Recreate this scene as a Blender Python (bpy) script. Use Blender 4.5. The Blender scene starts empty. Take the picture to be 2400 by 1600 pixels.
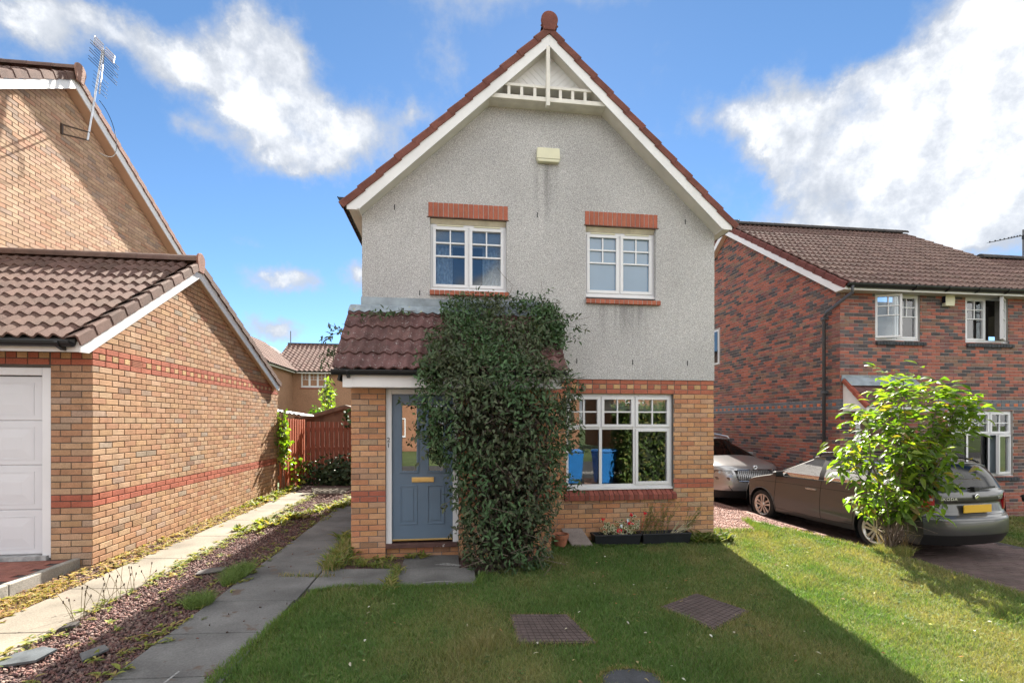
import bpy, math, random
import numpy as np
from mathutils import Vector, Matrix
R = math.radians
rnd = random.Random(7)
nrg = np.random.default_rng(11)
S = bpy.context.scene
COL = S.collection

# ------------------------------------------------------------------ camera, sky, sun, exposure
YAW = math.atan(145 / 1133.0)
CAM = Vector((0, 0, 1.76))
cd = bpy.data.cameras.new('camera')
cd.sensor_width = 36; cd.lens = 36 * 1133 / 2400.0; cd.shift_y = (991 - 800) / 2400.0
cd.clip_start = .05; cd.clip_end = 2000
cam = bpy.data.objects.new('camera', cd); COL.objects.link(cam)
cam.location = CAM; cam.rotation_euler = (R(90), 0, -YAW)
S.camera = cam

SUN_AZ, SUN_EL = R(11.5), R(38.5)          # azimuth from +y (the depth of the plots) towards +x
sun_dir = Vector((math.sin(SUN_AZ) * math.cos(SUN_EL), math.cos(SUN_AZ) * math.cos(SUN_EL), math.sin(SUN_EL)))
W = bpy.data.worlds.new('World'); S.world = W; W.use_nodes = True
nt = W.node_tree; nt.nodes.clear()
def wn(t, **kw):
    n = nt.nodes.new(t)
    for k, v in kw.items(): setattr(n, k, v)
    return n
def wl(a, b): nt.links.new(a, b)
def wm(op, a, b=None, c=None):
    n = wn('ShaderNodeMath', operation=op)
    for i, v in enumerate((a, b, c)):
        if v is None: continue
        if isinstance(v, (int, float)): n.inputs[i].default_value = v
        else: wl(v, n.inputs[i])
    return n.outputs[0]
sky = wn('ShaderNodeTexSky', sky_type='NISHITA', sun_disc=False, sun_elevation=SUN_EL, sun_rotation=SUN_AZ,
         altitude=50, air_density=.6, dust_density=.012, ozone_density=3.0)
tc = wn('ShaderNodeTexCoord')
sep = wn('ShaderNodeSeparateXYZ'); wl(tc.outputs['Generated'], sep.inputs[0])
# domain warp for ragged cloud edges
nz = wn('ShaderNodeTexNoise', noise_dimensions='3D'); nz.inputs['Scale'].default_value = 9; nz.inputs['Detail'].default_value = 9; nz.inputs['Roughness'].default_value = .62
wl(tc.outputs['Generated'], nz.inputs['Vector'])
nz2 = wn('ShaderNodeTexNoise', noise_dimensions='3D'); nz2.inputs['Scale'].default_value = 15; nz2.inputs['Detail'].default_value = 8; nz2.inputs['Roughness'].default_value = .65
wl(tc.outputs['Generated'], nz2.inputs['Vector'])
nsp = wn('ShaderNodeSeparateColor'); wl(nz2.outputs['Color'], nsp.inputs[0])
az = wm('ADD', wm('ARCTAN2', sep.outputs[0], sep.outputs[1]), wm('MULTIPLY', wm('SUBTRACT', nsp.outputs[0], .5), .10))
el0 = wm('ARCSINE', sep.outputs[2])
el = wm('ADD', el0, wm('MULTIPLY', wm('SUBTRACT', nsp.outputs[1], .5), .07))
CLOUDS = [(0.84,0.432,0.101,0.082,1.2),(0.911,0.503,0.067,0.058,1.2),(0.777,0.502,0.05,0.043,0.9),(0.718,0.451,0.091,0.047,1.0),(0.558,0.53,0.08,0.033,0.6),(0.635,0.49,0.074,0.048,0.7),(0.809,0.355,0.123,0.054,1.05),(0.911,0.343,0.071,0.066,1.1),(0.718,0.332,0.11,0.033,0.8),(0.86,0.285,0.11,0.035,0.95),(0.66,0.42,0.05,0.04,0.7),(-0.36,0.628,0.055,0.038,0.95),(-0.332,0.587,0.064,0.033,0.95),(-0.511,0.553,0.086,0.031,0.75),(-0.661,0.53,0.04,0.028,0.9),(-0.596,0.562,0.045,0.017,0.5),(-0.317,0.485,0.072,0.047,1.0),(-0.196,0.524,0.087,0.038,0.95),(-0.387,0.541,0.08,0.034,0.8),(-0.081,0.557,0.034,0.019,0.5),(-0.258,0.47,0.045,0.026,0.8),(-0.299,0.26,0.055,0.024,1.0),(-0.172,0.284,0.036,0.027,0.9),(-0.325,0.17,0.057,0.017,0.8),(-0.004,0.634,0.052,0.045,0.55),(-0.38,0.321,0.034,0.014,0.45),(-0.451,0.472,0.037,0.015,0.4),(-0.678,0.47,0.017,0.012,0.4)]
tot = None
for a, e, wa, we, st in CLOUDS:
    da = wm('DIVIDE', wm('SUBTRACT', az, a), wa * 1.15); de = wm('DIVIDE', wm('SUBTRACT', el, e), we * 1.15)
    g = wm('MULTIPLY', wm('POWER', 2.718, wm('MULTIPLY', wm('ADD', wm('MULTIPLY', da, da), wm('MULTIPLY', de, de)), -1.0)), st)
    tot = g if tot is None else wm('ADD', tot, g)
tot = wm('MINIMUM', wm('MULTIPLY', tot, 1.05), 1.0)
# outside the view, thicker and brighter cloud is added to fill the shade
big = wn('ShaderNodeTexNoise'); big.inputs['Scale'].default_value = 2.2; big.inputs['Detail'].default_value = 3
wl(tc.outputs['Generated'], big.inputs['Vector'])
def sstep(v, a, b):
    n = wn('ShaderNodeMapRange', interpolation_type='SMOOTHSTEP')
    wl(v, n.inputs[0]); n.inputs[1].default_value = a; n.inputs[2].default_value = b
    return n.outputs[0]
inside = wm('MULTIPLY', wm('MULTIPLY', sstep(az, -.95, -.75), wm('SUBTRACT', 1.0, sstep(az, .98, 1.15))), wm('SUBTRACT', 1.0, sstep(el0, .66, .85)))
fill_cloud = wm('MULTIPLY', wm('MULTIPLY', sstep(big.outputs[0], .38, .55), 1.9), wm('SUBTRACT', 1.0, inside))
tot = wm('ADD', tot, fill_cloud)
dens = wm('ADD', tot, wm('MULTIPLY', wm('SUBTRACT', nz.outputs[0], .5), 1.7))
cov = sstep(dens, .15, .98)
cov = wm('MULTIPLY', cov, .97)
shade = sstep(wm('ADD', dens, wm('MULTIPLY', wm('SUBTRACT', nz2.outputs[0], .5), 1.1)), .65, 2.4)
ccol = wn('ShaderNodeMix', data_type='RGBA'); wl(shade, ccol.inputs[0])
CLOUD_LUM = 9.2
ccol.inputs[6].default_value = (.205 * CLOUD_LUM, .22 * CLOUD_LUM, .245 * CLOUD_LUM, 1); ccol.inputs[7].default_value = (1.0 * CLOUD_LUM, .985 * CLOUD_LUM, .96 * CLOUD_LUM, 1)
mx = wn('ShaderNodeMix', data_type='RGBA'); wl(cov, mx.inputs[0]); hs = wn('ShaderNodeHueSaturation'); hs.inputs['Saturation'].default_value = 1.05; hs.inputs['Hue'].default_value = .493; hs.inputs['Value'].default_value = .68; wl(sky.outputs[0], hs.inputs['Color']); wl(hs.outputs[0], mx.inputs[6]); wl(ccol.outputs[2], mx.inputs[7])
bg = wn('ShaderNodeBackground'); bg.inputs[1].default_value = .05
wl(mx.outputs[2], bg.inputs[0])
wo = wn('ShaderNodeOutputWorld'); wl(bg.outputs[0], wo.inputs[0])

sl = bpy.data.lights.new('sun', 'SUN'); sl.energy = 3.7; sl.angle = R(.53); sl.color = (1, .93, .82)
so = bpy.data.objects.new('sun', sl); COL.objects.link(so)
so.rotation_euler = (-sun_dir).to_track_quat('-Z', 'Y').to_euler()
S.view_settings.view_transform = 'Standard'; S.view_settings.look = 'None'
S.view_settings.exposure = 2.74; S.view_settings.gamma = 1; S.view_settings.use_curve_mapping = False
S.cycles.use_denoising = True
S.cycles.max_bounces = 8; S.cycles.transparent_max_bounces = 12; S.cycles.diffuse_bounces = 4

# ------------------------------------------------------------------ materials
MATS = {}
def M(name, col=(.5, .5, .5), rough=.8, vary=.12, scale=3.0, fine=0.0, fscale=120, bump=0.0, bscale=90, attr=False, spec=.3, metal=0.0,
      coat=0.0, sub=None, stretch=None, speck=None):
    """principled material whose colour carries large stains, fine grain and relief, in place coordinates"""
    if name in MATS: return MATS[name]
    m = bpy.data.materials.new(name); m.use_nodes = True; MATS[name] = m
    t = m.node_tree; L = t.links.new; b = t.nodes['Principled BSDF']
    N = t.nodes.new
    b.inputs['Roughness'].default_value = rough; b.inputs['Metallic'].default_value = metal
    b.inputs['Specular IOR Level'].default_value = spec; b.inputs['Coat Weight'].default_value = coat
    geo = N('ShaderNodeNewGeometry'); vec = geo.outputs['Position']
    if stretch:
        mp = N('ShaderNodeMapping'); mp.inputs['Scale'].default_value = stretch; L(vec, mp.inputs[0]); vec = mp.outputs[0]
    if attr:
        at = N('ShaderNodeAttribute'); at.attribute_name = 'col'; cur = at.outputs['Color']
    else:
        rgb = N('ShaderNodeRGB'); rgb.outputs[0].default_value = (*col, 1); cur = rgb.outputs[0]
    def mul(cur, fac):
        x = N('ShaderNodeMix'); x.data_type = 'RGBA'; x.blend_type = 'MULTIPLY'; x.inputs[0].default_value = 1
        L(cur, x.inputs[6]); L(fac, x.inputs[7]); return x.outputs[2]
    def noise(sc, det=4, ro=.55):
        n = N('ShaderNodeTexNoise'); n.inputs['Scale'].default_value = sc; n.inputs['Detail'].default_value = det; n.inputs['Roughness'].default_value = ro
        L(vec, n.inputs['Vector']); return n
    def rng(out, lo, hi, a=.3, c=.7):
        r = N('ShaderNodeMapRange'); L(out, r.inputs[0]); r.inputs[1].default_value = a; r.inputs[2].default_value = c
        r.inputs[3].default_value = lo; r.inputs[4].default_value = hi; return r.outputs[0]
    if vary: cur = mul(cur, rng(noise(scale).outputs[0], 1 - vary, 1 + vary))
    if fine: cur = mul(cur, rng(noise(fscale, 2, .7).outputs[0], 1 - fine, 1 + fine))
    if speck:   # (colour, scale, threshold)
        x = N('ShaderNodeMix'); x.data_type = 'RGBA'; L(rng(noise(speck[1], 3, .7).outputs[0], 0, 1, speck[2], speck[2] + .05), x.inputs[0])
        L(cur, x.inputs[6]); x.inputs[7].default_value = (*speck[0], 1); cur = x.outputs[2]
    L(cur, b.inputs['Base Color'])
    if bump:
        bp = N('ShaderNodeBump'); bp.inputs['Strength'].default_value = bump; bp.inputs['Distance'].default_value = .01
        L(noise(bscale, 4, .65).outputs[0], bp.inputs['Height']); L(bp.outputs[0], b.inputs['Normal'])
    if sub:     # thin leaf: let light through
        tr = N('ShaderNodeBsdfTranslucent'); ms = N('ShaderNodeMixShader'); ms.inputs[0].default_value = sub[0]
        x = N('ShaderNodeMix'); x.data_type = 'RGBA'; x.blend_type = 'MULTIPLY'; x.inputs[0].default_value = 1
        L(cur, x.inputs[6]); x.inputs[7].default_value = (*sub[1], 1); L(x.outputs[2], tr.inputs[0])
        L(b.outputs[0], ms.inputs[1]); L(tr.outputs[0], ms.inputs[2]); L(ms.outputs[0], t.nodes['Material Output'].inputs[0])
    return m

def glass_mat(name, tint=(.9, .95, .97), refl=1.0, see=.9, rough=0.0, ior=1.9):
    if name in MATS: return MATS[name]
    m = bpy.data.materials.new(name); m.use_nodes = True; MATS[name] = m
    t = m.node_tree; t.nodes.clear(); N = t.nodes.new; L = t.links.new
    tr = N('ShaderNodeBsdfTransparent'); tr.inputs[0].default_value = (*[c * see for c in tint], 1)
    gl = N('ShaderNodeBsdfGlossy'); gl.inputs['Roughness'].default_value = rough; gl.inputs[0].default_value = (refl, refl, refl, 1)
    fr = N('ShaderNodeFresnel'); fr.inputs[0].default_value = ior
    ms = N('ShaderNodeMixShader'); L(fr.outputs[0], ms.inputs[0]); L(tr.outputs[0], ms.inputs[1]); L(gl.outputs[0], ms.inputs[2])
    o = N('ShaderNodeOutputMaterial'); L(ms.outputs[0], o.inputs[0])
    return m

brick_m = M('brick', attr=True, rough=.9, vary=.10, scale=9, fine=.28, fscale=150, bump=.5, bscale=170, spec=.15)
tile_m = M('roof_tile', attr=True, rough=.85, vary=.22, scale=5, fine=.25, fscale=110, bump=.35, bscale=140, spec=.25, speck=((.30, .29, .25), 34, .70))
porch_tile_m = M('porch_tile', attr=True, rough=.8, vary=.30, scale=6, fine=.25, fscale=90, bump=.4, bscale=140, spec=.25, speck=((.30, .28, .27), 26, .62))
far_m = M('far_pieces', attr=True, rough=.9, vary=.15, scale=3, fine=.15, fscale=60)
upvc = M('white_plastic', (.62, .63, .65), rough=.35, vary=.05, scale=2, spec=.4)
cream_plastic = M('cream_plastic', (.60, .585, .43), rough=.5, vary=.06, scale=5)
white_board = M('white_board', (.66, .66, .66), rough=.45, vary=.06, scale=2.5, spec=.4)
dirty_white = M('weathered_white_paint', (.62, .60, .55), rough=.6, vary=.12, scale=6, speck=((.25, .22, .18), 18, .72))
soffit_m = M('soffit_tan', (.50, .36, .26), rough=.6, vary=.06, scale=2)
dark_mortar = M('dark_mortar', (.085, .075, .066), rough=.95, vary=.25, scale=6, fine=.2, fscale=200)
mortar_m = M('mortar', (.16, .14, .125), rough=.95, vary=.2, scale=6, fine=.2, fscale=200)
pale_mortar = M('pale_mortar', (.36, .33, .31), rough=.95, vary=.15, scale=6, fine=.2, fscale=200)
black_pl = M('black_plastic', (.012, .013, .015), rough=.4, vary=.1, spec=.4)
dark_int = M('dark_interior', (.05, .05, .05), rough=.9, vary=.1)
clear = glass_mat('window_glass')
lead_m = M('lead_flashing', (.22, .26, .29), rough=.55, vary=.3, scale=5, spec=.4, speck=((.34, .34, .16), 9, .66), bump=.2, bscale=25)

# ------------------------------------------------------------------ builders
def gz(x): return -.028 * (min(x, 3.0) + 1)

class MB:
    def __init__(s): s.V = []; s.F = []; s.C = []
    def add(s, vs, fs, col=(1, 1, 1)):
        o = len(s.V); s.V += [tuple(v) for v in vs]; s.F += [tuple(i + o for i in f) for f in fs]; s.C += [col] * len(vs); return s
    def box(s, x0, x1, y0, y1, z0, z1, col=(1, 1, 1)):
        return s.add([(x0, y0, z0), (x1, y0, z0), (x1, y1, z0), (x0, y1, z0), (x0, y0, z1), (x1, y0, z1), (x1, y1, z1), (x0, y1, z1)],
              [(0, 3, 2, 1), (4, 5, 6, 7), (0, 1, 5, 4), (1, 2, 6, 5), (2, 3, 7, 6), (3, 0, 4, 7)], col)
    def obox(s, c, a, b, d, col=(1, 1, 1)):
        c, a, b, d = map(Vector, (c, a, b, d))
        vs = [c + i * a + j * b + k * d for k in (-1, 1) for i, j in ((-1, -1), (1, -1), (1, 1), (-1, 1))]
        fs = [(0, 3, 2, 1), (4, 5, 6, 7), (0, 1, 5, 4), (1, 2, 6, 5), (2, 3, 7, 6), (3, 0, 4, 7)]
        return s.add(vs, fs, col)
    def bar(s, p, q, w, h=None, up=(0, 0, 1), col=(1, 1, 1)):
        p, q = Vector(p), Vector(q); h = h or w; d = (q - p) / 2; n = d.normalized(); up = Vector(up)
        if abs(n.dot(up)) > .98: up = Vector((0, 1, 0))
        sd = n.cross(up).normalized(); u = sd.cross(n)
        return s.obox((p + q) / 2, d, sd * w / 2, u * h / 2, col)
    def prism(s, pts, ext, col=(1, 1, 1)):
        ext = Vector(ext); n = len(pts); a = [Vector(p) for p in pts]
        return s.add(a + [p + ext for p in a], [tuple(range(n))[::-1], tuple(range(n, 2 * n))] + [(i, (i + 1) % n, (i + 1) % n + n, i + n) for i in range(n)], col)
    def tube(s, pts, r, n=6, col=(1, 1, 1), cap=True):
        pts = [Vector(p) for p in pts]; rs = r if isinstance(r, (list, tuple)) else [r] * len(pts); o = []; fs = []
        for i, p in enumerate(pts):
            d = (pts[min(i + 1, len(pts) - 1)] - pts[max(i - 1, 0)]).normalized()
            u = d.cross(Vector((0, 0, 1)) if abs(d.z) < .9 else Vector((1, 0, 0))).normalized(); v = d.cross(u)
            o += [p + (u * math.cos(2 * math.pi * k / n) + v * math.sin(2 * math.pi * k / n)) * rs[i] for k in range(n)]
        for i in range(len(pts) - 1):
            for k in range(n):
                fs.append((i * n + k, i * n + (k + 1) % n, (i + 1) * n + (k + 1) % n, (i + 1) * n + k))
        if cap: fs += [tuple(range(n))[::-1], tuple((len(pts) - 1) * n + k for k in range(n))]
        return s.add(o, fs, col)
    def lathe(s, c, prof, n=20, axis='z', col=(1, 1, 1)):
        o = []; fs = []
        for r, h in prof:
            for k in range(n):
                a = 2 * math.pi * k / n; x, y = r * math.cos(a), r * math.sin(a)
                p = {'z': (x, y, h), 'y': (x, h, y), 'x': (h, x, y)}[axis]; o.append((c[0] + p[0], c[1] + p[1], c[2] + p[2]))
        for i in range(len(prof) - 1):
            for k in range(n): fs.append((i * n + k, i * n + (k + 1) % n, (i + 1) * n + (k + 1) % n, (i + 1) * n + k))
        return s.add(o, fs, col)
    def build(s, name, mat, parent=None, smooth=False, kind=None, bevel=0):
        me = bpy.data.meshes.new(name); me.from_pydata(s.V, [], s.F); me.materials.append(mat)
        ca = me.color_attributes.new('col', 'FLOAT_COLOR', 'POINT')
        ca.data.foreach_set('color', np.array([(*c, 1) for c in s.C], dtype=np.float32).ravel())
        if smooth: me.shade_smooth()
        return link(name, me, parent, kind, bevel)

def link(name, me, parent=None, kind=None, bevel=0):
    o = bpy.data.objects.new(name, me); COL.objects.link(o)
    if parent is not None: attach(o, parent)
    if kind: o['kind'] = kind
    if bevel:
        b = o.modifiers.new('bevel', 'BEVEL'); b.width = bevel; b.segments = 2; b.limit_method = 'ANGLE'
    return o
ROOTPOS = {}
def attach(o, parent):
    o.parent = parent
    p = parent; off = Vector((0, 0, 0))
    while p is not None:
        off += Vector(p.location); p = p.parent
    o.location = Vector(o.location) - off
def thing(name, loc, label, cat, group=None):
    o = bpy.data.objects.new(name, None); COL.objects.link(o); o.location = loc; o.empty_display_size = .2
    return tag(o, label, cat, group)
def tag(o, label, cat, group=None):
    o['label'] = label; o['category'] = cat
    if group: o['group'] = group
    return o
def structure(o): o['kind'] = 'structure'; return o

def np_mesh(name, V, F, mat, C=None, parent=None, kind=None, smooth=False):
    """V (n,3) float, F (m,k) int, all faces with k corners"""
    me = bpy.data.meshes.new(name); k = F.shape[1]
    me.vertices.add(len(V)); me.vertices.foreach_set('co', np.ascontiguousarray(V, dtype=np.float32).ravel())
    me.loops.add(F.size); me.loops.foreach_set('vertex_index', F.astype(np.int32).ravel())
    me.polygons.add(len(F)); me.polygons.foreach_set('loop_start', np.arange(0, F.size, k, dtype=np.int32)); me.polygons.foreach_set('loop_total', np.full(len(F), k, dtype=np.int32))
    if C is not None:
        ca = me.color_attributes.new('col', 'FLOAT_COLOR', 'POINT')
        ca.data.foreach_set('color', np.concatenate([C, np.ones((len(C), 1))], 1).astype(np.float32).ravel())
    me.materials.append(mat); me.update(); me.validate()
    if smooth: me.shade_smooth()
    return link(name, me, parent, kind)

def screen(p):
    d = p[0] * math.sin(YAW) + p[1] * math.cos(YAW)
    if d < .3: return None
    r = p[0] * math.cos(YAW) - p[1] * math.sin(YAW)
    x, y = 1200 + 1133 * r / d, 991 - 1133 * (p[2] - 1.76) / d
    return (x, y, d)
def shows(p, m=30):
    s = screen(p); return s is not None and -m < s[0] < 2400 + m and -m < s[1] < 1600 + m
def pieces(parent, name, plist, mat, n=300, rest=None, hide=None):
    """plist: (verts, faces, colour, centre); the n that show largest become objects, the rest one piece of stuff"""
    def key(p):
        s = screen(p[3])
        return 1e6 + p[3][1] if (not shows(p[3]) or (hide and hide(p[3]))) else s[2]
    plist = sorted(plist, key=key)
    vis = [p for p in plist if key(p) < 1e5][:n]; ids = set(id(p) for p in vis)
    for p in vis:
        mb = MB(); mb.add(p[0], p[1], p[2]); mb.build(name, mat, parent)
    mb = MB()
    for p in plist:
        if id(p) not in ids: mb.add(p[0], p[1], p[2])
    if mb.V: mb.build(rest or name, mat, parent, kind='stuff')

# ------------------------------------------------------------------ bricks
def clip(poly, cv):
    """convex clip of 2d polygon by counter-clockwise convex polygon"""
    out = poly
    for i in range(len(cv)):
        a, b = cv[i], cv[(i + 1) % len(cv)]; inp, out = out, []
        def sd(p): return (b[0] - a[0]) * (p[1] - a[1]) - (b[1] - a[1]) * (p[0] - a[0])
        for j in range(len(inp)):
            p, q = inp[j], inp[(j + 1) % len(inp)]; dp, dq = sd(p), sd(q)
            if dp >= -1e-9: out.append(p)
            if (dp > 1e-9 and dq < -1e-9) or (dp < -1e-9 and dq > 1e-9):
                t = dp / (dp - dq); out.append((p[0] + t * (q[0] - p[0]), p[1] + t * (q[1] - p[1])))
        if not out: return []
    return out
def minus(rects, o):
    res = []
    for a0, a1, b0, b1 in rects:
        if a1 <= o[0] or a0 >= o[1] or b1 <= o[2] or b0 >= o[3]: res.append((a0, a1, b0, b1)); continue
        if a0 < o[0]: res.append((a0, o[0], b0, b1))
        if a1 > o[1]: res.append((o[1], a1, b0, b1))
        m0, m1 = max(a0, o[0]), min(a1, o[1])
        if b0 < o[2]: res.append((m0, m1, b0, o[2]))
        if b1 > o[3]: res.append((m0, m1, o[3], b1))
    return res
def brick_piece(O, U, N, poly, col, jit=0.0, deep=.012):
    O, U, N = Vector(O), Vector(U), Vector(N); Z = Vector((0, 0, 1))
    cx = sum(p[0] for p in poly) / len(poly); cz = sum(p[1] for p in poly) / len(poly)
    def at(p, n): return O + U * p[0] + Z * p[1] + N * n
    k = len(poly)
    def ins(p, e): return (p[0] + (e if p[0] < cx else -e), p[1] + (e if p[1] < cz else -e))
    vs = [at(p, -deep) for p in poly] + [at(p, jit - .003) for p in poly] + [at(ins(p, .0035), jit) for p in poly]
    if U.cross(Z).dot(N) > 0: order = lambda f: f
    else: order = lambda f: f[::-1]
    fs = []
    for l in (0, 1):
        for i in range(k): fs.append(order((l * k + i, l * k + (i + 1) % k, (l + 1) * k + (i + 1) % k, (l + 1) * k + i)))
    fs.append(order(tuple(range(2 * k, 3 * k))))
    return (vs, fs, col, tuple(at((cx, cz), jit)))
def brickwork(O, U, N, outline, ztop, pal, holes=(), start=0.0, special=None, pitch=.075, length=.225, seed=1):
    """stretcher bond between outline (convex, ccw in (u,z)); courses counted down from ztop"""
    r = random.Random(seed); res = []
    u0 = min(p[0] for p in outline); u1 = max(p[0] for p in outline); z0 = min(p[1] for p in outline); zt = max(p[1] for p in outline)
    k = -int(math.ceil((zt - ztop) / pitch))
    while ztop - k * pitch > z0:
        t = ztop - k * pitch - .005; b = t - .065
        sp = special(k) if special else None
        ln = length / 2 if sp == 'half' else length
        off = start + (0 if sp == 'half' else (length / 2 if k % 2 else 0)); i = int(math.floor((u0 - off) / ln)) - 1
        while off + i * ln < u1:
            a = off + i * ln + .005; c = a + ln - .01
            col = pal(r, k, i, sp)
            for rc in [x for x in _cut((a, c, b, t), holes)]:
                if rc[1] - rc[0] < .02 or rc[3] - rc[2] < .012: continue
                po = clip([(rc[0], rc[2]), (rc[1], rc[2]), (rc[1], rc[3]), (rc[0], rc[3])], outline)
                if len(po) < 3: continue
                if max(p[0] for p in po) - min(p[0] for p in po) < .015 or max(p[1] for p in po) - min(p[1] for p in po) < .008: continue
                res.append(brick_piece(O, U, N, po, col, r.uniform(-.0015, .0025)))
            i += 1
        k += 1
    return res
def _cut(rc, holes):
    rs = [rc]
    for h in holes: rs = minus(rs, h)
    return rs
def vcol(c, r, d=.12):
    f = 1 + r.uniform(-d, d); return (c[0] * f, c[1] * f * (1 + r.uniform(-.03, .03)), c[2] * f)
BUFF = [(.45, .245, .125), (.43, .225, .12), (.47, .275, .155), (.42, .21, .11), (.40, .25, .16), (.46, .26, .145)]
def buff(r, dark=.07):
    x = r.random()
    if x < dark: return vcol((.29, .17, .105), r, .12)
    if x < dark + .06: return vcol((.36, .25, .165), r, .08)
    if x < dark + .15: return vcol((.42, .195, .11), r, .09)
    return vcol(r.choice(BUFF), r, .09)
RED = (.34, .115, .075)
def red(r): return vcol(RED, r, .1)
def wall_core(poly, N, thick, mat, name, parent, holes=None):
    mb = MB(); N = Vector(N); mb.prism([Vector(p) - N * .008 for p in poly], -N * thick); return mb.build(name, mat, parent)

# ------------------------------------------------------------------ roof tiles
def tile_piece(O, U, Sv, Nv, w=.30, ln=.40, rolls=2, h=.026, lift=.026, col=(1, 1, 1), seg=6):
    """interlocking rolled roof tile; O lower left corner on the deck, U along the eaves, Sv up the slope, Nv out of the roof"""
    O, U, Sv, Nv = Vector(O), Vector(U), Vector(Sv), Vector(Nv); n = rolls * seg
    def prof(i):
        a = (i / seg) % 1.0
        return h * (.5 + .5 * math.cos(2 * math.pi * a)) ** 1.0
    vs = []
    for i in range(n + 1): vs.append(O + U * (w * i / n) + Nv * (prof(i) + lift - .024))
    for i in range(n + 1): vs.append(O + U * (w * i / n) + Nv * (prof(i) + lift))
    for i in range(n + 1): vs.append(O + U * (w * i / n) + Nv * (prof(i)) + Sv * ln)
    fs = []
    for i in range(n):
        fs.append((i, i + 1, n + 2 + i, n + 1 + i)); fs.append((n + 1 + i, n + 2 + i, 2 * n + 3 + i, 2 * n + 2 + i))
    return (vs, fs, col, tuple(O + U * w / 2 + Sv * ln / 2 + Nv * .02))
def tile_field(O, U, Sv, Nv, width, length, pal, gauge=.33, w=.30, seed=3, rolls=2, h=.026, keep=None, half=False, seg=6):
    r = random.Random(seed); res = []; O, U, Sv, Nv = map(Vector, (O, U, Sv, Nv))
    nr = int(math.ceil(length / gauge - .05)); nc = int(round(width / w)); w = width / nc
    for j in range(nr):
        for i in range(nc):
            p = O + U * (i * w) + Sv * (j * gauge)
            if keep and not keep(p + U * w / 2): continue
            ln = min(gauge + .05, length - j * gauge + .01)
            res.append(tile_piece(p + Nv * r.uniform(-.002, .003), U, Sv, Nv, w, ln, rolls, h, col=pal(r), seg=seg))
    return res
def verge_tiles(P, Sv, Nv, Out, length, pal, gauge=.33, drop=.12, wide=.10, seed=5, over=.03):
    """cloaked verge units along a gable edge. P lower end on the deck edge, Out horizontally away from the roof"""
    r = random.Random(seed); res = []; P, Sv, Nv, Out = map(Vector, (P, Sv, Nv, Out)); n = int(round(length / gauge)); g = length / n
    for j in range(n):
        a = P + Sv * (j * g - .015); ln = g + .05; e = .019; t = .038
        def ring(s, lift):
            b = a + Sv * s + Out * (.006 if lift else 0.0)
            return [b - Out * wide + Nv * (lift), b + Out * (over - .02) + Nv * (t + lift), b + Out * over + Nv * (t - .02 + lift), b + Out * over - Nv * drop + Nv * lift, b + Out * (over - .02) - Nv * drop + Nv * lift, b + Out * (over - .02) + Nv * (t - .02 + lift)]
        v = ring(0, e) + ring(ln, 0); fs = [(i, (i + 1) % 6, (i + 1) % 6 + 6, i + 6) for i in range(6)] + [(5, 4, 3, 2, 1, 0), (6, 7, 8, 9, 10, 11)]
        res.append((v, fs, pal(r), tuple(a + Sv * ln / 2)))
    return res
def ridge_tiles(P, Q, pal, r0=.105, ln=.42, seed=6, sq=1.0):
    r = random.Random(seed); P, Q = Vector(P), Vector(Q); n = max(1, int(round((Q - P).length / ln))); D = (Q - P) / n; d = D.normalized()
    sd = d.cross(Vector((0, 0, 1))).normalized(); res = []
    for i in range(n):
        a = P + D * i; b = a + D * 1.03; vs = []; k = 8
        for c, rr in ((a, r0), (b, r0 * .97)):
            for m in range(k + 1):
                t = math.pi * m / k; vs.append(c + sd * math.cos(t) * rr * 1.05 + Vector((0, 0, 1)) * (math.sin(t) * rr * sq))
        fs = [(m, m + 1, m + k + 2, m + k + 1) for m in range(k)] + [tuple(range(k + 1))[::-1]]
        res.append((vs, fs, pal(r), tuple((a + b) / 2)))
    return res
def brown_tile(r): return vcol((.135, .072, .055), r, .16)
def plum_tile(r): return vcol((.108, .056, .052), r, .18)

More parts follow.
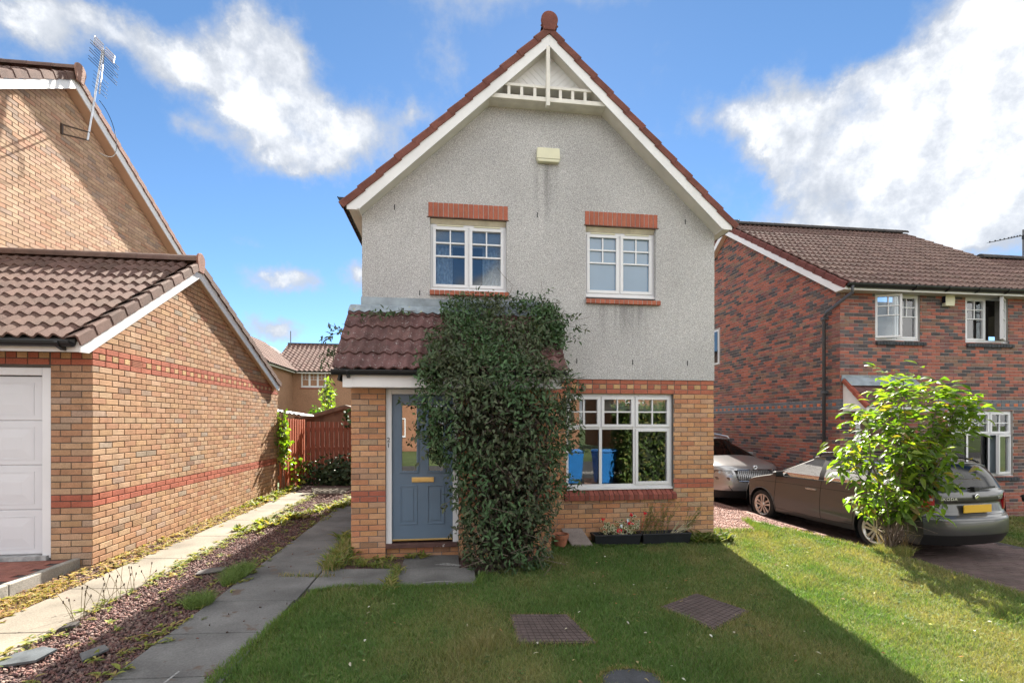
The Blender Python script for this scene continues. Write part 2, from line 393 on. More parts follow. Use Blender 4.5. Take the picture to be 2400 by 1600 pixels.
# ------------------------------------------------------------------ windows
def window(parent, O, U, N, w, h, lights, frame=.05, sash=.045, bar=.02, name='window', vents=None, glass=None, openings=None, mat=None, glass_of=None):
    """O lower-left-front corner; lights: list of (u0,u1,z0,z1,has_sash,(cols,rows) of glazing bars, split) in metres"""
    mat = mat or upvc; glass = glass or clear
    O, U, N = Vector(O), Vector(U), Vector(N); Z = Vector((0, 0, 1))
    fr = MB()
    def bx(mb, u0, u1, z0, z1, n0, n1, fO=O, fU=U, fN=N):
        mb.obox(fO + fU * (u0 + u1) / 2 + Z * (z0 + z1) / 2 + fN * (n0 + n1) / 2, fU * (u1 - u0) / 2, Z * (z1 - z0) / 2, fN * (n1 - n0) / 2)
    f = frame
    bx(fr, 0, w, 0, f, -.06, 0); bx(fr, 0, w, h - f, h, -.06, 0); bx(fr, 0, f, f, h - f, -.06, 0); bx(fr, w - f, w, f, h - f, -.06, 0)
    us = sorted(set(round(l[0], 3) for l in lights if l[0] > .01)); zs = sorted(set(round(l[2], 3) for l in lights if l[2] > .01))
    for u in us: bx(fr, u - .025, u + .025, f, h - f, -.06, -.002)
    for z in zs: bx(fr, f, w - f, z - .025, z + .025, -.06, -.004)
    bx(fr, -.015, w + .015, -.035, -.001, -.06, .035)
    fo = fr.build(name, mat, parent, bevel=.004)
    for li, l in enumerate(lights):
        u0, u1, z0, z1, has, grid = l[:6]
        a0 = u0 + (f - .012 if u0 < .01 else .013); a1 = u1 - (f - .012 if u1 > w - .01 else .013)
        b0 = z0 + (f - .012 if z0 < .01 else .013); b1 = z1 - (f - .012 if z1 > h - .01 else .013)
        fO, fU, fN = O, U, N
        op = (openings or {}).get(li)
        if op:  # hinged casement, turned about its side (hinge 'l' or 'r')
            hu = a0 if op[0] == 'l' else a1; H = O + U * hu
            q = Matrix.Rotation(op[1], 3, 'Z'); fU = q @ U; fN = q @ N; fO = H - fU * hu + fN * .01
        s = MB(); sw = sash if has else .012; n1 = .016 if has else -.006; n0 = -.04 if has else -.035
        bx(s, a0, a1, b0, b0 + sw, n0, n1, fO, fU, fN); bx(s, a0, a1, b1 - sw, b1, n0, n1, fO, fU, fN)
        bx(s, a0, a0 + sw, b0 + sw, b1 - sw, n0, n1, fO, fU, fN); bx(s, a1 - sw, a1, b0 + sw, b1 - sw, n0, n1, fO, fU, fN)
        so_ = s.build('sash', mat, fo, bevel=.003)
        g0, g1, h0, h1 = a0 + sw - .004, a1 - sw + .004, b0 + sw - .004, b1 - sw + .004
        if grid:
            gb = MB(); cols, rows, zfrac = grid
            zb = h0 + (h1 - h0) * zfrac
            for c in range(1, cols): bx(gb, g0 + (g1 - g0) * c / cols - bar / 2, g0 + (g1 - g0) * c / cols + bar / 2, zb if zfrac else h0, h1, -.028, .001, fO, fU, fN)
            for q_ in range(0 if zfrac else 1, rows):
                zz = zb + (h1 - zb) * q_ / rows; bx(gb, g0, g1, zz - bar * .55, zz + bar * .55, -.028, .003, fO, fU, fN)
            gb.build('glazing_bar', mat, fo)
        p = MB(); bx(p, g0, g1, h0, h1, -.030, -.022, fO, fU, fN)
        p.build('pane', (glass_of or {}).get(li, glass), fo)
    for v in vents or ():
        vb = MB(); bx(vb, v[0], v[1], h - .026, h - .008, 0, .014); vb.build('trickle_vent', cream_plastic if v[2] else mat, fo)
    return fo
# ================================================================== the ground
XL, XR = -1.286, 4.236           # main house front corners
YF, YB = 7.35, 15.2              # main house front and back
def sheet(name, pts, mat, off=0.0, zf=None, sub=1):
    """flat patch following the slope of the plot, cut into strips along x so it can tilt"""
    zf = zf or gz
    mb = MB()
    xs = sorted(set([p[0] for p in pts] + [3.0])); x0, x1 = min(xs), max(xs)
    cuts = [x0] + ([3.0] if x0 < 3.0 < x1 else []) + [x1]
    for a, b in zip(cuts, cuts[1:]):
        q = clip2(pts, a, b)
        if len(q) > 2: mb.add([(p[0], p[1], zf(p[0]) + off) for p in q], [tuple(range(len(q)))])
    return structure(mb.build(name, mat))
def clip2(pts, a, b):
    out = pts
    for sgn, lim in ((1, a), (-1, b)):
        inp, out = out, []
        for j in range(len(inp)):
            p, q = inp[j], inp[(j + 1) % len(inp)]; dp, dq = sgn * (p[0] - lim), sgn * (q[0] - lim)
            if dp >= -1e-9: out.append(p)
            if dp * dq < -1e-12:
                t = dp / (dp - dq); out.append((p[0] + t * (q[0] - p[0]), p[1] + t * (q[1] - p[1])))
    return out
earth = M('earth', (.10, .075, .055), vary=.35, scale=1.5, fine=.35, fscale=60, bump=.6, bscale=40, rough=.95)
far_grass = M('far_grass', (.07, .10, .035), vary=.25, scale=.6, fine=.3, fscale=40, rough=.95)
mb = MB(); mb.add([(-400, -400, -.62), (400, -400, -.62), (400, 400, -.62), (-400, 400, -.62)], [(0, 1, 2, 3)]); structure(mb.build('ground', far_grass))
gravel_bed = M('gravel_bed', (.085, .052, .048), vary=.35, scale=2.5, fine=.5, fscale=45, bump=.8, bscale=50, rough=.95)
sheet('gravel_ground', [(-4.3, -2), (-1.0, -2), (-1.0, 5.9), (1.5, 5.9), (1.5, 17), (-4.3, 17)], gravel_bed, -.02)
lawn_m = M('lawn_soil', (.085, .10, .030), vary=.4, scale=1.6, fine=.35, fscale=70, bump=.7, bscale=60, rough=.95)
LAWN = [(-1.75, -.5), (-1.60, 2.6), (-1.58, 3.5), (-1.50, 4.4), (-1.38, 5.22), (-1.1, 5.34), (-.4, 5.30), (.28, 5.33), (.40, 5.75), (1.25, 6.3), (1.4, 7.36), (4.24, 7.36), (4.45, 7.85), (5.35, 7.72), (5.68, 8.7), (5.93, 7.85), (6.12, 6.9), (6.25, 6.2), (6.22, 5.4), (6.17, 4.7), (6.25, 4.2), (6.6, 2.5), (7.2, -.5)]
sheet('lawn', LAWN, lawn_m, 0)
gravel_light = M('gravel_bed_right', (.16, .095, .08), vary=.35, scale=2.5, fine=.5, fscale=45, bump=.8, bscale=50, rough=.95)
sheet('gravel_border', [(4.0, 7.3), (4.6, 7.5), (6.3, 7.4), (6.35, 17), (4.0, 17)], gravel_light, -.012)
drive_m = M('driveway_bed', (.05, .042, .042), vary=.3, scale=3, fine=.3, fscale=50, rough=.9)
mb = MB(); mb.add([(5.7, -1, -.25), (9.2, -1, -.25), (9.2, 20, -.25), (5.7, 20, -.25)], [(0, 1, 2, 3)]); structure(mb.build('driveway', drive_m))
mb = MB(); mb.add([(8.5, -1, -.37), (30, -1, -.37), (30, 22, -.37), (8.5, 22, -.37)], [(0, 1, 2, 3)]); structure(mb.build('neighbour_lawn', lawn_m))
asphalt = M('asphalt', (.055, .055, .057), vary=.2, scale=1.5, fine=.3, fscale=90, bump=.4, bscale=120, rough=.9)
paving = M('pavement_slabs', (.21, .20, .19), vary=.2, scale=1.2, fine=.15, fscale=60, rough=.9)
mb = MB(); mb.box(-60, 60, -3.2, -1.0, -.6, -.10); structure(mb.build('pavement', paving))
mb = MB(); mb.box(-60, 60, -9.4, -3.2, -.6, -.21); structure(mb.build('road', asphalt))

# ================================================================== main house
house = thing('house', (1.475, YF, 0), 'grey pebble-dashed gabled house with blue front door and ivy-covered porch', 'house')
ROUGH = None
def roughcast():
    m = bpy.data.materials.new('roughcast'); m.use_nodes = True; t = m.node_tree; L = t.links.new; N = t.nodes.new; b = t.nodes['Principled BSDF']
    geo = N('ShaderNodeNewGeometry'); pos = geo.outputs['Position']
    n1 = N('ShaderNodeTexNoise'); n1.inputs['Scale'].default_value = 80; n1.inputs['Detail'].default_value = 3; n1.inputs['Roughness'].default_value = .75; L(pos, n1.inputs['Vector'])
    cr = N('ShaderNodeValToRGB'); e = cr.color_ramp.elements
    e[0].position = .33; e[0].color = (.19, .185, .184, 1); e[1].position = .70; e[1].color = (.78, .77, .76, 1)
    for p, c in ((.42, (.335, .33, .33)), (.53, (.425, .42, .418)), (.60, (.55, .545, .54))): x = e.new(p); x.color = (*c, 1)
    L(n1.outputs[0], cr.inputs[0])
    n2 = N('ShaderNodeTexNoise'); n2.inputs['Scale'].default_value = .9; n2.inputs['Detail'].default_value = 5; L(pos, n2.inputs['Vector'])
    mr = N('ShaderNodeMapRange'); L(n2.outputs[0], mr.inputs[0]); mr.inputs[1].default_value = .3; mr.inputs[2].default_value = .7; mr.inputs[3].default_value = .9; mr.inputs[4].default_value = 1.1
    # rain streaks: below the alarm box and below the right window sill
    sp = N('ShaderNodeSeparateXYZ'); L(pos, sp.inputs[0])
    def mth(op, a, b_=None):
        n = N('ShaderNodeMath'); n.operation = op
        for i, v in enumerate((a, b_)):
            if v is None: continue
            if isinstance(v, (int, float)): n.inputs[i].default_value = v
            else: L(v, n.inputs[i])
        return n.outputs[0]
    def ss(v, a, c):
        n = N('ShaderNodeMapRange'); n.interpolation_type = 'SMOOTHSTEP'; L(v, n.inputs[0]); n.inputs[1].default_value = a; n.inputs[2].default_value = c; return n.outputs[0]
    mp = N('ShaderNodeMapping'); mp.inputs['Scale'].default_value = (9, 9, .35); L(pos, mp.inputs[0])
    ns = N('ShaderNodeTexNoise'); ns.inputs['Scale'].default_value = 1; ns.inputs['Detail'].default_value = 4; L(mp.outputs[0], ns.inputs['Vector'])
    def streak(xc, hw, ztop, zbot, amt):
        a = mth('SUBTRACT', 1.0, ss(mth('ABSOLUTE', mth('SUBTRACT', sp.outputs[0], xc)), hw * .35, hw))
        v = mth('MULTIPLY', ss(sp.outputs[2], zbot, ztop - .02), mth('LESS_THAN', sp.outputs[2], ztop))
        return mth('MULTIPLY', mth('MULTIPLY', mth('MULTIPLY', a, v), ss(ns.outputs[0], .35, .65)), amt)
    tot = mth('ADD', mth('ADD', streak(1.48, .24, 5.75, 4.2, .38), streak(2.7, .55, 3.68, 2.9, .38)), streak(.75, .5, 3.67, 3.3, .3))
    fac = mth('SUBTRACT', 1.0, mth('MINIMUM', tot, .7))
    mx_ = N('ShaderNodeMix'); mx_.data_type = 'RGBA'; mx_.blend_type = 'MULTIPLY'; mx_.inputs[0].default_value = 1; L(cr.outputs[0], mx_.inputs[6]); L(mth('MULTIPLY', mr.outputs[0], fac), mx_.inputs[7])
    L(mx_.outputs[2], b.inputs['Base Color']); b.inputs['Roughness'].default_value = .95; b.inputs['Specular IOR Level'].default_value = .15
    bp = N('ShaderNodeBump'); bp.inputs['Strength'].default_value = .9; bp.inputs['Distance'].default_value = .012; L(n1.outputs[0], bp.inputs['Height']); L(bp.outputs[0], b.inputs['Normal'])
    return m
rough_m = roughcast()
AX = (XL + XR) / 2 - .007
def soff(x): return 7.45 - .952 * abs(x - AX)      # underside of the soffit on the wall
zc = 2.445
mb = MB(); YW = YF - .015
WL = (-.298, .855, 3.745, 4.847); WR = (2.097, 3.243, 3.69, 4.847)
cols = [XL, WL[0], WL[1], AX, WR[0], WR[1], XR]
for a, b in zip(cols, cols[1:]):
    hole = WL if (a, b) == (WL[0], WL[1]) else WR if (a, b) == (WR[0], WR[1]) else None
    lo = 3.60 if b <= 1.2 and False else zc
    if hole:
        mb.prism([(a, YW, lo), (b, YW, lo), (b, YW, hole[2]), (a, YW, hole[2])], (0, .12, 0))
        mb.prism([(a, YW, hole[3]), (b, YW, hole[3]), (b, YW, soff(b)), (a, YW, soff(a))], (0, .12, 0))
    else: mb.prism([(a, YW, lo), (b, YW, lo), (b, YW, soff(b)), (a, YW, soff(a))], (0, .12, 0))
roughw = mb.build('roughcast_wall', rough_m, house)
mb = MB()
mb.box(XL, XL + .12, YW + .12, YB, zc, 4.86); mb.box(XR - .12, XR, YW + .12, YB, zc, 4.86)
mb.prism([(XL, YB, zc), (XR, YB, zc), (XR, YB, 4.86), (AX, YB, 7.4), (XL, YB, 4.86)], (0, -.12, 0))
mb.build('roughcast_wall', rough_m, house)
# brick ground floor
wall = MB()
for a, b, lo, hi in ((1.30, 1.794, -.5, zc), (3.549, XR, -.5, zc), (1.794, 3.549, -.5, .60), (1.794, 3.549, 2.235, zc)):
    wall.prism([(a, YF + .008, lo), (b, YF + .008, lo), (b, YF + .008, hi), (a, YF + .008, hi)], (0, .25, 0))
wall.box(XL + .01, XL + .26, YF + .3, YB - .01, -.5, zc); wall.box(XR - .26, XR - .01, YF + .3, YB - .01, -.5, zc); wall.box(XL + .3, XR - .3, YB - .26, YB - .01, -.5, zc)
wall = wall.build('wall', mortar_m, house)
def main_special(k): return 'half' if k == 1 else None
def main_pal(r, k, i, sp):
    if k in (0, 2, 21, 22): return red(r)
    if k == 1: return vcol((.44, .27, .14), r) if i % 2 else red(r)
    return buff(r, .05)
P = brickwork((0, YF, 0), (1, 0, 0), (0, -1, 0), [(1.38, -.25), (XR, -.25), (XR, zc), (1.38, zc)], zc, main_pal, holes=[(1.794, 3.549, .60, 2.222)], special=main_special, start=XR, seed=4)
P += brickwork((XL, 0, 0), (0, 1, 0), (-1, 0, 0), [(YF + .3, -.2), (YB, -.2), (YB, zc), (YF + .3, zc)], zc, main_pal, special=main_special, seed=41)
P += brickwork((XR, 0, 0), (0, 1, 0), (1, 0, 0), [(YF + .03, -.3), (YB, -.3), (YB, zc), (YF + .03, zc)], zc, main_pal, special=main_special, seed=42)
# porch piers, step
PY = 6.54
pw = MB()
pw.box(XL + .008, -.846 - .004, PY + .008, PY + .3, -.5, 2.22); pw.box(.113, 1.372, PY + .008, PY + .3, -.5, 2.22)
pw.box(XL + .008, XL + .25, PY + .3, YF + .3, -.5, 2.3); pw.box(1.14, 1.372, PY + .3, YF + .3, -.5, 2.3); pw.box(-.85, .113, PY + .09, PY + .35, -.5, .09)
pw.build('porch_wall', mortar_m, house)
def porch_pal(r, k, i, sp):
    kk = k + 3
    return red(r) if kk in (21, 22) else buff(r, .05)
zp = zc - 3 * .075
P += brickwork((0, PY, 0), (1, 0, 0), (0, -1, 0), [(XL, -.2), (-.846, -.2), (-.846, 2.215), (XL, 2.215)], zp, porch_pal, start=XL, seed=5)
P += brickwork((0, PY, 0), (1, 0, 0), (0, -1, 0), [(.113, -.2), (1.38, -.2), (1.38, 2.215), (.113, 2.215)], zp, porch_pal, start=.113, seed=6)
P += brickwork((XL, 0, 0), (0, 1, 0), (-1, 0, 0), [(PY, -.2), (YF + .3, -.2), (YF + .3, 2.215), (PY, 2.215)], zp, porch_pal, seed=7)
P += brickwork((0, PY + .08, 0), (1, 0, 0), (0, -1, 0), [(-.84, -.2), (.108, -.2), (.108, .09), (-.84, .09)], .09, lambda r, k, i, sp: buff(r, .1), start=-.9, seed=8)
# soldier course and sills
def soldier(x0, x1, z0, z1, n, ytop, yproud):
    for i in range(n):
        a = x0 + (x1 - x0) * i / n; b = x0 + (x1 - x0) * (i + 1) / n
        P.append(brick_piece((0, ytop, 0), (1, 0, 0), (0, -1, 0), [(a + .005, z0), (b - .005, z0), (b - .005, z1), (a + .005, z1)], red(rnd), yproud + rnd.uniform(-.001, .001), .03))
for x0, x1 in ((-.327, .877), (2.082, 3.272)):
    lm = MB()
    soldier(x0, x1, 4.852, 5.06, 16, YW, .012)
    lm.box(x0 + .002, x1 - .002, YW - .004, YW + .06, 4.853, 5.058); lm.build('lintel', pale_mortar, house)
for x0, x1, zt in ((-.305, .888, 3.742), (2.09, 3.308, 3.69)):
    lm = MB()
    soldier(x0, x1, zt - .068, zt, 16, YW, .055)
    lm.box(x0 + .003, x1 - .003, YW - .048, YW + .08, zt - .066, zt - .003); lm.build('sill', pale_mortar, house)
for x0, x1 in ((-.34, .89), (2.07, 3.285)):
    mb = MB(); mb.box(x0, x1, YW - .014, YW + .10, 4.838, 4.850); mb.build('lintel_plate', M('rusty_lintel', (.10, .05, .035), vary=.3, scale=10, rough=.7), house)
# sloping brick sill of the ground floor window
N_ = 23
sm = MB(); sm.prism([(1.76, YF - .045, .56), (1.76, YF + .12, .56), (1.76, YF + .12, .715), (1.76, YF - .045, .625)], (1.82, 0, 0)); sm.build('sill_mortar', mortar_m, house)
for i in range(N_):
    a = 1.755 + 1.83 * i / N_; b = 1.755 + 1.83 * (i + 1) / N_; m2 = MB()
    q = [(a + .005, YF - .055, .555), (a + .005, YF + .1, .555), (a + .005, YF + .1, .725), (a + .005, YF - .055, .635)]
    m2.prism(q, (b - a - .01, 0, 0))
    P.append((m2.V, m2.F, vcol((.20, .065, .05), rnd, .2), ((a + b) / 2, YF, .6)))
pieces(wall, 'brick', P, brick_m, 300, hide=lambda c: (c[0] < XL + .01 and c[1] > PY + .02) or c[0] > XR - .001)

# gable roof
TN = .935; sn, cs = TN / math.hypot(1, TN), 1 / math.hypot(1, TN)
YV = 7.08
def deck(x): return 7.62 - TN * abs(x - 1.467)
mb = MB()
for sg in (-1, 1):
    x0 = 1.467 + sg * 2.93
    mb.prism([(1.467, YV + .03, deck(1.467)), (x0, YV + .03, deck(x0)), (x0, YV + .03, deck(x0) - .05), (1.467, YV + .03, deck(1.467) - .05)], (0, YB + .2 - YV, 0))
roof = mb.build('roof', M('roof_felt', (.03, .028, .027), rough=.9), house)
T = []
for sg in (-1, 1):
    x0 = 1.467 + sg * 2.985; U = Vector((0, sg, 0)); Sv = Vector((-sg * cs, 0, sn)); Nv = Vector((sg * sn, 0, cs))
    O = Vector((x0, YB + .2 if sg < 0 else YV + .05, deck(x0) + .02))
    T += tile_field(O, U, Sv, Nv, YB + .15 - YV, 4.08, plum_tile, seed=20 + sg, seg=4)
    T += verge_tiles((x0, YV + .06, deck(x0) + .02), Sv, Nv, (0, -1, 0), 4.17, lambda r: vcol((.15, .058, .045), r, .15), gauge=.335, drop=.07, seed=9 + sg, over=.075)
T += ridge_tiles((1.467, YV + .02, 7.66), (1.467, YB + .2, 7.66), plum_tile, r0=.115)
pieces(roof, 'roof_tile', T, tile_m, 120, hide=lambda c: c[1] > YV + .35)
# round ridge end cap
mb = MB(); pts = []
for k in range(15):
    a = math.radians(-35 + 250 * k / 14); pts.append((1.467 + .128 * math.cos(a), 0, 7.755 + .128 * math.sin(a)))
pts += [(1.467 - .085, 0, 7.60), (1.467 + .085, 0, 7.60)]
mb.prism([(p[0], YV - .03, p[2]) for p in pts], (0, .05, 0), (.17, .062, .048)); mb.build('ridge_end_cap', tile_m, roof, bevel=.008)
# barge boards and soffits
mb = MB()
for sg in (-1, 1):
    xe = 1.467 + sg * 2.92; xb = 1.467 + sg * 2.78
    mb.prism([(1.467, YV, 7.62), (xe, YV, 4.89), (xe, YV, 4.785), (xb, YV, 4.785), (1.467, YV, 7.385)], (0, .022, 0))
mb.build('bargeboard', white_board, house, bevel=.004)
mb = MB()
for sg in (-1, 1):   # thin bead along the lower edge
    a = Vector((1.467 + sg * .02, YV - .006, 7.375)); b = Vector((1.467 + sg * 2.76, YV - .006, 4.80)); mb.bar(a, b, .012, .03)
mb.build('bargeboard_bead', white_board, house)
mb = MB()
for sg in (-1, 1):
    xb = 1.467 + sg * 2.79
    mb.prism([(1.467, YV + .022, 7.41), (xb, YV + .022, 4.80), (xb, YV + .022, 4.785), (1.467, YV + .022, 7.395)], (0, YW - YV + .03, 0))
    xe = 1.467 + sg * 2.92; x2 = XL if sg < 0 else XR
    mb.prism([(xe, YV + .022, 4.79), (x2, YV + .022, 4.79), (x2, YV + .022, 4.805), (xe, YV + .022, 4.805)], (0, YB - YV, 0))
    mb.box(min(xe, xe - sg * .02), max(xe, xe - sg * .02), YV + .023, YB + .1, 4.79, 4.93)
mb.build('soffit', M('soffit_cream', (.58, .55, .50), rough=.5, vary=.08, scale=3), house)
def gutter(name, A, B, Out, parent, brackets=(), r=.056):
    A, B, Out = Vector(A), Vector(B), Vector(Out); mb = MB(); k = 8; vs = []
    for c in (A, B):
        for rr in (r, r - .006):
            for m in range(k + 1):
                t = math.pi * m / k; vs.append(c + Out * (-math.cos(t) * rr) - Vector((0, 0, 1)) * (math.sin(t) * rr))
    n = k + 1; fs = []
    for m in range(k):
        fs += [(m, m + 1, 2 * n + m + 1, 2 * n + m), (n + m + 1, n + m, 3 * n + m, 3 * n + m + 1)]
    fs += [(0, n, 3 * n, 2 * n), (k, 2 * n + k, 3 * n + k, n + k)] + [tuple(range(n)), tuple(range(2 * n, 3 * n))[::-1]]
    mb.add(vs, fs); d = (B - A).normalized()
    for c in (A, B): mb.tube([c + Out * r * .98, c + Out * r * .98 + d * .001], .008, 6)
    mb.tube([A + Out * r, B + Out * r], .007, 6)
    g = mb.build(name, black_pl, parent, smooth=False)
    for s_ in brackets:
        c = A + (B - A) * s_; b = MB()
        b.prism([c + d * .02 + Out * (r + .012), c + d * .02 - Out * r, c + d * .02 - Out * r + Vector((0, 0, -.09)), c + d * .02 + Out * (-r + .03) + Vector((0, 0, -.09)), c + d * .02 + Out * (r * .8) + Vector((0, 0, -.06)), c + d * .02 + Out * (r + .012) + Vector((0, 0, -.02))], -d * .035)
        b.build('gutter_bracket', black_pl, g)
    return g
gutter('gutter', (-1.52, YV + .0, 4.95), (-1.52, YB, 4.95), (-1, 0, 0), house)
gutter('gutter', (4.455, YV + .0, 4.95), (4.455, YB, 4.95), (1, 0, 0), house)
# decorative gable timber
def btop(x): return 7.385 - .935 * abs(x - 1.467)
mb = MB()
mb.prism([(.575, YV + .024, 6.563), (2.36, YV + .024, 6.563), (2.29, YV + .024, 6.628), (.645, YV + .024, 6.628)], (0, .05, 0)); mb.build('lower_rail', dirty_white, house, bevel=.004)
mb = MB(); mb.box(.80, 2.13, YV + .024, YV + .07, 6.757, 6.80); mb.build('upper_rail', dirty_white, house, bevel=.004)
mb = MB(); mb.box(.80, 2.13, YV + .071, YW + .01, 6.765, 6.785); mb.box(.575, 2.36, YV + .075, YW + .01, 6.57, 6.59); mb.build('rail_soffit', dirty_white, house)
mb = MB(); mb.box(1.42, 1.475, YV - .02, YV + .05, 6.478, 7.36); mb.build('finial_post', dirty_white, house, bevel=.004)
for x in (.864, 1.056, 1.255, 1.644, 1.834, 2.026):
    mb = MB(); mb.box(x - .022, x + .022, YV + .03, YV + .062, 6.626, 6.759); mb.build('baluster', dirty_white, house, bevel=.003)
YP = 7.26
tri = [(.78, 6.775), (2.12, 6.775), (1.467, 7.40)]
for sg in (-1, 1):
    half = [(AX if False else 1.447, 6.775), (1.447, 7.42), (.74, 6.775)] if sg < 0 else [(1.447, 6.775), (2.16, 6.775), (1.447, 7.42)]
    if sg < 0: half = half[::-1]; half = [(.74, 6.775), (1.447, 6.775), (1.447, 7.42)]
    w_ = .078
    for i in range(16):
        # strips perpendicular to the barge board
        d = Vector((.73, -.683)) if sg < 0 else Vector((-.73, -.683)); n_ = Vector((.683, .73)) if sg < 0 else Vector((-.683, .73))
        c0 = Vector((.74 if sg < 0 else 2.16, 6.775)); a = c0 + n_ * (i * w_ + .0015); b = c0 + n_ * ((i + 1) * w_ - .0015)
        q = [a - d * 2, a + d * 2, b + d * 2, b - d * 2]; q = [(p.x, p.y) for p in q]
        ar = sum(q[j][0] * q[(j + 1) % 4][1] - q[(j + 1) % 4][0] * q[j][1] for j in range(4))
        if ar < 0: q = q[::-1]
        q = clip(q, half)
        if len(q) > 2:
            mb = MB(); mb.prism([(p[0], YP, p[1]) for p in q], (0, .02, 0)); mb.build('plank', white_board, house)
mb = MB(); mb.prism([(.7, YP + .012, 6.76), (2.2, YP + .012, 6.76), (1.467, YP + .012, 7.42)], (0, .05, 0)); mb.build('plank_backing', M('shadow_gap', (.5, .49, .46)), house)
# alarm box
mb = MB(); mb.prism([(1.325, 0, 5.965), (1.665, 0, 5.965), (1.672, 0, 5.80), (1.665, 0, 5.755), (1.33, 0, 5.755), (1.318, 0, 5.80)], (0, 0, 0.001)) if False else None
mb = MB(); v0 = [(1.312, 5.80), (1.318, 5.968), (1.668, 5.968), (1.676, 5.80), (1.655, 5.752), (1.334, 5.752)]
mb.prism([(p[0], YW - .075, p[1]) for p in v0], (0, .075, 0)); ab = mb.build('alarm_box', cream_plastic, house, bevel=.012)
mb = MB(); mb.box(1.315, 1.673, YW - .079, YW - .07, 5.796, 5.801); mb.build('seam', M('seam_dark', (.25, .24, .17)), ab)
# little weep vents in the roughcast
for x, z in ((-.818, 4.957), (1.332, 4.96), (3.739, 4.981), (1.954, 2.725), (2.861, 2.719), (3.775, 2.72), (-.45, 3.70)):
    mb = MB(); mb.box(x - .007, x + .007, YW - .004, YW + .01, z - .04, z + .04); mb.build('weep_vent', black_pl, house)
cream_head = M('window_head', (.55, .50, .40), rough=.7, vary=.15, scale=8)
for x0, x1 in ((-.298, .855), (2.097, 3.243)):
    mb = MB(); mb.prism([(x0 + .004, YW + .03, 4.838), (x0 + .004, YF + .062, 4.775), (x0 + .004, YF + .11, 4.775), (x0 + .004, YF + .11, 4.838)], (x1 - x0 - .008, 0, 0)); mb.build('window_head', cream_head, house)
mb = MB(); mb.box(1.796, 3.547, YF + .05, YF + .13, 2.218, 2.236); mb.build('window_head', cream_head, house)
# windows
W1 = (-.298, 3.777, 1.153, .993)
frost = M('frosted_glass', (.09, .17, .26), rough=.12, vary=.03, spec=.9, coat=.6)  # blue sky reflection is painted into the pane's base colour
lw, lh = 1.153, .993
window(house, (-.298, YF + .06, 3.778), (1, 0, 0), (0, -1, 0), lw, lh, [(0, lw / 2, 0, lh, True, (2, 2, .52)), (lw / 2, lw, 0, lh, True, (2, 2, .52))], vents=[(.10, .5, True), (.66, 1.06, True)])
window(house, (2.097, YF + .06, 3.772), (1, 0, 0), (0, -1, 0), 1.146, .998, [(0, .573, 0, .998, True, (2, 2, .52)), (.573, 1.146, 0, .998, True, (2, 2, .52))], vents=[(.10, .5, True), (.66, 1.06, True)], glass=frost)
ww, wh = 1.755, 1.475
window(house, (1.794, YF + .07, .742), (1, 0, 0), (0, -1, 0), ww, wh,
       [(0, .57, 0, .94, False, None), (.57, 1.13, 0, .94, False, None), (1.13, ww, 0, .94, True, None),
        (0, .57, .94, wh, True, (2, 2, 0)), (.57, 1.13, .94, wh, True, (2, 2, 0)), (1.13, ww, .94, wh, True, (2, 2, 0))], vents=[(.05, .5, False), (1.2, 1.65, False)])
# behind the glass: blind, curtains, dark rooms
blind_m = M('blind_fabric', (.50, .54, .60), rough=.8, vary=.05, scale=4); curtain_m = M('curtain_net', (.52, .58, .66), rough=.8, vary=.35, scale=30, stretch=(1, 1, .6))
def curtain(x0, x1, z0, z1, y, folds, name='curtain', mat=None):
    mb = MB(); n = folds * 6; vs = []
    for z in (z0, z1):
        for i in range(n + 1): vs.append((x0 + (x1 - x0) * i / n, y + .02 * math.sin(i / n * folds * 6.283), z))
    mb.add(vs, [(i, i + 1, n + 2 + i, n + 1 + i) for i in range(n)]); mb.build(name, mat or curtain_m, house, smooth=True)
mb = MB(); mb.box(-.24, .80, YF + .135, YF + .145, 4.46, 4.78); mb.build('roller_blind', blind_m, house, bevel=.004)
curtain(-.25, .04, 3.76, 4.5, YF + .18, 4); curtain(.50, .80, 3.76, 4.5, YF + .18, 4)
mb = MB(); mb.box(2.37, 3.5, YF + .2, YF + .21, 1.93, 2.2); mb.build('roller_blind', M('blind_pale', (.45, .46, .42), rough=.8, vary=.05), house)
room = MB(); room.box(-1.1, 1.3, YF + .25 + .3, YF + 3.3, 3.0, 3.02); room.box(1.45, 4.05, YF + .5, YF + 4.3, -.1, -.08); room.box(1.4, 4.1, YF + 4.3, YF + 4.4, -.1, 2.4); room.box(-1.1, 4.1, YF + 3.4, YF + 3.5, 2.6, 5.1); room.box(-1.15, 4.1, YF + .14, YF + 3.5, 4.88, 4.92); room.box(1.35, 1.40, YF + .2, YF + 3.4, 2.6, 4.88)
room.box(-1.15, 4.1, YF + .15, YF + 5, 2.5, 2.6)
room.build('interior', M('room_wall', (.12, .11, .10), rough=.9), house)
# porch roof
PS = Vector((0, 1.115, 1.05)).normalized(); PN = Vector((0, -PS.z, PS.y)); PO = Vector((-1.44, 6.215, 2.425))
mb = MB(); mb.prism([PO - PN * .03, PO + Vector((2.97, 0, 0)) - PN * .03, PO + Vector((2.97, 0, 0)) + PS * 1.53 - PN * .03, PO + PS * 1.53 - PN * .03], -PN * .03)
mb.prism([(-1.41, 6.30, 2.30), (-1.41, YW + .02, 2.30), (-1.41, YW + .02, 3.38)], (.03, 0, 0)); mb.prism([(1.48, 6.30, 2.30), (1.48, YW + .02, 2.30), (1.48, YW + .02, 3.38)], (.03, 0, 0))
pr_ = mb.build('porch_roof', dark_int, house)
PT = tile_field(PO, (1, 0, 0), PS, PN, 2.97, 1.50, plum_tile, gauge=.315, w=.297, h=.034, seed=31, seg=8)
pieces(pr_, 'roof_tile', PT, porch_tile_m, 300)
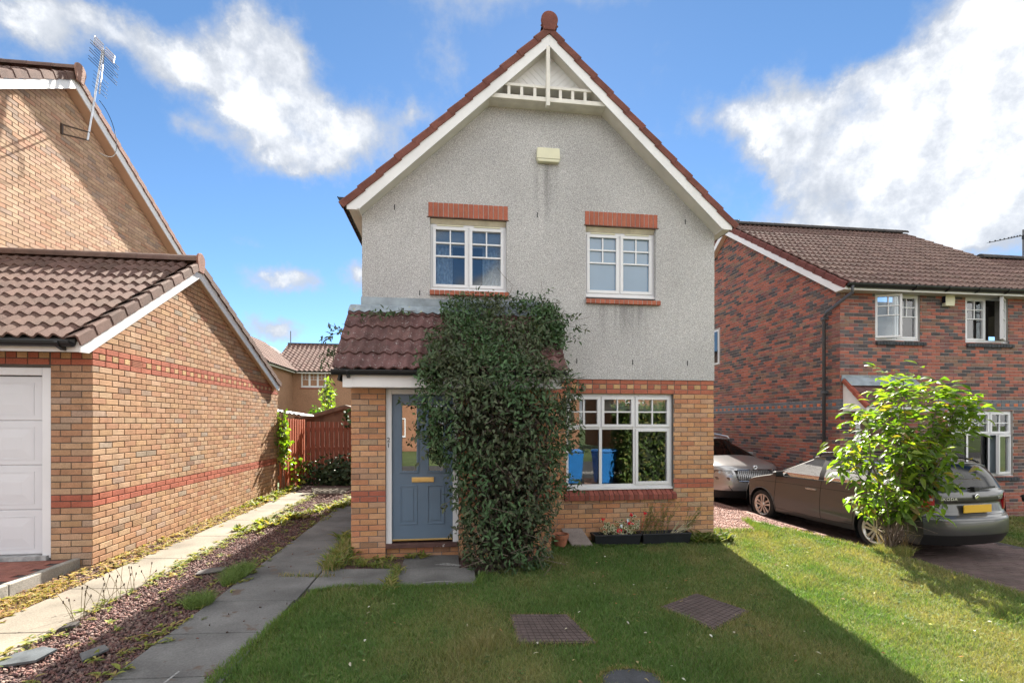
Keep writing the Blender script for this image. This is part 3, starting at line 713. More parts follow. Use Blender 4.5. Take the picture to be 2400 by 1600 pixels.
mb = MB(); mb.box(-1.335, 1.47, 6.29, 6.32, 2.213, 2.42); fas = mb.build('fascia', white_board, house, bevel=.004)
mb = MB(); mb.box(-1.335, 1.47, 6.32, PY + .02, 2.216, 2.23); mb.build('soffit', white_board, house)
mb = MB(); mb.box(-1.338, -1.22, 6.284, 6.29, 2.211, 2.41); mb.build('fascia_joint', white_board, fas)
gutter('gutter', (-1.46, 6.235, 2.415), (1.535, 6.235, 2.415), (0, -1, 0), house, brackets=(.065, .43, .9))
# lead flashing: upstand and apron dressed over the tiles
mb = MB()
mb.box(-1.30, .0, YW - .012, YW + .01, 3.50, 3.615); mb.box(.0, 1.45, YW - .013, YW + .01, 3.50, 3.655 if False else 3.62)
n = 40; vs = []
for j, s_ in enumerate((1.53, 1.46, 1.30)):
    for i in range(n + 1):
        u = 2.97 * i / n; p = PO + Vector((u, 0, 0)) + PS * s_ + PN * (.030 + (.010 + .034 * (.5 + .5 * math.cos(2 * math.pi * u / .1485))) * (0, .6, 1)[j]); vs.append(p)
mb.add(vs, [(j * (n + 1) + i + 1, j * (n + 1) + i, (j + 1) * (n + 1) + i, (j + 1) * (n + 1) + i + 1) for j in range(2) for i in range(n)])
mb.build('lead_flashing', lead_m, house, smooth=False)

# front door
doorp = M('blue_door_paint', (.095, .145, .208), rough=.38, vary=.05, scale=3, spec=.45)
mb = MB(); mb.box(-.846, -.770, PY + .04, PY + .12, .14, 2.215); mb.box(.036, .112, PY + .04, PY + .12, .14, 2.215); mb.box(-.770, .036, PY + .04, PY + .12, 2.145, 2.215)
dframe = mb.build('door_frame', upvc, house, bevel=.005)
DY = PY + .075
D = MB()
panes = [(-.645, -.440, 1.112, 2.005), (-.290, -.085, 1.112, 2.005)]
xs = [-.768, -.655, -.430, -.300, -.075, .034]
for a, b, lo, hi in ((-.768, -.645, .205, 2.142), (-.440, -.290, .205, 2.142), (-.085, .034, .205, 2.142), (-.645, -.440, .205, 1.112), (-.290, -.085, .205, 1.112), (-.645, -.440, 2.005, 2.142), (-.290, -.085, 2.005, 2.142)):
    D.box(a, b, DY, DY + .04, lo, hi)
door = D.build('door', doorp, house)
def moulding(mb, x0, x1, z0, z1, y, w, d):
    for (a, b, c, e) in ((x0, x1, z0, z0 + w), (x0, x1, z1 - w, z1), (x0, x0 + w, z0 + w, z1 - w), (x1 - w, x1, z0 + w, z1 - w)): mb.box(a, b, y - d, y + .005, c, e)
for x0, x1, z0, z1 in panes:
    mb = MB(); moulding(mb, x0 - .022, x1 + .022, z0 - .022, z1 + .022, DY, .028, .013); mb.build('pane_moulding', doorp, door, bevel=.004)
    mb = MB(); mb.box(x0 - .004, x1 + .004, DY + .008, DY + .014, z0 - .004, z1 + .004); mb.build('pane', glass_mat('door_glass', refl=1, see=.25, ior=2.6), door)
for x0, x1 in ((-.668, -.438), (-.308, -.078)):
    mb = MB(); moulding(mb, x0, x1, .40, .925, DY, .016, .010); mb.build('panel_moulding', doorp, door, bevel=.005)
    mb = MB(); mb.prism([(x0 + .05, DY, .45), (x1 - .05, DY, .45), (x1 - .05, DY, .875), (x0 + .05, DY, .875)], (0, -.009, 0)); mb.build('raised_panel', doorp, door, bevel=.007)
brass = M('brass', (.60, .42, .18), rough=.32, metal=.9, vary=.08, scale=12)
mb = MB(); mb.box(-.511, -.217, DY - .014, DY, .966, 1.033); lb = mb.build('letterbox', brass, door, bevel=.004)
mb = MB(); mb.box(-.49, -.238, DY - .018, DY - .01, .978, 1.022); mb.build('flap', brass, door, bevel=.003)
mb = MB(); mb.box(-.766, .032, DY - .02, DY + .02, .185, .207); mb.build('threshold_strip', brass, door, bevel=.003)
mb = MB(); mb.box(-.852, .118, PY + .0, PY + .13, .10, .16); mb.build('door_sill', M('brown_sill', (.085, .045, .04), rough=.5, vary=.2, scale=8, speck=((.5, .5, .48), 16, .68)), house, bevel=.006)
def text(body, name, loc, size, rot, mat, parent, extrude=.002, spacing=1.0, align='CENTER', sx=1.0):
    cu = bpy.data.curves.new(name, 'FONT'); cu.body = body; cu.size = size; cu.extrude = extrude; cu.align_x = align; cu.align_y = 'CENTER'; cu.space_character = spacing
    o = bpy.data.objects.new(name, cu); COL.objects.link(o)
    dg = bpy.context.evaluated_depsgraph_get(); me = bpy.data.meshes.new_from_object(o.evaluated_get(dg)); bpy.data.objects.remove(o)
    me.materials.clear(); me.materials.append(mat)
    o = bpy.data.objects.new(name, me); COL.objects.link(o)
    o.matrix_world = Matrix.Translation(loc) @ rot.to_matrix().to_4x4() @ Matrix.Diagonal((sx, 1, 1, 1))
    if parent is not None:
        bpy.context.view_layer.update(); w = o.matrix_world.copy(); o.parent = parent; off = Vector((0, 0, 0)); p = parent
        while p is not None: off += Vector(p.location); p = p.parent
        o.location = Vector(o.location) - off
    return o
from mathutils import Euler
num_m = M('number_black', (.01, .01, .012), rough=.4, vary=.05)
text('2', 'house_number', Vector((-.812, PY + .037, 1.535)), .085, Euler((R(90), 0, 0)), num_m, house)
text('1', 'house_number', Vector((-.812, PY + .037, 1.462)), .085, Euler((R(90), 0, 0)), num_m, house)
# ================================================================== garage on the left
garage = thing('garage', (-5.6, 9.3, .2), 'low buff brick garage with a white panelled door and tiled roof', 'garage')
GX = -4.13; GF, GB = 6.2, 12.30
GXW = -7.0
def gwall(y): return min(2.62 + .6416 * (y - 6.06), 4.20 - .4424 * (y - 8.467))
gtop = [(GF, gwall(GF)), (8.467, gwall(8.467)), (GB, gwall(GB))]
mb = MB()
mb.prism([(GX - .010, GF + .012, -.5), (GX - .010, GB, -.5), (GX - .010, GB, gtop[2][1]), (GX - .010, 8.467, gtop[1][1]), (GX - .010, GF + .012, gtop[0][1])], (-.2, 0, 0))
mb.box(-4.57, GX - .01, GF + .008, GF + .25, -.5, 2.6); mb.box(GXW, -6.9, GF + .008, GF + .25, -.5, 2.6); mb.box(-6.9, -4.57, GF + .008, GF + .25, 2.40, 2.6)
mb.prism([(GXW, GF, -.5), (GXW, GB, -.5), (GXW, GB, 2.5), (GXW, 8.467, 4.1), (GXW, GF, 2.5)], (.2, 0, 0)); mb.box(GXW, GX - .21, GB - .2, GB, -.5, 2.5)
gw = mb.build('wall', dark_mortar, garage)
gzt = 2.425 + .075 * 3 + .005     # top of the three band courses
def g_special(k): return 'half' if k == 1 else None
def g_pal(r, k, i, sp):
    if k in (0, 2) or k in (23, 24): return red(r)
    if k == 1: return vcol((.44, .28, .15), r) if i % 2 else red(r)
    c_ = buff(r, .05) if r.random() < .45 else vcol(r.choice(BUFF[:4]), r, .08); return (c_[0] * .85, c_[1] * .97, c_[2] * 1.11)
P = brickwork((GX, 0, 0), (0, 1, 0), (1, 0, 0), [(GF, -.1), (GB, -.1), (GB, gtop[2][1]), (8.467, gtop[1][1]), (GF, gtop[0][1])], gzt, g_pal, special=g_special, start=GF, seed=51,
              holes=[(6.905, 7.13, 2.505, 2.575), (6.92, 7.145, .405, .475)])
P += brickwork((0, GF, 0), (1, 0, 0), (0, -1, 0), [(-4.565, .05), (GX, .05), (GX, 2.58), (-4.565, 2.58)], gzt, lambda r, k, i, sp: g_pal(r, k, i, sp), special=g_special, start=GX, seed=52)
P += brickwork((0, GF, 0), (1, 0, 0), (0, -1, 0), [(GXW, 2.42), (-4.565, 2.42), (-4.565, 2.58), (GXW, 2.58)], gzt, lambda r, k, i, sp: g_pal(r, k, i, sp), special=g_special, start=GX, seed=53)
garage_brick = M('garage_brick', attr=True, rough=.9, vary=.14, scale=7, fine=.33, fscale=130, bump=.8, bscale=150, spec=.12, speck=((.62, .60, .58), 11, .725))
pieces(gw, 'brick', P, garage_brick, 300)
# terracotta air bricks
terra = M('terracotta', (.38, .15, .09), vary=.15, scale=9, fine=.2, rough=.85)
for y0, z0, m_ in ((6.91, 2.508, terra), (6.925, .408, M('buff_vent', (.42, .27, .16), rough=.9))):
    mb = MB(); mb.box(GX - .03, GX - .004, y0, y0 + .215, z0, z0 + .065); va = mb.build('air_brick', dark_int, gw)
    mb = MB()
    for i in range(4): mb.box(GX - .006, GX + .003, y0, y0 + .215, z0 + .021 * i - .002, z0 + .021 * i + .006)
    for i in range(13): mb.box(GX - .006, GX + .0025, y0 + .0165 * i, y0 + .0165 * i + .006, z0, z0 + .065)
    mb.build('air_brick_grille', m_, gw)
# garage door
gd = M('garage_door_white', (.56, .57, .60), rough=.4, vary=.03, scale=2, spec=.4)
mb = MB(); mb.box(-4.67, -4.572, GF + .02, GF + .12, .2, 2.40); mb.box(-6.9, -6.8, GF + .02, GF + .12, .2, 2.40); mb.box(-6.8, -4.67, GF + .02, GF + .12, 2.31, 2.40)
mb.build('door_frame', upvc, garage, bevel=.006)
gdo = MB(); gdo.box(-6.8, -4.675, GF + .075, GF + .11, .24, 2.30); gdo = gdo.build('door', gd, garage)
for r_ in range(4):
    z0 = .245 + r_ * .515
    mb = MB(); mb.box(-6.8, -4.68, GF + .062, GF + .075, z0 + .004, z0 + .507); pn = mb.build('door_panel', gd, gdo, bevel=.004)
    for c_ in range(4):
        x1 = -4.78 - c_ * .52; x0 = x1 - .44
        mb = MB(); moulding(mb, x0, x1, z0 + .06, z0 + .44, GF + .062, .010, .004)
        mb.prism([(x0 + .014, GF + .062, z0 + .074), (x1 - .014, GF + .062, z0 + .074), (x1 - .014, GF + .062, z0 + .426), (x0 + .014, GF + .062, z0 + .426)], (0, -.0015, 0))
        cx, cz = (x0 + x1) / 2, z0 + .25
        o = [(x0 + .03, z0 + .09), (x1 - .03, z0 + .09), (x1 - .03, z0 + .41), (x0 + .03, z0 + .41)]; i_ = [(cx - .10, cz - .07), (cx + .10, cz - .07), (cx + .10, cz + .07), (cx - .10, cz + .07)]
        mb.add([(p[0], GF + .060, p[1]) for p in o] + [(p[0], GF + .054, p[1]) for p in i_], [(0, 1, 5, 4), (1, 2, 6, 5), (2, 3, 7, 6), (3, 0, 4, 7), (4, 5, 6, 7)])
        mb.build('embossed_square', gd, gdo)
mb = MB(); mb.box(-6.8, -4.6, GF - .02, GF + .1, .17, .235); mb.build('door_threshold', M('threshold', (.30, .30, .30), rough=.8, vary=.4, scale=12), garage)
# roof
GS = Vector((0, 1, .6416)).normalized(); GN = Vector((0, -GS.z, GS.y)); GO = Vector((-7.07, 5.86, 2.675)); gl = (8.467 - 5.86) / GS.y
BS = Vector((0, -1, .4424)).normalized(); BN = Vector((0, BS.z, -BS.y)); BN = Vector((0, -BS.z / 1, -BS.y)) if False else Vector((0, .4424, 1)).normalized()
mb = MB()
a0, a1, a2 = (5.86, 2.675), (8.467, 2.675 + .6416 * 2.607), (12.2, 2.675 + .6416 * 2.607 - .4424 * 3.733)
mb.prism([(-7.05, *a0), (-7.05, *a1), (-7.05, *a2), (-7.05, a2[0], a2[1] - .04), (-7.05, a1[0], a1[1] - .04), (-7.05, a0[0], a0[1] - .04)], (2.97, 0, 0))
gr = mb.build('roof', dark_int, garage)
def garage_tile(r): return vcol((.115, .068, .055), r, .14)
T = tile_field(GO, (1, 0, 0), GS, GN, 2.95, gl, garage_tile, gauge=.315, w=.30, h=.046, seed=61, seg=8)
T += tile_field((-4.05, a2[0], a2[1]), (-1, 0, 0), BS, BN, 3.0, 4.06, garage_tile, gauge=.33, seed=62)
T += verge_tiles((-4.11, 5.85, 2.675), GS, GN, (1, 0, 0), gl, garage_tile, gauge=.315, drop=.085, over=.085, seed=63, wide=.06)
T += verge_tiles((-4.11, a2[0] + .02, a2[1]), BS, BN, (1, 0, 0), 4.06, garage_tile, gauge=.33, drop=.085, over=.085, seed=64, wide=.06)
T += ridge_tiles((-4.05, 8.467, a1[1] + .02), (-7.1, 8.467, a1[1] + .02), lambda r: vcol((.12, .075, .062), r, .1), r0=.12, ln=.45)
pieces(gr, 'roof_tile', T, tile_m, 300)
mb = MB(); pts = [(8.467 + .125 * math.cos(math.radians(a)), a1[1] + .05 + .125 * math.sin(math.radians(a))) for a in range(-30, 211, 20)] + [(8.467 - .075, a1[1] - .14), (8.467 + .075, a1[1] - .14)]
mb.prism([(-4.05, p[0], p[1]) for p in pts], (.03, 0, 0), (.22, .105, .078)); mb.build('ridge_end_cap', tile_m, gr, bevel=.006)
mb = MB()
mb.prism([(-4.05, 5.90, 2.54), (-4.05, 6.03, 2.545), (-4.05, 8.467, 4.115), (-4.05, 8.467, 4.30), (-4.05, 5.90, 2.66)], (-.02, 0, 0)); mb.build('bargeboard', white_board, garage, bevel=.003)
mb = MB(); mb.prism([(-4.05, 8.467, 4.115), (-4.05, 12.04, 2.535), (-4.05, 12.17, 2.535), (-4.05, 12.17, 2.67), (-4.05, 8.467, 4.30)], (-.02, 0, 0)); mb.build('bargeboard', white_board, garage, bevel=.003)
mb = MB(); mb.prism([(-4.07, 8.467, 4.125), (-4.07, 12.05, 2.54), (GX - .01, 12.05, 2.54), (GX - .01, 8.467, 4.125)], (0, 0, .012)); mb.prism([(-4.07, 6.10, 2.60), (-4.07, 8.467, 4.125), (GX - .01, 8.467, 4.125), (GX - .01, 6.10, 2.60)], (0, 0, .012)); mb.build('soffit', soffit_m, garage)
mb = MB(); mb.box(-7.05, -4.06, 5.905, 5.925, 2.545, 2.68); mb.build('fascia', white_board, garage, bevel=.003)
mb = MB(); mb.box(-7.05, -4.14, 5.925, GF, 2.585, 2.6); mb.build('soffit', white_board, garage)
gutter('gutter', (-7.05, 5.84, 2.645), (-4.09, 5.84, 2.645), (0, -1, 0), garage, brackets=(.35, .69, .96))

# ================================================================== tall neighbouring house on the left
tall = thing('brick_house', (-9, 11, 0), 'tall pale brown brick house rising behind the garage, with an aerial on its gable', 'house')
LX = -7.2
def lw(y): return 8.08 - (.69 * (10.1 - y) if y < 10.1 else .565 * (y - 10.1))
mb = MB(); mb.prism([(LX - .008, 6.6, -.5), (LX - .008, 15.5, -.5), (LX - .008, 15.5, lw(15.5)), (LX - .008, 10.1, lw(10.1)), (LX - .008, 6.6, lw(6.6))], (-.25, 0, 0)); mb.box(-14, LX - .26, 6.6, 15.5, -.5, 5.5)
tw = mb.build('wall', mortar_m, tall)
PALE = [(.43, .295, .20), (.41, .275, .185), (.46, .32, .225), (.40, .27, .19)]
def pale(r, k, i, sp):
    x = r.random()
    if x < .08: return vcol((.32, .235, .185), r)
    if x < .18: return vcol((.40, .24, .16), r)
    return vcol(r.choice(PALE), r)
P = brickwork((LX, 0, 0), (0, 1, 0), (1, 0, 0), [(6.6, 4.0), (15.5, 4.0), (15.5, lw(15.5) - .02), (10.1, lw(10.1) - .02), (6.6, lw(6.6) - .02)], 8.4, pale, seed=71)
pieces(tw, 'brick', P, brick_m, 300, hide=lambda c: c[2] < 4.5)
S1 = Vector((0, 1, .69)).normalized(); N1 = Vector((0, -.69, 1)).normalized(); S2 = Vector((0, -1, .565)).normalized(); N2 = Vector((0, .565, 1)).normalized()
ap = Vector((-7.0, 10.1, 8.34))
mb = MB(); f0 = ap - S1 * 5.2; b0 = ap - S2 * 6.4
mb.prism([f0 - Vector((.04, 0, 0)), ap - Vector((.04, 0, 0)), b0 - Vector((.04, 0, 0)), b0 - Vector((.04, 0, .05)), ap - Vector((.04, 0, .05)), f0 - Vector((.04, 0, .05))], (-7, 0, 0)); tr_ = mb.build('roof', dark_int, tall)
T = verge_tiles(f0 - Vector((.06, 0, 0)), S1, N1, (1, 0, 0), 5.2, garage_tile, gauge=.335, drop=.09, over=.085, seed=72, wide=.06)
T += verge_tiles(b0 - Vector((.06, 0, 0)), S2, N2, (1, 0, 0), 6.4, lambda r: vcol((.19, .10, .08), r, .15), gauge=.335, drop=.09, over=.085, seed=73, wide=.06)
T += tile_field(f0 + Vector((-7, 0, 0)), (1, 0, 0), S1, N1, 6.9, 5.2, garage_tile, seed=74, seg=4) + tile_field(b0 - Vector((.08, 0, 0)), (-1, 0, 0), S2, N2, 6.9, 6.4, garage_tile, seed=75, seg=4)
T += ridge_tiles(ap + Vector((.07, 0, .03)), ap + Vector((-7, 0, .03)), garage_tile, r0=.125)
pieces(tr_, 'roof_tile', T, tile_m, 60)
mb = MB(); pts = [(10.1 + .14 * math.cos(math.radians(a)), ap.z + .06 + .14 * math.sin(math.radians(a))) for a in range(-30, 211, 20)] + [(10.02, ap.z - .16), (10.18, ap.z - .16)]
mb.prism([(-6.95, p[0], p[1]) for p in pts], (.03, 0, 0), (.24, .14, .11)); mb.build('ridge_end_cap', tile_m, tr_, bevel=.006)
for (p0, p1) in ((f0, ap), (b0, ap)):
    mb = MB(); q = [p0 + Vector((0, 0, -.02)), p1 + Vector((0, 0, -.02)), p1 + Vector((0, 0, -.27)), p0 + Vector((0, 0, -.27))]; mb.prism(q, (-.02, 0, 0)); mb.build('bargeboard', white_board, tall, bevel=.003)
    mb = MB(); q = [p0 + Vector((-.02, 0, -.265)), p1 + Vector((-.02, 0, -.265)), p1 + Vector((-.22, 0, -.265)), p0 + Vector((-.22, 0, -.265))]; mb.prism(q, (0, 0, .012)); mb.build('soffit', soffit_m, tall)

# rooftop aerial clamped to that gable
alu = M('aluminium', (.42, .43, .45), rough=.35, metal=.9, vary=.1, scale=10); darkmetal = M('dark_metal', (.05, .05, .055), rough=.5, metal=.4, vary=.1)
aer = thing('tv_aerial', (LX, 10.1, 7.2), 'tall rooftop tv aerial on a slanted mast bracketed to the left gable', 'aerial')
mbot = Vector((-6.88, 10.20, 7.16)); mtop = Vector((-6.88, 10.62, 9.26))
mb = MB(); mb.tube([mbot, mtop], .017, 8); mb.build('mast', alu, aer)
mb = MB(); mb.box(LX - .0, LX + .03, 9.99, 10.03, 7.14, 7.34); mb.bar((LX, 10.01, 7.33), (-6.86, 10.24, 7.33), .02, .02); mb.bar((LX, 10.01, 7.15), (-6.86, 10.22, 7.17), .02, .02); mb.build('wall_bracket', M('rusty_bracket', (.07, .05, .04), rough=.7, vary=.3), aer)
bd = Vector((0, .14, .98)).normalized()      # boom runs up the mast
bc = Vector((-6.83, 10.53, 8.83)); mb = MB(); mb.bar(bc - bd * .62, bc + bd * .36, .018, .018); mb.build('boom', alu, aer)
ex = Vector((.30, .95, -.25)).normalized()
for i in range(5):
    p = bc - bd * (.58 - i * .08); mb = MB(); mb.tube([p - ex * .15, p + ex * .15], .004, 5); mb.build('element', darkmetal, aer)
for i in range(8):
    p = bc - bd * (.14 - i * .058) + Vector((.02, 0, 0)); w_ = .29 if i in (0, 1, 3, 4, 6, 7) else .2; mb = MB(); mb.tube([p - ex * w_, p + ex * w_], .006, 5); mb.build('element', darkmetal, aer)
rc = bc + bd * .36
for s_ in (-1, 1):
    mb = MB()
    for k in range(4): mb.bar(rc + ex * s_ * .02 + bd * (.055 * (k - 1.5)), rc + ex * s_ * .21 + bd * (.055 * (k - 1.5)), .014, .022)
    mb.bar(rc + ex * s_ * .20 - bd * .09, rc + ex * s_ * .20 + bd * .09, .016, .016); mb.build('reflector', alu, aer)
mb = MB(); pts = []
for k in range(24):
    t = k / 23; pts.append(Vector((-6.84, 10.45 + .75 * math.sin(math.pi * t) * (.4 + t * .5), 8.1 - 1.0 * t + .12 * math.sin(t * 6))))
mb.tube(pts, .006, 5); mb.build('cable', black_pl, aer)

# ================================================================== red brick house on the right
rh = thing('red_brick_house', (11.4, 9.5, -.37), 'dark red brick house with grey banding and open casement windows, beside the parked cars', 'house')
RX, RY, RE = 8.39, 9.5, 20.5
def rwall(y): return min(4.70 + .675 * (y - 9.42), 7.62 - .675 * (y - 13.75))
mb = MB(); yy = [RY, 13.75, 18.2]
mb.prism([(RX + .008, RY + .3, -.7), (RX + .008, 18.2, -.7), (RX + .008, 18.2, 4.6), (RX + .008, 13.75, rwall(13.75)), (RX + .008, RY + .3, 4.95)], (.25, 0, 0))
RW = [(9.239, 10.36, 3.58, 4.62), (11.51, 12.63, 3.58, 4.62), (11.05, 12.762, .56, 2.04)]
segs = [(RX + .01, 9.239), (9.239, 10.36), (10.36, 11.05), (11.05, 11.51), (11.51, 12.63), (12.63, 12.762), (12.762, RE)]
for a, b in segs:
    hs_ = [h for h in RW if h[0] < b - .01 and h[1] > a + .01]
    zcur = -.7
    for h in sorted(hs_, key=lambda h: h[2]): mb.box(a, b, RY + .008, RY + .28, zcur, h[2]); zcur = h[3]
    mb.box(a, b, RY + .008, RY + .28, zcur, 4.72)
mb.box(RE - .2, RE, RY + .29, 18.2, -.7, 4.7); mb.box(RX + .3, RE, 17.9, 18.2, -.7, 4.7)
rw = mb.build('wall', pale_mortar, rh)
def right_pal(r, k, i, sp):
    if k in (0, 1, 2) and sp != 'x':
        if k == 1: return vcol((.42, .13, .07), r, .2) if i % 2 else vcol((.125, .135, .155), r, .06)
        return vcol((.125, .135, .155), r, .06)
    x = r.random()
    if x < .23: return vcol((.085, .075, .078), r, .25)
    if x < .44: return vcol((.18, .085, .078), r, .15)
    if x < .62: return vcol((.20, .12, .09), r, .15)
    return vcol((.30, .11, .08), r, .13)
zb_ = 2.282
P = brickwork((RX, 0, 0), (0, 1, 0), (-1, 0, 0), [(RY, -.45), (18.2, -.45), (18.2, 4.6), (13.75, rwall(13.75)), (RY, 4.75)][::1], zb_, right_pal, special=g_special, start=RY, seed=81, holes=[(14.2, 15.3, 3.6, 4.75)])
P += brickwork((0, RY, 0), (1, 0, 0), (0, -1, 0), [(RX, -.45), (16.5, -.45), (16.5, 4.70), (RX, 4.70)], zb_, right_pal, special=g_special, start=RX, seed=82, holes=[(a, b, c - .0, d) for a, b, c, d in RW])
dark_brick = (.055, .06, .068)
for x0, x1, zt in ((9.25, 10.47, 3.575), (11.52, 12.74, 3.575), (11.06, 12.87, .555)):
    n = 16 if x1 - x0 < 1.4 else 24
    for i in range(n):
        a = x0 + (x1 - x0) * i / n; b = x0 + (x1 - x0) * (i + 1) / n; m2 = MB(); m2.prism([(a + .005, RY - .05, zt - .10), (a + .005, RY + .08, zt - .10), (a + .005, RY + .08, zt), (a + .005, RY - .05, zt - .035)], (b - a - .01, 0, 0))
        P.append((m2.V, m2.F, vcol(dark_brick, rnd, .2), ((a + b) / 2, RY, zt)))
rb_m = M('right_brick', attr=True, rough=.85, vary=.10, scale=9, fine=.18, fscale=120, bump=.25, bscale=150, spec=.2)
pieces(rw, 'brick', P, rb_m, 300)
# roof: main block with the higher ridge and a lower wing carrying on to the right
RS = Vector((0, 1, .675)).normalized(); RN = Vector((0, -.675, 1)).normalized(); rl = (13.75 - 9.18) / RS.y
RO = Vector((8.27, 9.18, 4.68))
rz = 4.68 + .675 * 4.57
mb = MB()
mb.prism([(8.3, 9.18, 4.68), (8.3, 13.75, rz), (8.3, 18.3, 4.7), (8.3, 18.3, 4.62), (8.3, 13.75, rz - .07), (8.3, 9.18, 4.61)], (6.1, 0, 0))
mb.prism([(14.4, 9.18, 4.68), (14.4, 11.45, 4.68 + .675 * 2.27), (14.4, 13.8, 4.68), (14.4, 13.8, 4.6), (14.4, 9.18, 4.6)], (6.5, 0, 0))
rr_ = mb.build('roof', dark_int, rh)
def rt(r): return vcol((.112, .068, .057), r, .16)
T = tile_field(RO, (1, 0, 0), RS, RN, 6.1, rl, rt, gauge=.335, w=.30, h=.048, seed=83, seg=6)
T += tile_field(RO + Vector((6.1, 0, 0)), (1, 0, 0), RS, RN, 6.3, 2.27 / RS.y, rt, gauge=.335, w=.30, h=.048, seed=84, seg=6)
T += tile_field((14.4, 18.3, 4.7), (-1, 0, 0), Vector((0, -1, .675)).normalized(), Vector((0, .675, 1)).normalized(), 6.1, rl, rt, seed=85, seg=4)
T += verge_tiles(RO + Vector((.05, 0, 0)), RS, RN, (-1, 0, 0), rl, lambda r: vcol((.13, .045, .038), r, .12), gauge=.335, drop=.10, over=.09, seed=86, wide=.06)
T += verge_tiles((8.32, 18.3, 4.7), Vector((0, -1, .675)).normalized(), Vector((0, .675, 1)).normalized(), (-1, 0, 0), rl, lambda r: vcol((.13, .045, .038), r, .12), gauge=.335, drop=.10, over=.09, seed=87, wide=.06)
T += ridge_tiles((8.2, 13.75, rz + .03), (14.45, 13.75, rz + .03), lambda r: vcol((.05, .045, .045), r, .1), r0=.12)
T += ridge_tiles((14.3, 11.45, 4.68 + .675 * 2.27 + .03), (20.8, 11.45, 4.68 + .675 * 2.27 + .03), lambda r: vcol((.05, .045, .045), r, .1), r0=.12)
pieces(rr_, 'roof_tile', T, tile_m, 300)
mb = MB(); mb.prism([(8.235, 9.18, 4.60), (8.235, 13.75, rz - .09), (8.235, 13.75, rz - .27), (8.235, 9.44, 4.58), (8.235, 9.18, 4.58)], (.02, 0, 0)); mb.build('bargeboard', white_board, rh, bevel=.003)
mb = MB(); mb.prism([(8.235, 13.75, rz - .09), (8.235, 18.3, 4.6), (8.235, 18.3, 4.42), (8.235, 13.75, rz - .27)], (.02, 0, 0)); mb.build('bargeboard', white_board, rh)
mb = MB(); mb.prism([(8.255, 13.75, rz - .26), (8.255, 18.3, 4.43), (RX + .01, 18.3, 4.43), (RX + .01, 13.75, rz - .26)], (0, 0, .012)); mb.prism([(8.255, 9.44, 4.585), (8.255, 13.75, rz - .26), (RX + .01, 13.75, rz - .26), (RX + .01, 9.44, 4.585)], (0, 0, .012)); mb.build('soffit', soffit_m, rh)
mb = MB(); mb.box(8.26, 20.6, 9.215, 9.235, 4.575, 4.72); mb.build('fascia', white_board, rh, bevel=.003)
mb = MB(); mb.box(8.26, 20.6, 9.235, RY + .01, 4.59, 4.602); mb.build('soffit', M('soffit_grey', (.40, .37, .33), rough=.6), rh)
gutter('gutter', (8.25, 9.155, 4.69), (20.6, 9.155, 4.69), (0, -1, 0), rh, brackets=(.13, .195, .255, .315, .375))
grey_pl = M('grey_pipe', (.075, .078, .085), rough=.45, vary=.1, scale=6)
mb = MB(); mb.tube([(8.37, 9.15, 4.64), (8.37, 9.15, 4.50), (8.31, 9.78, 4.22), (8.31, 9.86, 4.12), (8.31, 9.86, -.3)], .036, 10); dp = mb.build('downpipe', grey_pl, rh, smooth=True)
for z in (4.1, 2.45, .55):
    mb = MB(); mb.box(8.26, 8.39, 9.815, 9.905, z - .03, z + .03); mb.build('pipe_clip', grey_pl, dp)
# windows, two of them with a leaf standing open
rwin = dict(frame=.05, sash=.05)
wdt = 1.121
window(rh, (9.239, RY + .05, 3.59), (1, 0, 0), (0, -1, 0), wdt, 1.02, [(0, wdt / 2, 0, 1.02, True, (2, 2, .52)), (wdt / 2, wdt, 0, 1.02, True, (2, 2, .52))], openings={0: ('l', R(-22))}, vents=[(.6, 1.0, True)])
window(rh, (11.51, RY + .05, 3.59), (1, 0, 0), (0, -1, 0), wdt, 1.02, [(0, wdt / 2, 0, 1.02, True, (2, 2, .52)), (wdt / 2, wdt, 0, 1.02, True, (2, 2, .52))], openings={1: ('r', R(32))})
window(rh, (11.05, RY + .05, .57), (1, 0, 0), (0, -1, 0), 1.712, 1.465, [(0, .57, 0, .94, False, None), (.57, 1.14, 0, .94, False, None), (1.14, 1.712, 0, .94, True, None), (0, .57, .94, 1.465, True, (2, 2, 0)), (.57, 1.14, .94, 1.465, True, (2, 2, 0)), (1.14, 1.712, .94, 1.465, True, (2, 2, 0))], openings={2: ('r', R(16))})
mb = MB(); mb.box(RX - .02, RX + .05, 14.25, 15.25, 3.62, 4.7); mb.build('side_window', upvc, rh)
mb = MB(); mb.box(RX - .03, RX + .0, 14.3, 15.2, 3.67, 4.65); mb.build('side_pane', glass_mat('pane_side', see=.2), rh)
mb = MB(); mb.box(9.2, 13, RY + .7, RY + .75, -.3, 4.6); mb.box(9.2, 13, RY + .3, RY + .7, 2.6, 3.0); mb.build('interior', M('room_wall_dark', (.045, .045, .05), rough=.9), rh)
mb = MB(); mb.box(11.75, 12.2, RY + .25, RY + .27, 3.6, 4.6); mb.build('curtain', M('red_curtain', (.22, .03, .04), rough=.8, vary=.3, scale=20), rh)
for x0, x1, z0, z1 in ((9.3, 10.3, 3.62, 4.5), (11.56, 11.8, 3.62, 4.55), (12.35, 12.72, .6, 2.0)):
    mb = MB(); mb.box(x0, x1, RY + .3, RY + .31, z0, z1); mb.build('blind', M('pale_blind', (.30, .36, .42), rough=.8, vary=.1), rh)
mb = MB(); mb.box(11.52, 11.80, RY + .16, RY + .17, .62, .90)
mb.build('window_ornament', M('ornament', (.45, .45, .46), vary=.1), rh)
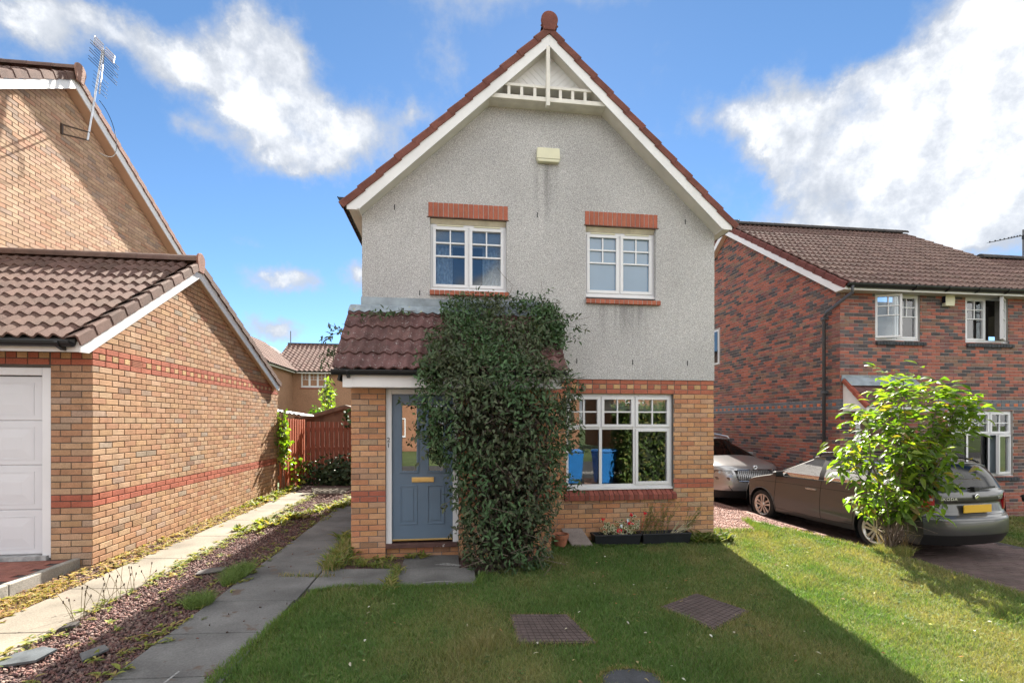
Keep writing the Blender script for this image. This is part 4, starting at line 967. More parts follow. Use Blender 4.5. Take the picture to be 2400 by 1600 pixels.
mb = MB(); mb.lathe((11.66, RY + .155, .76), [(.10, 0), (.10, -.006), (.085, -.006), (.085, 0)], 20, 'y'); mb.lathe((11.66, RY + .155, .76), [(.06, 0), (.06, -.006), (.045, -.006), (.045, 0)], 20, 'y'); mb.build('ornament_ring', M('ornament_dark', (.12, .12, .13)), rh)
# alarm box
mb = MB(); v0 = [(10.90, 4.36), (10.90, 4.64), (11.13, 4.64), (11.145, 4.5), (11.13, 4.36)]
mb.prism([(p[0], RY - .09, p[1]) for p in v0], (0, .09, 0)); ab = mb.build('alarm_box', cream_plastic, rh, bevel=.01)
mb = MB(); mb.box(10.893, 10.905, RY - .085, RY - .01, 4.43, 4.58); mb.build('alarm_cover', M('navy', (.012, .014, .03), rough=.5), ab)
# porch canopy
CS = Vector((0, .60, .60)).normalized(); CN = Vector((0, -CS.z, CS.y)); CO = Vector((8.44, 8.86, 2.10))
mb = MB(); mb.prism([CO - CN * .02, CO + Vector((1.7, 0, 0)) - CN * .02, CO + Vector((1.7, 0, 0)) + CS * .86 - CN * .02, CO + CS * .86 - CN * .02], -CN * .03)
mb.prism([(8.46, 8.92, 2.02), (8.46, RY, 2.02), (8.46, RY, 2.62), (8.46, 8.92, 2.10)], (.02, 0, 0)); cp = mb.build('porch_canopy', white_board, rh)
T = tile_field(CO, (1, 0, 0), CS, CN, 1.7, .80, plum_tile, gauge=.2, w=.34, h=.006, seed=88, seg=4)
T += verge_tiles(CO + Vector((.04, 0, 0)), CS, CN, (-1, 0, 0), .80, lambda r: vcol((.26, .075, .05), r, .12), gauge=.2, drop=.05, over=.07, seed=89, wide=.05)
pieces(cp, 'roof_tile', T, tile_m, 60)
mb = MB(); mb.box(8.44, 10.15, 8.88, 8.90, 2.0, 2.11); mb.box(8.46, 10.13, 8.90, RY, 2.01, 2.025); mb.build('fascia', white_board, cp)
mb = MB(); mb.prism([CO + CS * .60 + CN * .045, CO + CS * .60 + CN * .045 + Vector((1.7, 0, 0)), CO + CS * .86 + CN * .045 + Vector((1.7, 0, 0)), CO + CS * .86 + CN * .045], CN * .006); mb.box(8.42, 10.16, RY - .02, RY + .003, 2.66, 2.80); mb.build('lead_flashing', lead_m, cp)
mb = MB(); mb.box(8.75, 8.85, RY - .03, RY + .02, -.25, 2.0); mb.box(9.75, 9.85, RY - .03, RY + .02, -.25, 2.0); mb.box(8.85, 9.75, RY - .028, RY + .02, 1.92, 2.0); mb.build('door_frame', upvc, rh)
mb = MB(); mb.box(8.85, 9.75, RY - .01, RY + .03, -.2, 1.92); mb.build('door', M('brown_door', (.10, .045, .03), rough=.5, vary=.1, scale=6), rh)

# garden lamp by the right hand wall
lamp = thing('garden_lamp', (12.58, 9.15, -.37), 'small black garden lamp on a thin stake by the red brick wall', 'lamp')
mb = MB(); mb.tube([(12.58, 9.15, -.38), (12.58, 9.15, .06)], .010, 6); mb.build('stake', black_pl, lamp)
mb = MB(); mb.lathe((12.58, 9.15, .03), [(.0, 0), (.035, 0), (.05, .07), (.05, .10), (.075, .10), (.06, .13), (.02, .16), (0, .16)], 12); mb.build('lantern', black_pl, lamp)

# second aerial, on the house beyond
a2_ = thing('tv_aerial', (16.6, 12.0, 6.0), 'thin dark yagi aerial sticking out against the clouds at the far right', 'aerial')
p0 = Vector((15.50, 12.13, 6.985)); p1 = Vector((17.0, 11.94, 7.30)); d = (p1 - p0)
mb = MB(); mb.tube([p0, p1], .011, 6); mb.build('boom', darkmetal, a2_)
sx_ = Vector((.12, .97, .12)).normalized()
for i, t in enumerate((0, .105, .20, .28, .36, .42, .47, .53, .58, .64, .72, .82, .92, 1.0)):
    p = p0 + d * t; mb = MB(); mb.tube([p - sx_ * .09, p + sx_ * .09], .005, 5); mb.build('element', darkmetal, a2_)
    mb = MB(); mb.obox(p + Vector((0, 0, .012)), (.012, 0, 0), (0, .012, 0), (0, 0, .022)); mb.build('element_clip', darkmetal, a2_)
mb = MB(); mb.tube([(16.45, 12.0, 5.9), (16.45, 12.0, 7.35)], .02, 8); mb.obox((16.43, 11.97, 7.12), (.03, 0, 0), (0, .03, 0), (0, 0, .05)); mb.build('mast', darkmetal, a2_)

# ================================================================== house beyond the back gardens
bh = thing('far_house', (-7, 34, 0), 'distant buff brick house with dark pantiled roof seen past the garage', 'house')
far_brick = M('far_brick', (.29, .165, .105), rough=.9, vary=.08, scale=1.2, fine=.15, fscale=14)
BY = 32.3
mb = MB(); mb.box(-10.0, -2.5, BY, BY + 7, -.6, 5.05); mb.box(-14.2, -9.95, 27.6, BY + 5, -.6, 5.05); bw = mb.build('wall', far_brick, bh)
fb = []
for z in [i * .3 for i in range(-2, 17)]: pass
mb = MB(); mb.prism([(-11.2, BY - .35, 5.0), (-11.2, BY + 3.3, 7.25), (-11.2, BY + 7.2, 5.0)], (8.9, 0, 0)); mb.prism([(-14.6, 27.2, 5.0), (-12.0, 27.2, 6.95), (-9.65, 27.2, 5.0)], (0, BY + 3 - 27.2, 0)); br_ = mb.build('roof', dark_int, bh)
s1 = Vector((0, 3.65, 2.25)).normalized(); n1 = Vector((0, -s1.z, s1.y)); ft = lambda r: vcol((.12, .066, .053), r, .15)
T = tile_field((-11.2, BY - .37, 5.02), (1, 0, 0), s1, n1, 9.0, 4.3, ft, gauge=.33, w=.30, rolls=1, h=.075, seed=91, seg=5)
s2 = Vector((-2.35, 0, 1.95)).normalized(); n2 = Vector((1.95, 0, 2.35)).normalized()
T += tile_field((-9.63, 27.2, 5.02), (0, 1, 0), s2, n2, BY + 1.5 - 27.2, 3.06, ft, gauge=.33, w=.30, rolls=1, h=.055, seed=92, seg=5, keep=lambda p: p[1] < BY + .9 - (p[0] + 9.6) * 0 )
pieces(br_, 'roof_tile', T, far_m, 300)
mb = MB(); mb.bar((-11.25, BY + 3.3, 7.29), (-2.3, BY + 3.3, 7.29), .22, .16); mb.build('ridge', M('dark_ridge', (.04, .035, .035)), br_)
mb = MB(); mb.box(-9.6, -2.4, BY - .36, BY - .33, 4.90, 5.03); mb.box(-9.72, -9.69, 27.3, BY - .3, 4.90, 5.03); mb.build('fascia', white_board, bh)
gutter('gutter', (-9.55, BY - .40, 5.03), (-2.4, BY - .40, 5.03), (0, -1, 0), bh); gutter('gutter', (-9.60, 27.2, 5.03), (-9.60, BY - .4, 5.03), (1, 0, 0), bh)
window(bh, (-9.42, BY - .01, 4.06), (1, 0, 0), (0, -1, 0), 1.52, .92, [(0, .507, 0, .92, True, (2, 2, .52)), (.507, 1.013, 0, .92, True, (2, 2, .52)), (1.013, 1.52, 0, .92, True, (2, 2, .52))])
mb = MB(); mb.box(-9.5, -7.85, BY - .03, BY + .02, 3.93, 4.03); mb.build('sill', M('red_sill', (.24, .09, .06)), bh)
mb = MB(); mb.box(-9.7, -5, BY - .012, BY + .02, 2.2, 2.45); mb.build('red_band', M('red_band', (.27, .11, .08), rough=.9), bh)
window(bh, (-9.0, BY - .01, 1.15), (1, 0, 0), (0, -1, 0), 1.5, 1.05, [(0, .5, 0, 1.05, True, None), (.5, 1.0, 0, 1.05, True, None), (1.0, 1.5, 0, 1.05, True, None)])
mb = MB(); mb.tube([(-11.0, BY + 3, 7.0), (-11.0, BY + 3, 8.15)], .03, 6); mb.build('vent_pole', grey_pl, bh)
mb = MB(); mb.prism([(-11.6, 29.6, 3.4), (-9.9, 29.6, 2.55), (-9.9, 29.6, 2.45), (-11.6, 29.6, 2.45)], (0, -2.6, 0)); lt = mb.build('lean_to', far_brick, bh)
T = tile_field((-9.8, 26.9, 2.5), (0, 1, 0), Vector((-2, 0, 1)).normalized(), Vector((1, 0, 2)).normalized(), 2.9, 2.0, ft, gauge=.33, w=.3, rolls=1, h=.05, seed=93, seg=5); pieces(lt, 'roof_tile', T, far_m, 60)
mb = MB(); mb.prism([(-11.75, 26.88, 3.42), (-9.78, 26.88, 2.46), (-9.78, 26.88, 2.30), (-11.75, 26.88, 3.26)], (0, .03, 0)); mb.build('bargeboard', white_board, lt)

# ================================================================== red fence, gate, sheds
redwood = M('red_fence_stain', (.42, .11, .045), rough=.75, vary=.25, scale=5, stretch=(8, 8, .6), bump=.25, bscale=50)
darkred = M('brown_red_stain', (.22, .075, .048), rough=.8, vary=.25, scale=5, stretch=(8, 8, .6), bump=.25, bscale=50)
fence = thing('fence', (-4.1, 13, 0), 'sunlit bright red board fence running back from the garage corner', 'fence')
n = 20
for i in range(n):
    y = 12.34 + i * .098; mb = MB(); o_ = .012 if i % 2 else -.006
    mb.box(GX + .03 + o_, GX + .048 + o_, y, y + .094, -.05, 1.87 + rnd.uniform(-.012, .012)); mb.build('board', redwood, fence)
mb = MB(); mb.box(GX - .02, GX + .022, 12.34, 14.3, 1.5, 1.58); mb.build('rail', redwood, fence)
mb = MB(); mb.box(GX - .02, GX + .022, 12.34, 14.3, .4, .48); mb.build('rail', redwood, fence)
gate = thing('gate', (-3.2, 14.3, 0), 'shaded dark red slatted gate overgrown with ivy at its foot', 'gate')
for i in range(18):
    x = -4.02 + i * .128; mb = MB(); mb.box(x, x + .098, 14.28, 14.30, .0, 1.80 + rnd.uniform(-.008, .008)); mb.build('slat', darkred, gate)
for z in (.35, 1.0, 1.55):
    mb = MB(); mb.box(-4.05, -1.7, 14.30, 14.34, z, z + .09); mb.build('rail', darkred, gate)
shed = thing('shed', (-3.4, 17, 0), 'brown wooden garden shed roof peeping over the red gate', 'shed')
shedw = M('shed_board', (.14, .075, .05), rough=.85, vary=.3, scale=4)
mb = MB(); mb.prism([(-4.9, 16.6, -.1), (-2.0, 16.6, -.1), (-2.0, 16.6, 1.85), (-3.45, 16.6, 2.28), (-4.9, 16.6, 1.85)], (0, 2, 0)); mb.build('wall', shedw, shed)
for sg in (-1, 1):
    mb = MB(); mb.prism([(-3.45, 16.5, 2.36), (-3.45 + sg * 1.6, 16.5, 1.88), (-3.45 + sg * 1.6, 16.5, 1.83), (-3.45, 16.5, 2.30)], (0, 2.2, 0)); mb.build('roof', M('roof_felt_grey', (.16, .13, .11), rough=.9, vary=.2), shed)
    mb = MB(); mb.prism([(-3.45, 16.48, 2.33), (-3.45 + sg * 1.62, 16.48, 1.85), (-3.45 + sg * 1.62, 16.48, 1.75), (-3.45, 16.48, 2.23)], (0, .02, 0)); mb.build('bargeboard', shedw, shed)
store = thing('store', (-5, 15.6, 0), 'low grey lean-to roof just showing above the sunlit red fence', 'shed')
mb = MB()
for i in range(14):
    x = -6.2 + i * .13; z = 2.28 - (x + 6.2) * .16; mb.prism([(x, 15.0, z), (x + .065, 15.0, z + .025), (x + .13, 15.0, z - .02), (x + .13, 15.0, z - .035), (x, 15.0, z - .015)], (0, 1.4, 0))
mb.build('roof_sheet', M('grey_sheet', (.11, .12, .13), rough=.6, vary=.3, scale=6, metal=.2), store)
mb = MB(); mb.box(-6.1, -6.0, 15.1, 15.2, -.1, 2.2); mb.box(-4.6, -4.5, 15.1, 15.2, -.1, 1.95); mb.box(-6.1, -4.5, 15.9, 15.95, -.1, 1.9); mb.build('frame', shedw, store)
# ================================================================== cars
def cr(pts, n):
    """catmull-rom through pts (tuples), n samples per span"""
    P_ = np.array(pts, float); out = []
    for i in range(len(P_) - 1):
        p0 = P_[max(i - 1, 0)]; p1 = P_[i]; p2 = P_[i + 1]; p3 = P_[min(i + 2, len(P_) - 1)]
        k = n[i] if isinstance(n, (list, tuple)) else n
        for t in np.linspace(0, 1, k, endpoint=False):
            out.append(.5 * ((2 * p1) + (-p0 + p2) * t + (2 * p0 - 5 * p1 + 4 * p2 - p3) * t * t + (-p0 + 3 * p1 - 3 * p2 + p3) * t ** 3))
    out.append(P_[-1]); return np.array(out)
def inpoly(p, poly):
    x, y = p; c = False; j = len(poly) - 1
    for i in range(len(poly)):
        if (poly[i][1] > y) != (poly[j][1] > y) and x < (poly[j][0] - poly[i][0]) * (y - poly[i][1]) / (poly[j][1] - poly[i][1]) + poly[i][0]: c = not c
        j = i
    return c
def car_shell(root, X, prof, tags, spans, Wmax, zsill, belt, roofhw, plan, wheels, arch_r, sidewin, mats, paint, names, xmid=0.0, lin=()):
    """two skins: a wrap from front bumper over the roof to the rear bumper, and the sides.
    local x forward, y left, z up; X maps local to world"""
    # profile (x, z, edge lowering, edge pull towards the middle)
    seg = []
    for i in range(len(prof) - 1): seg += [tags[i]] * spans[i]
    C = cr(prof, spans)
    def yside(x, z):
        w = Wmax * plan(x); zb = belt(x)
        if z <= zb:
            t = (z - .55) / .42
            return w * (1 - .030 * t * t) if z > .55 else w * (1 - .05 * ((.55 - z) / .35) ** 2)
        wb = w * (1 - .030 * ((zb - .55) / .42) ** 2); t = min(1, (z - zb) / (1.43 - zb)); wr = min(roofhw, wb)
        return wb + (wr - wb) * (t ** 1.25)
    nv = 26; xe = []; ze = []
    grid = []
    for (x0, z0, kz, kx) in C:
        xx, zz = x0 + kx, z0 - kz; w = yside(xx, zz); row = []
        for j in range(nv + 1):
            v = j / nv; vv = math.sin(v * math.pi / 2) if True else v
            f = vv ** 4 * .75 + vv ** 2 * .25
            row.append((x0 + kx * f, w * vv, z0 - kz * f))
        grid.append(row); xe.append(xx); ze.append(zz)
    parts = {}
    def emit(cls, quad):
        parts.setdefault(cls, []).append(quad)
    for i in range(len(C) - 1):
        for j in range(nv):
            cls = seg[i]; q = [grid[i][j], grid[i][j + 1], grid[i + 1][j + 1], grid[i + 1][j]]
            v = (j + .5) / nv
            if isinstance(cls, tuple): cls = cls[0] if math.sin(v * math.pi / 2) < cls[2] else cls[1]
            emit(cls, q)
    # sides
    xe, ze = np.array(xe), np.array(ze)
    xs = np.concatenate([np.linspace(min(xe) + .0005, max(xe) - .0005, 330)])
    def ztop(x):
        z = -1
        for a in range(len(xe) - 1):
            x0_, x1_ = xe[a], xe[a + 1]
            if (x0_ - x) * (x1_ - x) <= 0 and x0_ != x1_: z = max(z, ze[a] + (ze[a + 1] - ze[a]) * (x - x0_) / (x1_ - x0_))
        return z
    def zbot(x):
        z = 9
        for a in range(len(xe) - 1):
            x0_, x1_ = xe[a], xe[a + 1]
            if (x0_ - x) * (x1_ - x) <= 0 and x0_ != x1_: z = min(z, ze[a] + (ze[a + 1] - ze[a]) * (x - x0_) / (x1_ - x0_))
        return max(zsill, z) if (x > max(xe) - .35 or x < min(xe) + .35) and z < .75 else zsill
    nt_ = 84; tops = [ztop(x) for x in xs]; bots = [min(zbot(x), t - .01) for x, t in zip(xs, tops)]
    def sp_(x, b, t, k):
        z = b + (t - b) * k / nt_; return (x, yside(x, z), z)
    for a in range(len(xs) - 1):
        for k in range(nt_):
            q = [sp_(xs[a], bots[a], tops[a], k), sp_(xs[a + 1], bots[a + 1], tops[a + 1], k), sp_(xs[a + 1], bots[a + 1], tops[a + 1], k + 1), sp_(xs[a], bots[a], tops[a], k + 1)]
            cx = (q[0][0] + q[1][0]) / 2; cz = (q[0][2] + q[2][2]) / 2
            if any((cx - wx) ** 2 + (cz - wz) ** 2 < arch_r ** 2 for wx, wz in wheels): continue
            cls = 'body'
            for nm, poly in sidewin:
                if inpoly((cx, cz), poly): cls = nm; break
            if cz < zsill + .05 and cls == 'body' and abs(cx) < 1.0: cls = 'sill_trim'
            emit(cls, q)
    for cls, qs in parts.items():
        for sgn in ((1, -1) if cls in dict(sidewin) or cls == 'sill_trim' else (0,)):
            V = {}; F_ = []
            for q in qs:
                for sg in ((1, -1) if sgn == 0 else (sgn,)):
                    ids = []
                    for p in q:
                        k = (round(p[0], 4), round(sg * p[1], 4), round(p[2], 4)); ids.append(V.setdefault(k, len(V)))
                    if sg < 0: ids = ids[::-1]
                    if len(set(ids)) == 4: F_.append(ids)
                    elif len(set(ids)) == 3: F_.append(list(dict.fromkeys(ids)))
            me = bpy.data.meshes.new(names.get(cls, cls)); me.from_pydata([X(k) for k in V], [], F_); me.materials.append(mats.get(cls, paint)); me.shade_smooth()
            o = link(names.get(cls, cls), me, root)
            if cls == 'body': bodyo = o
    # wheel wells and arch lips
    for wx, wz in wheels:
        for sg in (1, -1):
            yo = yside(wx, wz) ; mb = MB(); vs = []; k = 20
            for y in (yo - .005, yo - .28):
                for i in range(k + 1):
                    a = math.radians(-35 + 250 * i / k); vs.append(X((wx + (arch_r + .004) * math.cos(a), sg * y, max(.12, wz + (arch_r + .004) * math.sin(a)))))
            vs.append(X((wx, sg * (yo - .28), wz)))
            mb.add(vs, [(i, i + 1, k + 2 + i, k + 1 + i) for i in range(k)] + [(k + 1 + i, k + 2 + i, 2 * k + 2) for i in range(k)]); mb.build('wheel_well', black_pl, bodyo)
            mb = MB(); mb.tube([X((wx + (arch_r + .006) * math.cos(math.radians(a)), sg * (yside(wx + (arch_r) * math.cos(math.radians(a)), max(zsill, wz + arch_r * math.sin(math.radians(a)))) + .002), wz + (arch_r + .006) * math.sin(math.radians(a)))) for a in range(-12, 193, 8)], .010, 6); mb.build('arch_lip', paint, bodyo, smooth=True)
    mb = MB(); mb.prism([X((min(xe) + .2, -Wmax * .85, zsill + .02)), X((max(xe) - .2, -Wmax * .85, zsill + .02)), X((max(xe) - .2, Wmax * .85, zsill + .02)), X((min(xe) + .2, Wmax * .85, zsill + .02))], (0, 0, .02)); mb.build('floor_pan', black_pl, bodyo)
    return bodyo, yside
def wheel(root, X, x, y, r, rim_m, sg, name='wheel', w=.19, spokes=5):
    c = X((x, y, r)); ax = (Vector(X((x, y + sg, r))) - Vector(c)).normalized(); fw = (Vector(X((x + 1, y, r))) - Vector(c)).normalized(); up = Vector((0, 0, 1)); c = Vector(c)
    def ring(mb, prof, n=36):
        vs = []
        for rr, h in prof:
            for k in range(n):
                a = 2 * math.pi * k / n; vs.append(c + fw * (rr * math.cos(a)) + up * (rr * math.sin(a)) + ax * h)
        fs = [(i * n + k, i * n + (k + 1) % n, (i + 1) * n + (k + 1) % n, (i + 1) * n + k) for i in range(len(prof) - 1) for k in range(n)]
        mb.add(vs, fs)
    mb = MB(); ri = r * .70
    ring(mb, [(ri, -.01), (ri + .02, .008), (r * .88, .010), (r * .96, -.008), (r, -.035), (r, -w + .03), (r * .95, -w), (ri, -w)])
    t_ = mb.build(name, M('tyre_rubber', (.018, .018, .019), rough=.8, vary=.1), root, smooth=True)
    mb = MB(); ring(mb, [(ri - .035, -.03), (ri - .012, -.004), (ri, .002), (ri + .005, -.01), (ri, -w)]); mb.build('rim', rim_m, t_, smooth=True)
    mb = MB(); ring(mb, [(0, -.09), (ri - .02, -.09)]); mb.build('brake_disc', M('brake_dark', (.03, .03, .032), rough=.6, metal=.5), t_)
    mb = MB()
    for k in range(spokes):
        a = 2 * math.pi * k / spokes + .3; d_ = fw * math.cos(a) + up * math.sin(a); s_ = fw * -math.sin(a) + up * math.cos(a)
        for o_ in (-1, 1):
            q = [c + d_ * .03 + s_ * (o_ * .030) , c + d_ * .03 + s_ * (o_ * .006), c + d_ * (ri - .01) + s_ * (o_ * .022), c + d_ * (ri - .01) + s_ * (o_ * .068)]
            if o_ < 0: q = q[::-1]
            mb.prism([p - ax * .012 for p in q], -ax * .03)
    ring(mb, [(0, .0), (.045, -.002), (.055, -.02), (.055, -.05)], 20); mb.build('spokes', rim_m, t_)
    mb = MB()
    for k in range(5):
        a = 2 * math.pi * k / 5; mb.lathe(tuple(c + (fw * math.cos(a) + up * math.sin(a)) * .052 - ax * .008), [(.0, 0), (.009, 0)], 6)
    return t_
def seam(root, X, pts, yside, r=.0035, name='door_seam', off=.0008, sides=(1, -1)):
    for sg in sides:
        q = cr([(p[0], p[1]) for p in pts], 6); mb = MB()
        mb.tube([X((a, sg * (yside(a, b) + off), b)) for a, b in q], r, 5); mb.build(name, M('seam_black', (.008, .008, .008), rough=.9), root)
car_glass = glass_mat('car_glass', tint=(.5, .58, .56), see=.45, ior=1.42, refl=.55)
privacy = glass_mat('car_glass_dark', tint=(.4, .42, .42), see=.22, ior=1.55, refl=.6)
chrome = M('chrome', (.75, .75, .76), rough=.12, metal=1.0, vary=0)
trim = M('black_trim', (.014, .014, .015), rough=.45, vary=.1)
tailred = M('tail_light_red', (.42, .012, .018), rough=.15, vary=.05, spec=.6, coat=.6)
tailclear = M('tail_light_clear', (.60, .55, .55), rough=.15, vary=.05, spec=.6, coat=.6)

# ---- grey estate car
PH = math.radians(95.27); CX, CY, CZ = 7.394, 8.17, -.243
def XC(p):
    fx, fy = math.cos(PH), math.sin(PH); return (CX + p[0] * fx - p[1] * fy, CY + p[0] * fy + p[1] * fx, CZ + p[2])
car = thing('estate_car', (CX, CY, CZ), 'grey-brown estate car parked nose away on the dark drive, seen from behind the sapling', 'car')
paint = M('grey_brown_paint', (.062, .062, .062), rough=.30, vary=.0, metal=.4, coat=.6, spec=.4)
prof = [(1.96, .20, 0, -.22), (2.05, .36, 0, -.34), (2.05, .55, 0, -.36), (1.98, .72, .0, -.36), (1.80, .84, .03, -.22), (1.40, .93, .05, -.06), (1.02, 1.005, .06, 0), (.98, 1.02, .06, 0),
        (.60, 1.22, .07, -.10), (.22, 1.40, .07, -.12), (.10, 1.435, .06, -.02), (-.50, 1.475, .055, 0), (-1.20, 1.46, .055, 0), (-1.76, 1.405, .06, .05), (-1.80, 1.385, .06, .06),
        (-1.90, 1.24, .05, .09), (-2.00, 1.04, .03, .12), (-2.035, 1.00, .0, .13), (-2.06, .93, 0, .15), (-2.05, .865, 0, .16), (-2.03, .84, 0, .16), (-2.06, .70, 0, .17), (-2.10, .655, 0, .19), (-2.14, .62, 0, .20), (-2.155, .50, 0, .21), (-2.15, .40, 0, .21), (-2.13, .36, 0, .20), (-2.06, .24, 0, .18)]
tags = ['bumper_trim', 'front_bumper', 'front_bumper', 'body', 'bonnet', 'bonnet', 'body', ('windscreen', 'body', .93), ('windscreen', 'body', .93), 'roof', 'roof', 'roof', 'roof', ('spoiler', 'spoiler', 1),
        ('rear_window', 'body', .90), ('rear_window', 'body', .90), 'tailgate', 'tailgate', 'tailgate', 'tailgate', 'tailgate', 'rear_bumper', 'rear_bumper', 'rear_bumper', 'rear_bumper', 'bumper_trim', 'bumper_trim']
tags[13] = 'spoiler'
spans = [4, 5, 5, 6, 8, 6, 2, 9, 9, 4, 8, 8, 8, 2, 8, 8, 2, 4, 4, 2, 6, 3, 3, 5, 4, 3, 6]
def plan_e(x):
    a = abs(x); t = max(0, (a - 1.15) / 1.0); return 1 - .10 * t ** 2.2
belt_e = lambda x: .955 - .028 * (x - .5)
win = [('front_side_window', [(.80, .975), (.30, 1.285), (.06, 1.375), (-.13, 1.395), (-.165, .985)]),
       ('b_pillar', [(-.165, .985), (-.13, 1.395), (-.235, 1.40), (-.275, .99)]),
       ('rear_side_window', [(-.275, .99), (-.235, 1.40), (-.92, 1.385), (-1.02, 1.33), (-1.06, 1.01)]),
       ('c_pillar', [(-1.06, 1.01), (-1.02, 1.33), (-.98, 1.375), (-1.06, 1.37), (-1.12, 1.02)]),
       ('quarter_window', [(-1.12, 1.02), (-1.06, 1.37), (-1.50, 1.335), (-1.70, 1.17), (-1.66, 1.05)])]
cm = {'windscreen': car_glass, 'front_side_window': car_glass, 'rear_side_window': privacy, 'quarter_window': privacy, 'rear_window': privacy, 'b_pillar': trim, 'c_pillar': trim, 'bumper_trim': trim, 'sill_trim': paint}
body, ys = car_shell(car, XC, prof, tags, spans, .866, .23, belt_e, .595, plan_e, [(1.235, .31), (-1.235, .31)], .355, win, cm, paint, {'b_pillar': 'window_pillar', 'c_pillar': 'window_pillar', 'front_side_window': 'side_window', 'rear_side_window': 'side_window', 'quarter_window': 'side_window', 'sill_trim': 'sill'})
rim_e = M('alloy_rim', (.46, .44, .42), rough=.3, metal=.8, vary=.05)
for x in (1.235, -1.235):
    for sg in (1, -1): wheel(car, XC, x, sg * .845, .312, rim_e, sg)
seam(body, XC, [(.90, .36), (.86, .62), (.84, .93)], ys); seam(body, XC, [(-.215, .30), (-.215, .62), (-.235, .97)], ys); seam(body, XC, [(-1.12, 1.0), (-1.02, .86), (-.92, .70), (-.86, .42), (-.84, .32)], ys); seam(body, XC, [(.88, .315), (0, .30), (-.84, .315)], ys, r=.003)
seam(body, XC, [(1.42, .80), (.84, .83), (-.3, .845), (-1.3, .855), (-1.8, .87)], ys, r=.005, name='crease', off=-.003)
seam(body, XC, [(.82, .962), (0, .972), (-.8, .995), (-1.66, 1.035)], ys, r=.009, name='window_strip', off=.001)
for x0 in (.0, -.95):
    for sg in (1, -1):
        a = XC((x0 - .02, sg * (ys(x0, .80) + .004), .80)); mb = MB(); mb.obox(a, Vector(XC((1, 0, 0))) * .0 + (Vector(XC((.115, 0, 0))) - Vector(XC((0, 0, 0)))), (Vector(XC((0, .012, 0))) - Vector(XC((0, 0, 0)))), (0, 0, .017)); mb.build('door_handle', M('handle_silver', (.33, .33, .33), rough=.25, metal=.7), body, bevel=.008)
def xv(v): return Vector(XC(v)) - Vector(XC((0, 0, 0)))
for sg in (1, -1):   # mirrors
    mb = MB(); b_ = Vector(XC((.70, sg * (ys(.7, .98) + .09), 1.00)))
    q = [(-.05, -.09, -.06), (-.05, .09, -.05), (-.05, .10, .06), (-.05, -.08, .07), (.07, -.06, -.04), (.07, .07, -.03), (.07, .07, .04), (.07, -.06, .05)]
    mb.add([b_ + xv((p[0], sg * p[1], p[2])) for p in q], [(0, 1, 2, 3), (7, 6, 5, 4), (0, 4, 5, 1), (1, 5, 6, 2), (2, 6, 7, 3), (3, 7, 4, 0)])
    mo = mb.build('door_mirror', trim, car, bevel=.018)
    mb = MB(); mb.bar(b_ + xv((.02, -sg * .05, -.03)), b_ + xv((.04, -sg * .13, -.07)), .05, .03); mb.build('mirror_arm', trim, mo)
def rear_pt(v, z):
    """point on the tail at lateral v (0..1 of half width) and height z"""
    best = min(cr(prof, spans)[60:], key=lambda c: abs(c[1] - z)); w = ys(best[0] + best[3], z - best[2]); vv = v; f = abs(vv) ** 4 * .75 + vv ** 2 * .25
    return (best[0] + best[3] * f, w * vv, z)
for sg in (1, -1):
    # wrap-round tail light: red lower C and pale upper block
    def patch(vz, m, nm, off=.008, parent=None):
        mb = MB(); k = len(vz); vs = []
        for o_ in (off, -.03):
            for v, z in vz:
                p = rear_pt(v, z); vs.append(Vector(XC((p[0] - o_, sg * p[1] * 1.004, p[2]))))
        mb.add(vs, [tuple(range(k)), tuple(range(k, 2 * k))[::-1]] + [(i, (i + 1) % k, k + (i + 1) % k, k + i) for i in range(k)]); return mb.build(nm, m, parent or car, bevel=.004)
    tl = patch([(.80, .72), (.90, .725), (1.0, .74), (1.0, .96), (.93, .965), (.84, .955)], tailred, 'tail_light')
    patch([(.835, .80), (.92, .805), (.985, .815), (.985, .92), (.92, .92), (.855, .915)], tailclear, 'lamp_lens', .012, tl)
    mb = MB(); ps = [Vector(XC((x, sg * (ys(x, z) + .006), z))) for x, z in ((-1.86, .745), (-1.66, .80), (-1.62, .86), (-1.70, .93), (-1.86, .955))]
    mb.prism(ps, xv((0, -sg * .03, 0))); mb.build('lamp_wing', tailred, tl)
mb = MB(); rows = []
for v in [i / 14 - .5 for i in range(15)]:
    for z in (.715, .82):
        p = rear_pt(abs(v) * 1.3, z); rows.append(Vector(XC((p[0] - .004, (1 if v >= 0 else -1) * p[1], z))))
mb.add(rows, [(2 * i, 2 * i + 1, 2 * i + 3, 2 * i + 2) for i in range(14)]); mb.build('plate_recess', paint, car)
plate_m = M('plate_yellow', (.60, .36, .03), rough=.4, vary=.0)
mb = MB(); p = XC((-2.083, 0, .765)); mb.obox(p, xv((.008, 0, 0)), xv((0, .26, 0)), (0, 0, .056)); mb.build('number_plate', plate_m, car, bevel=.004)
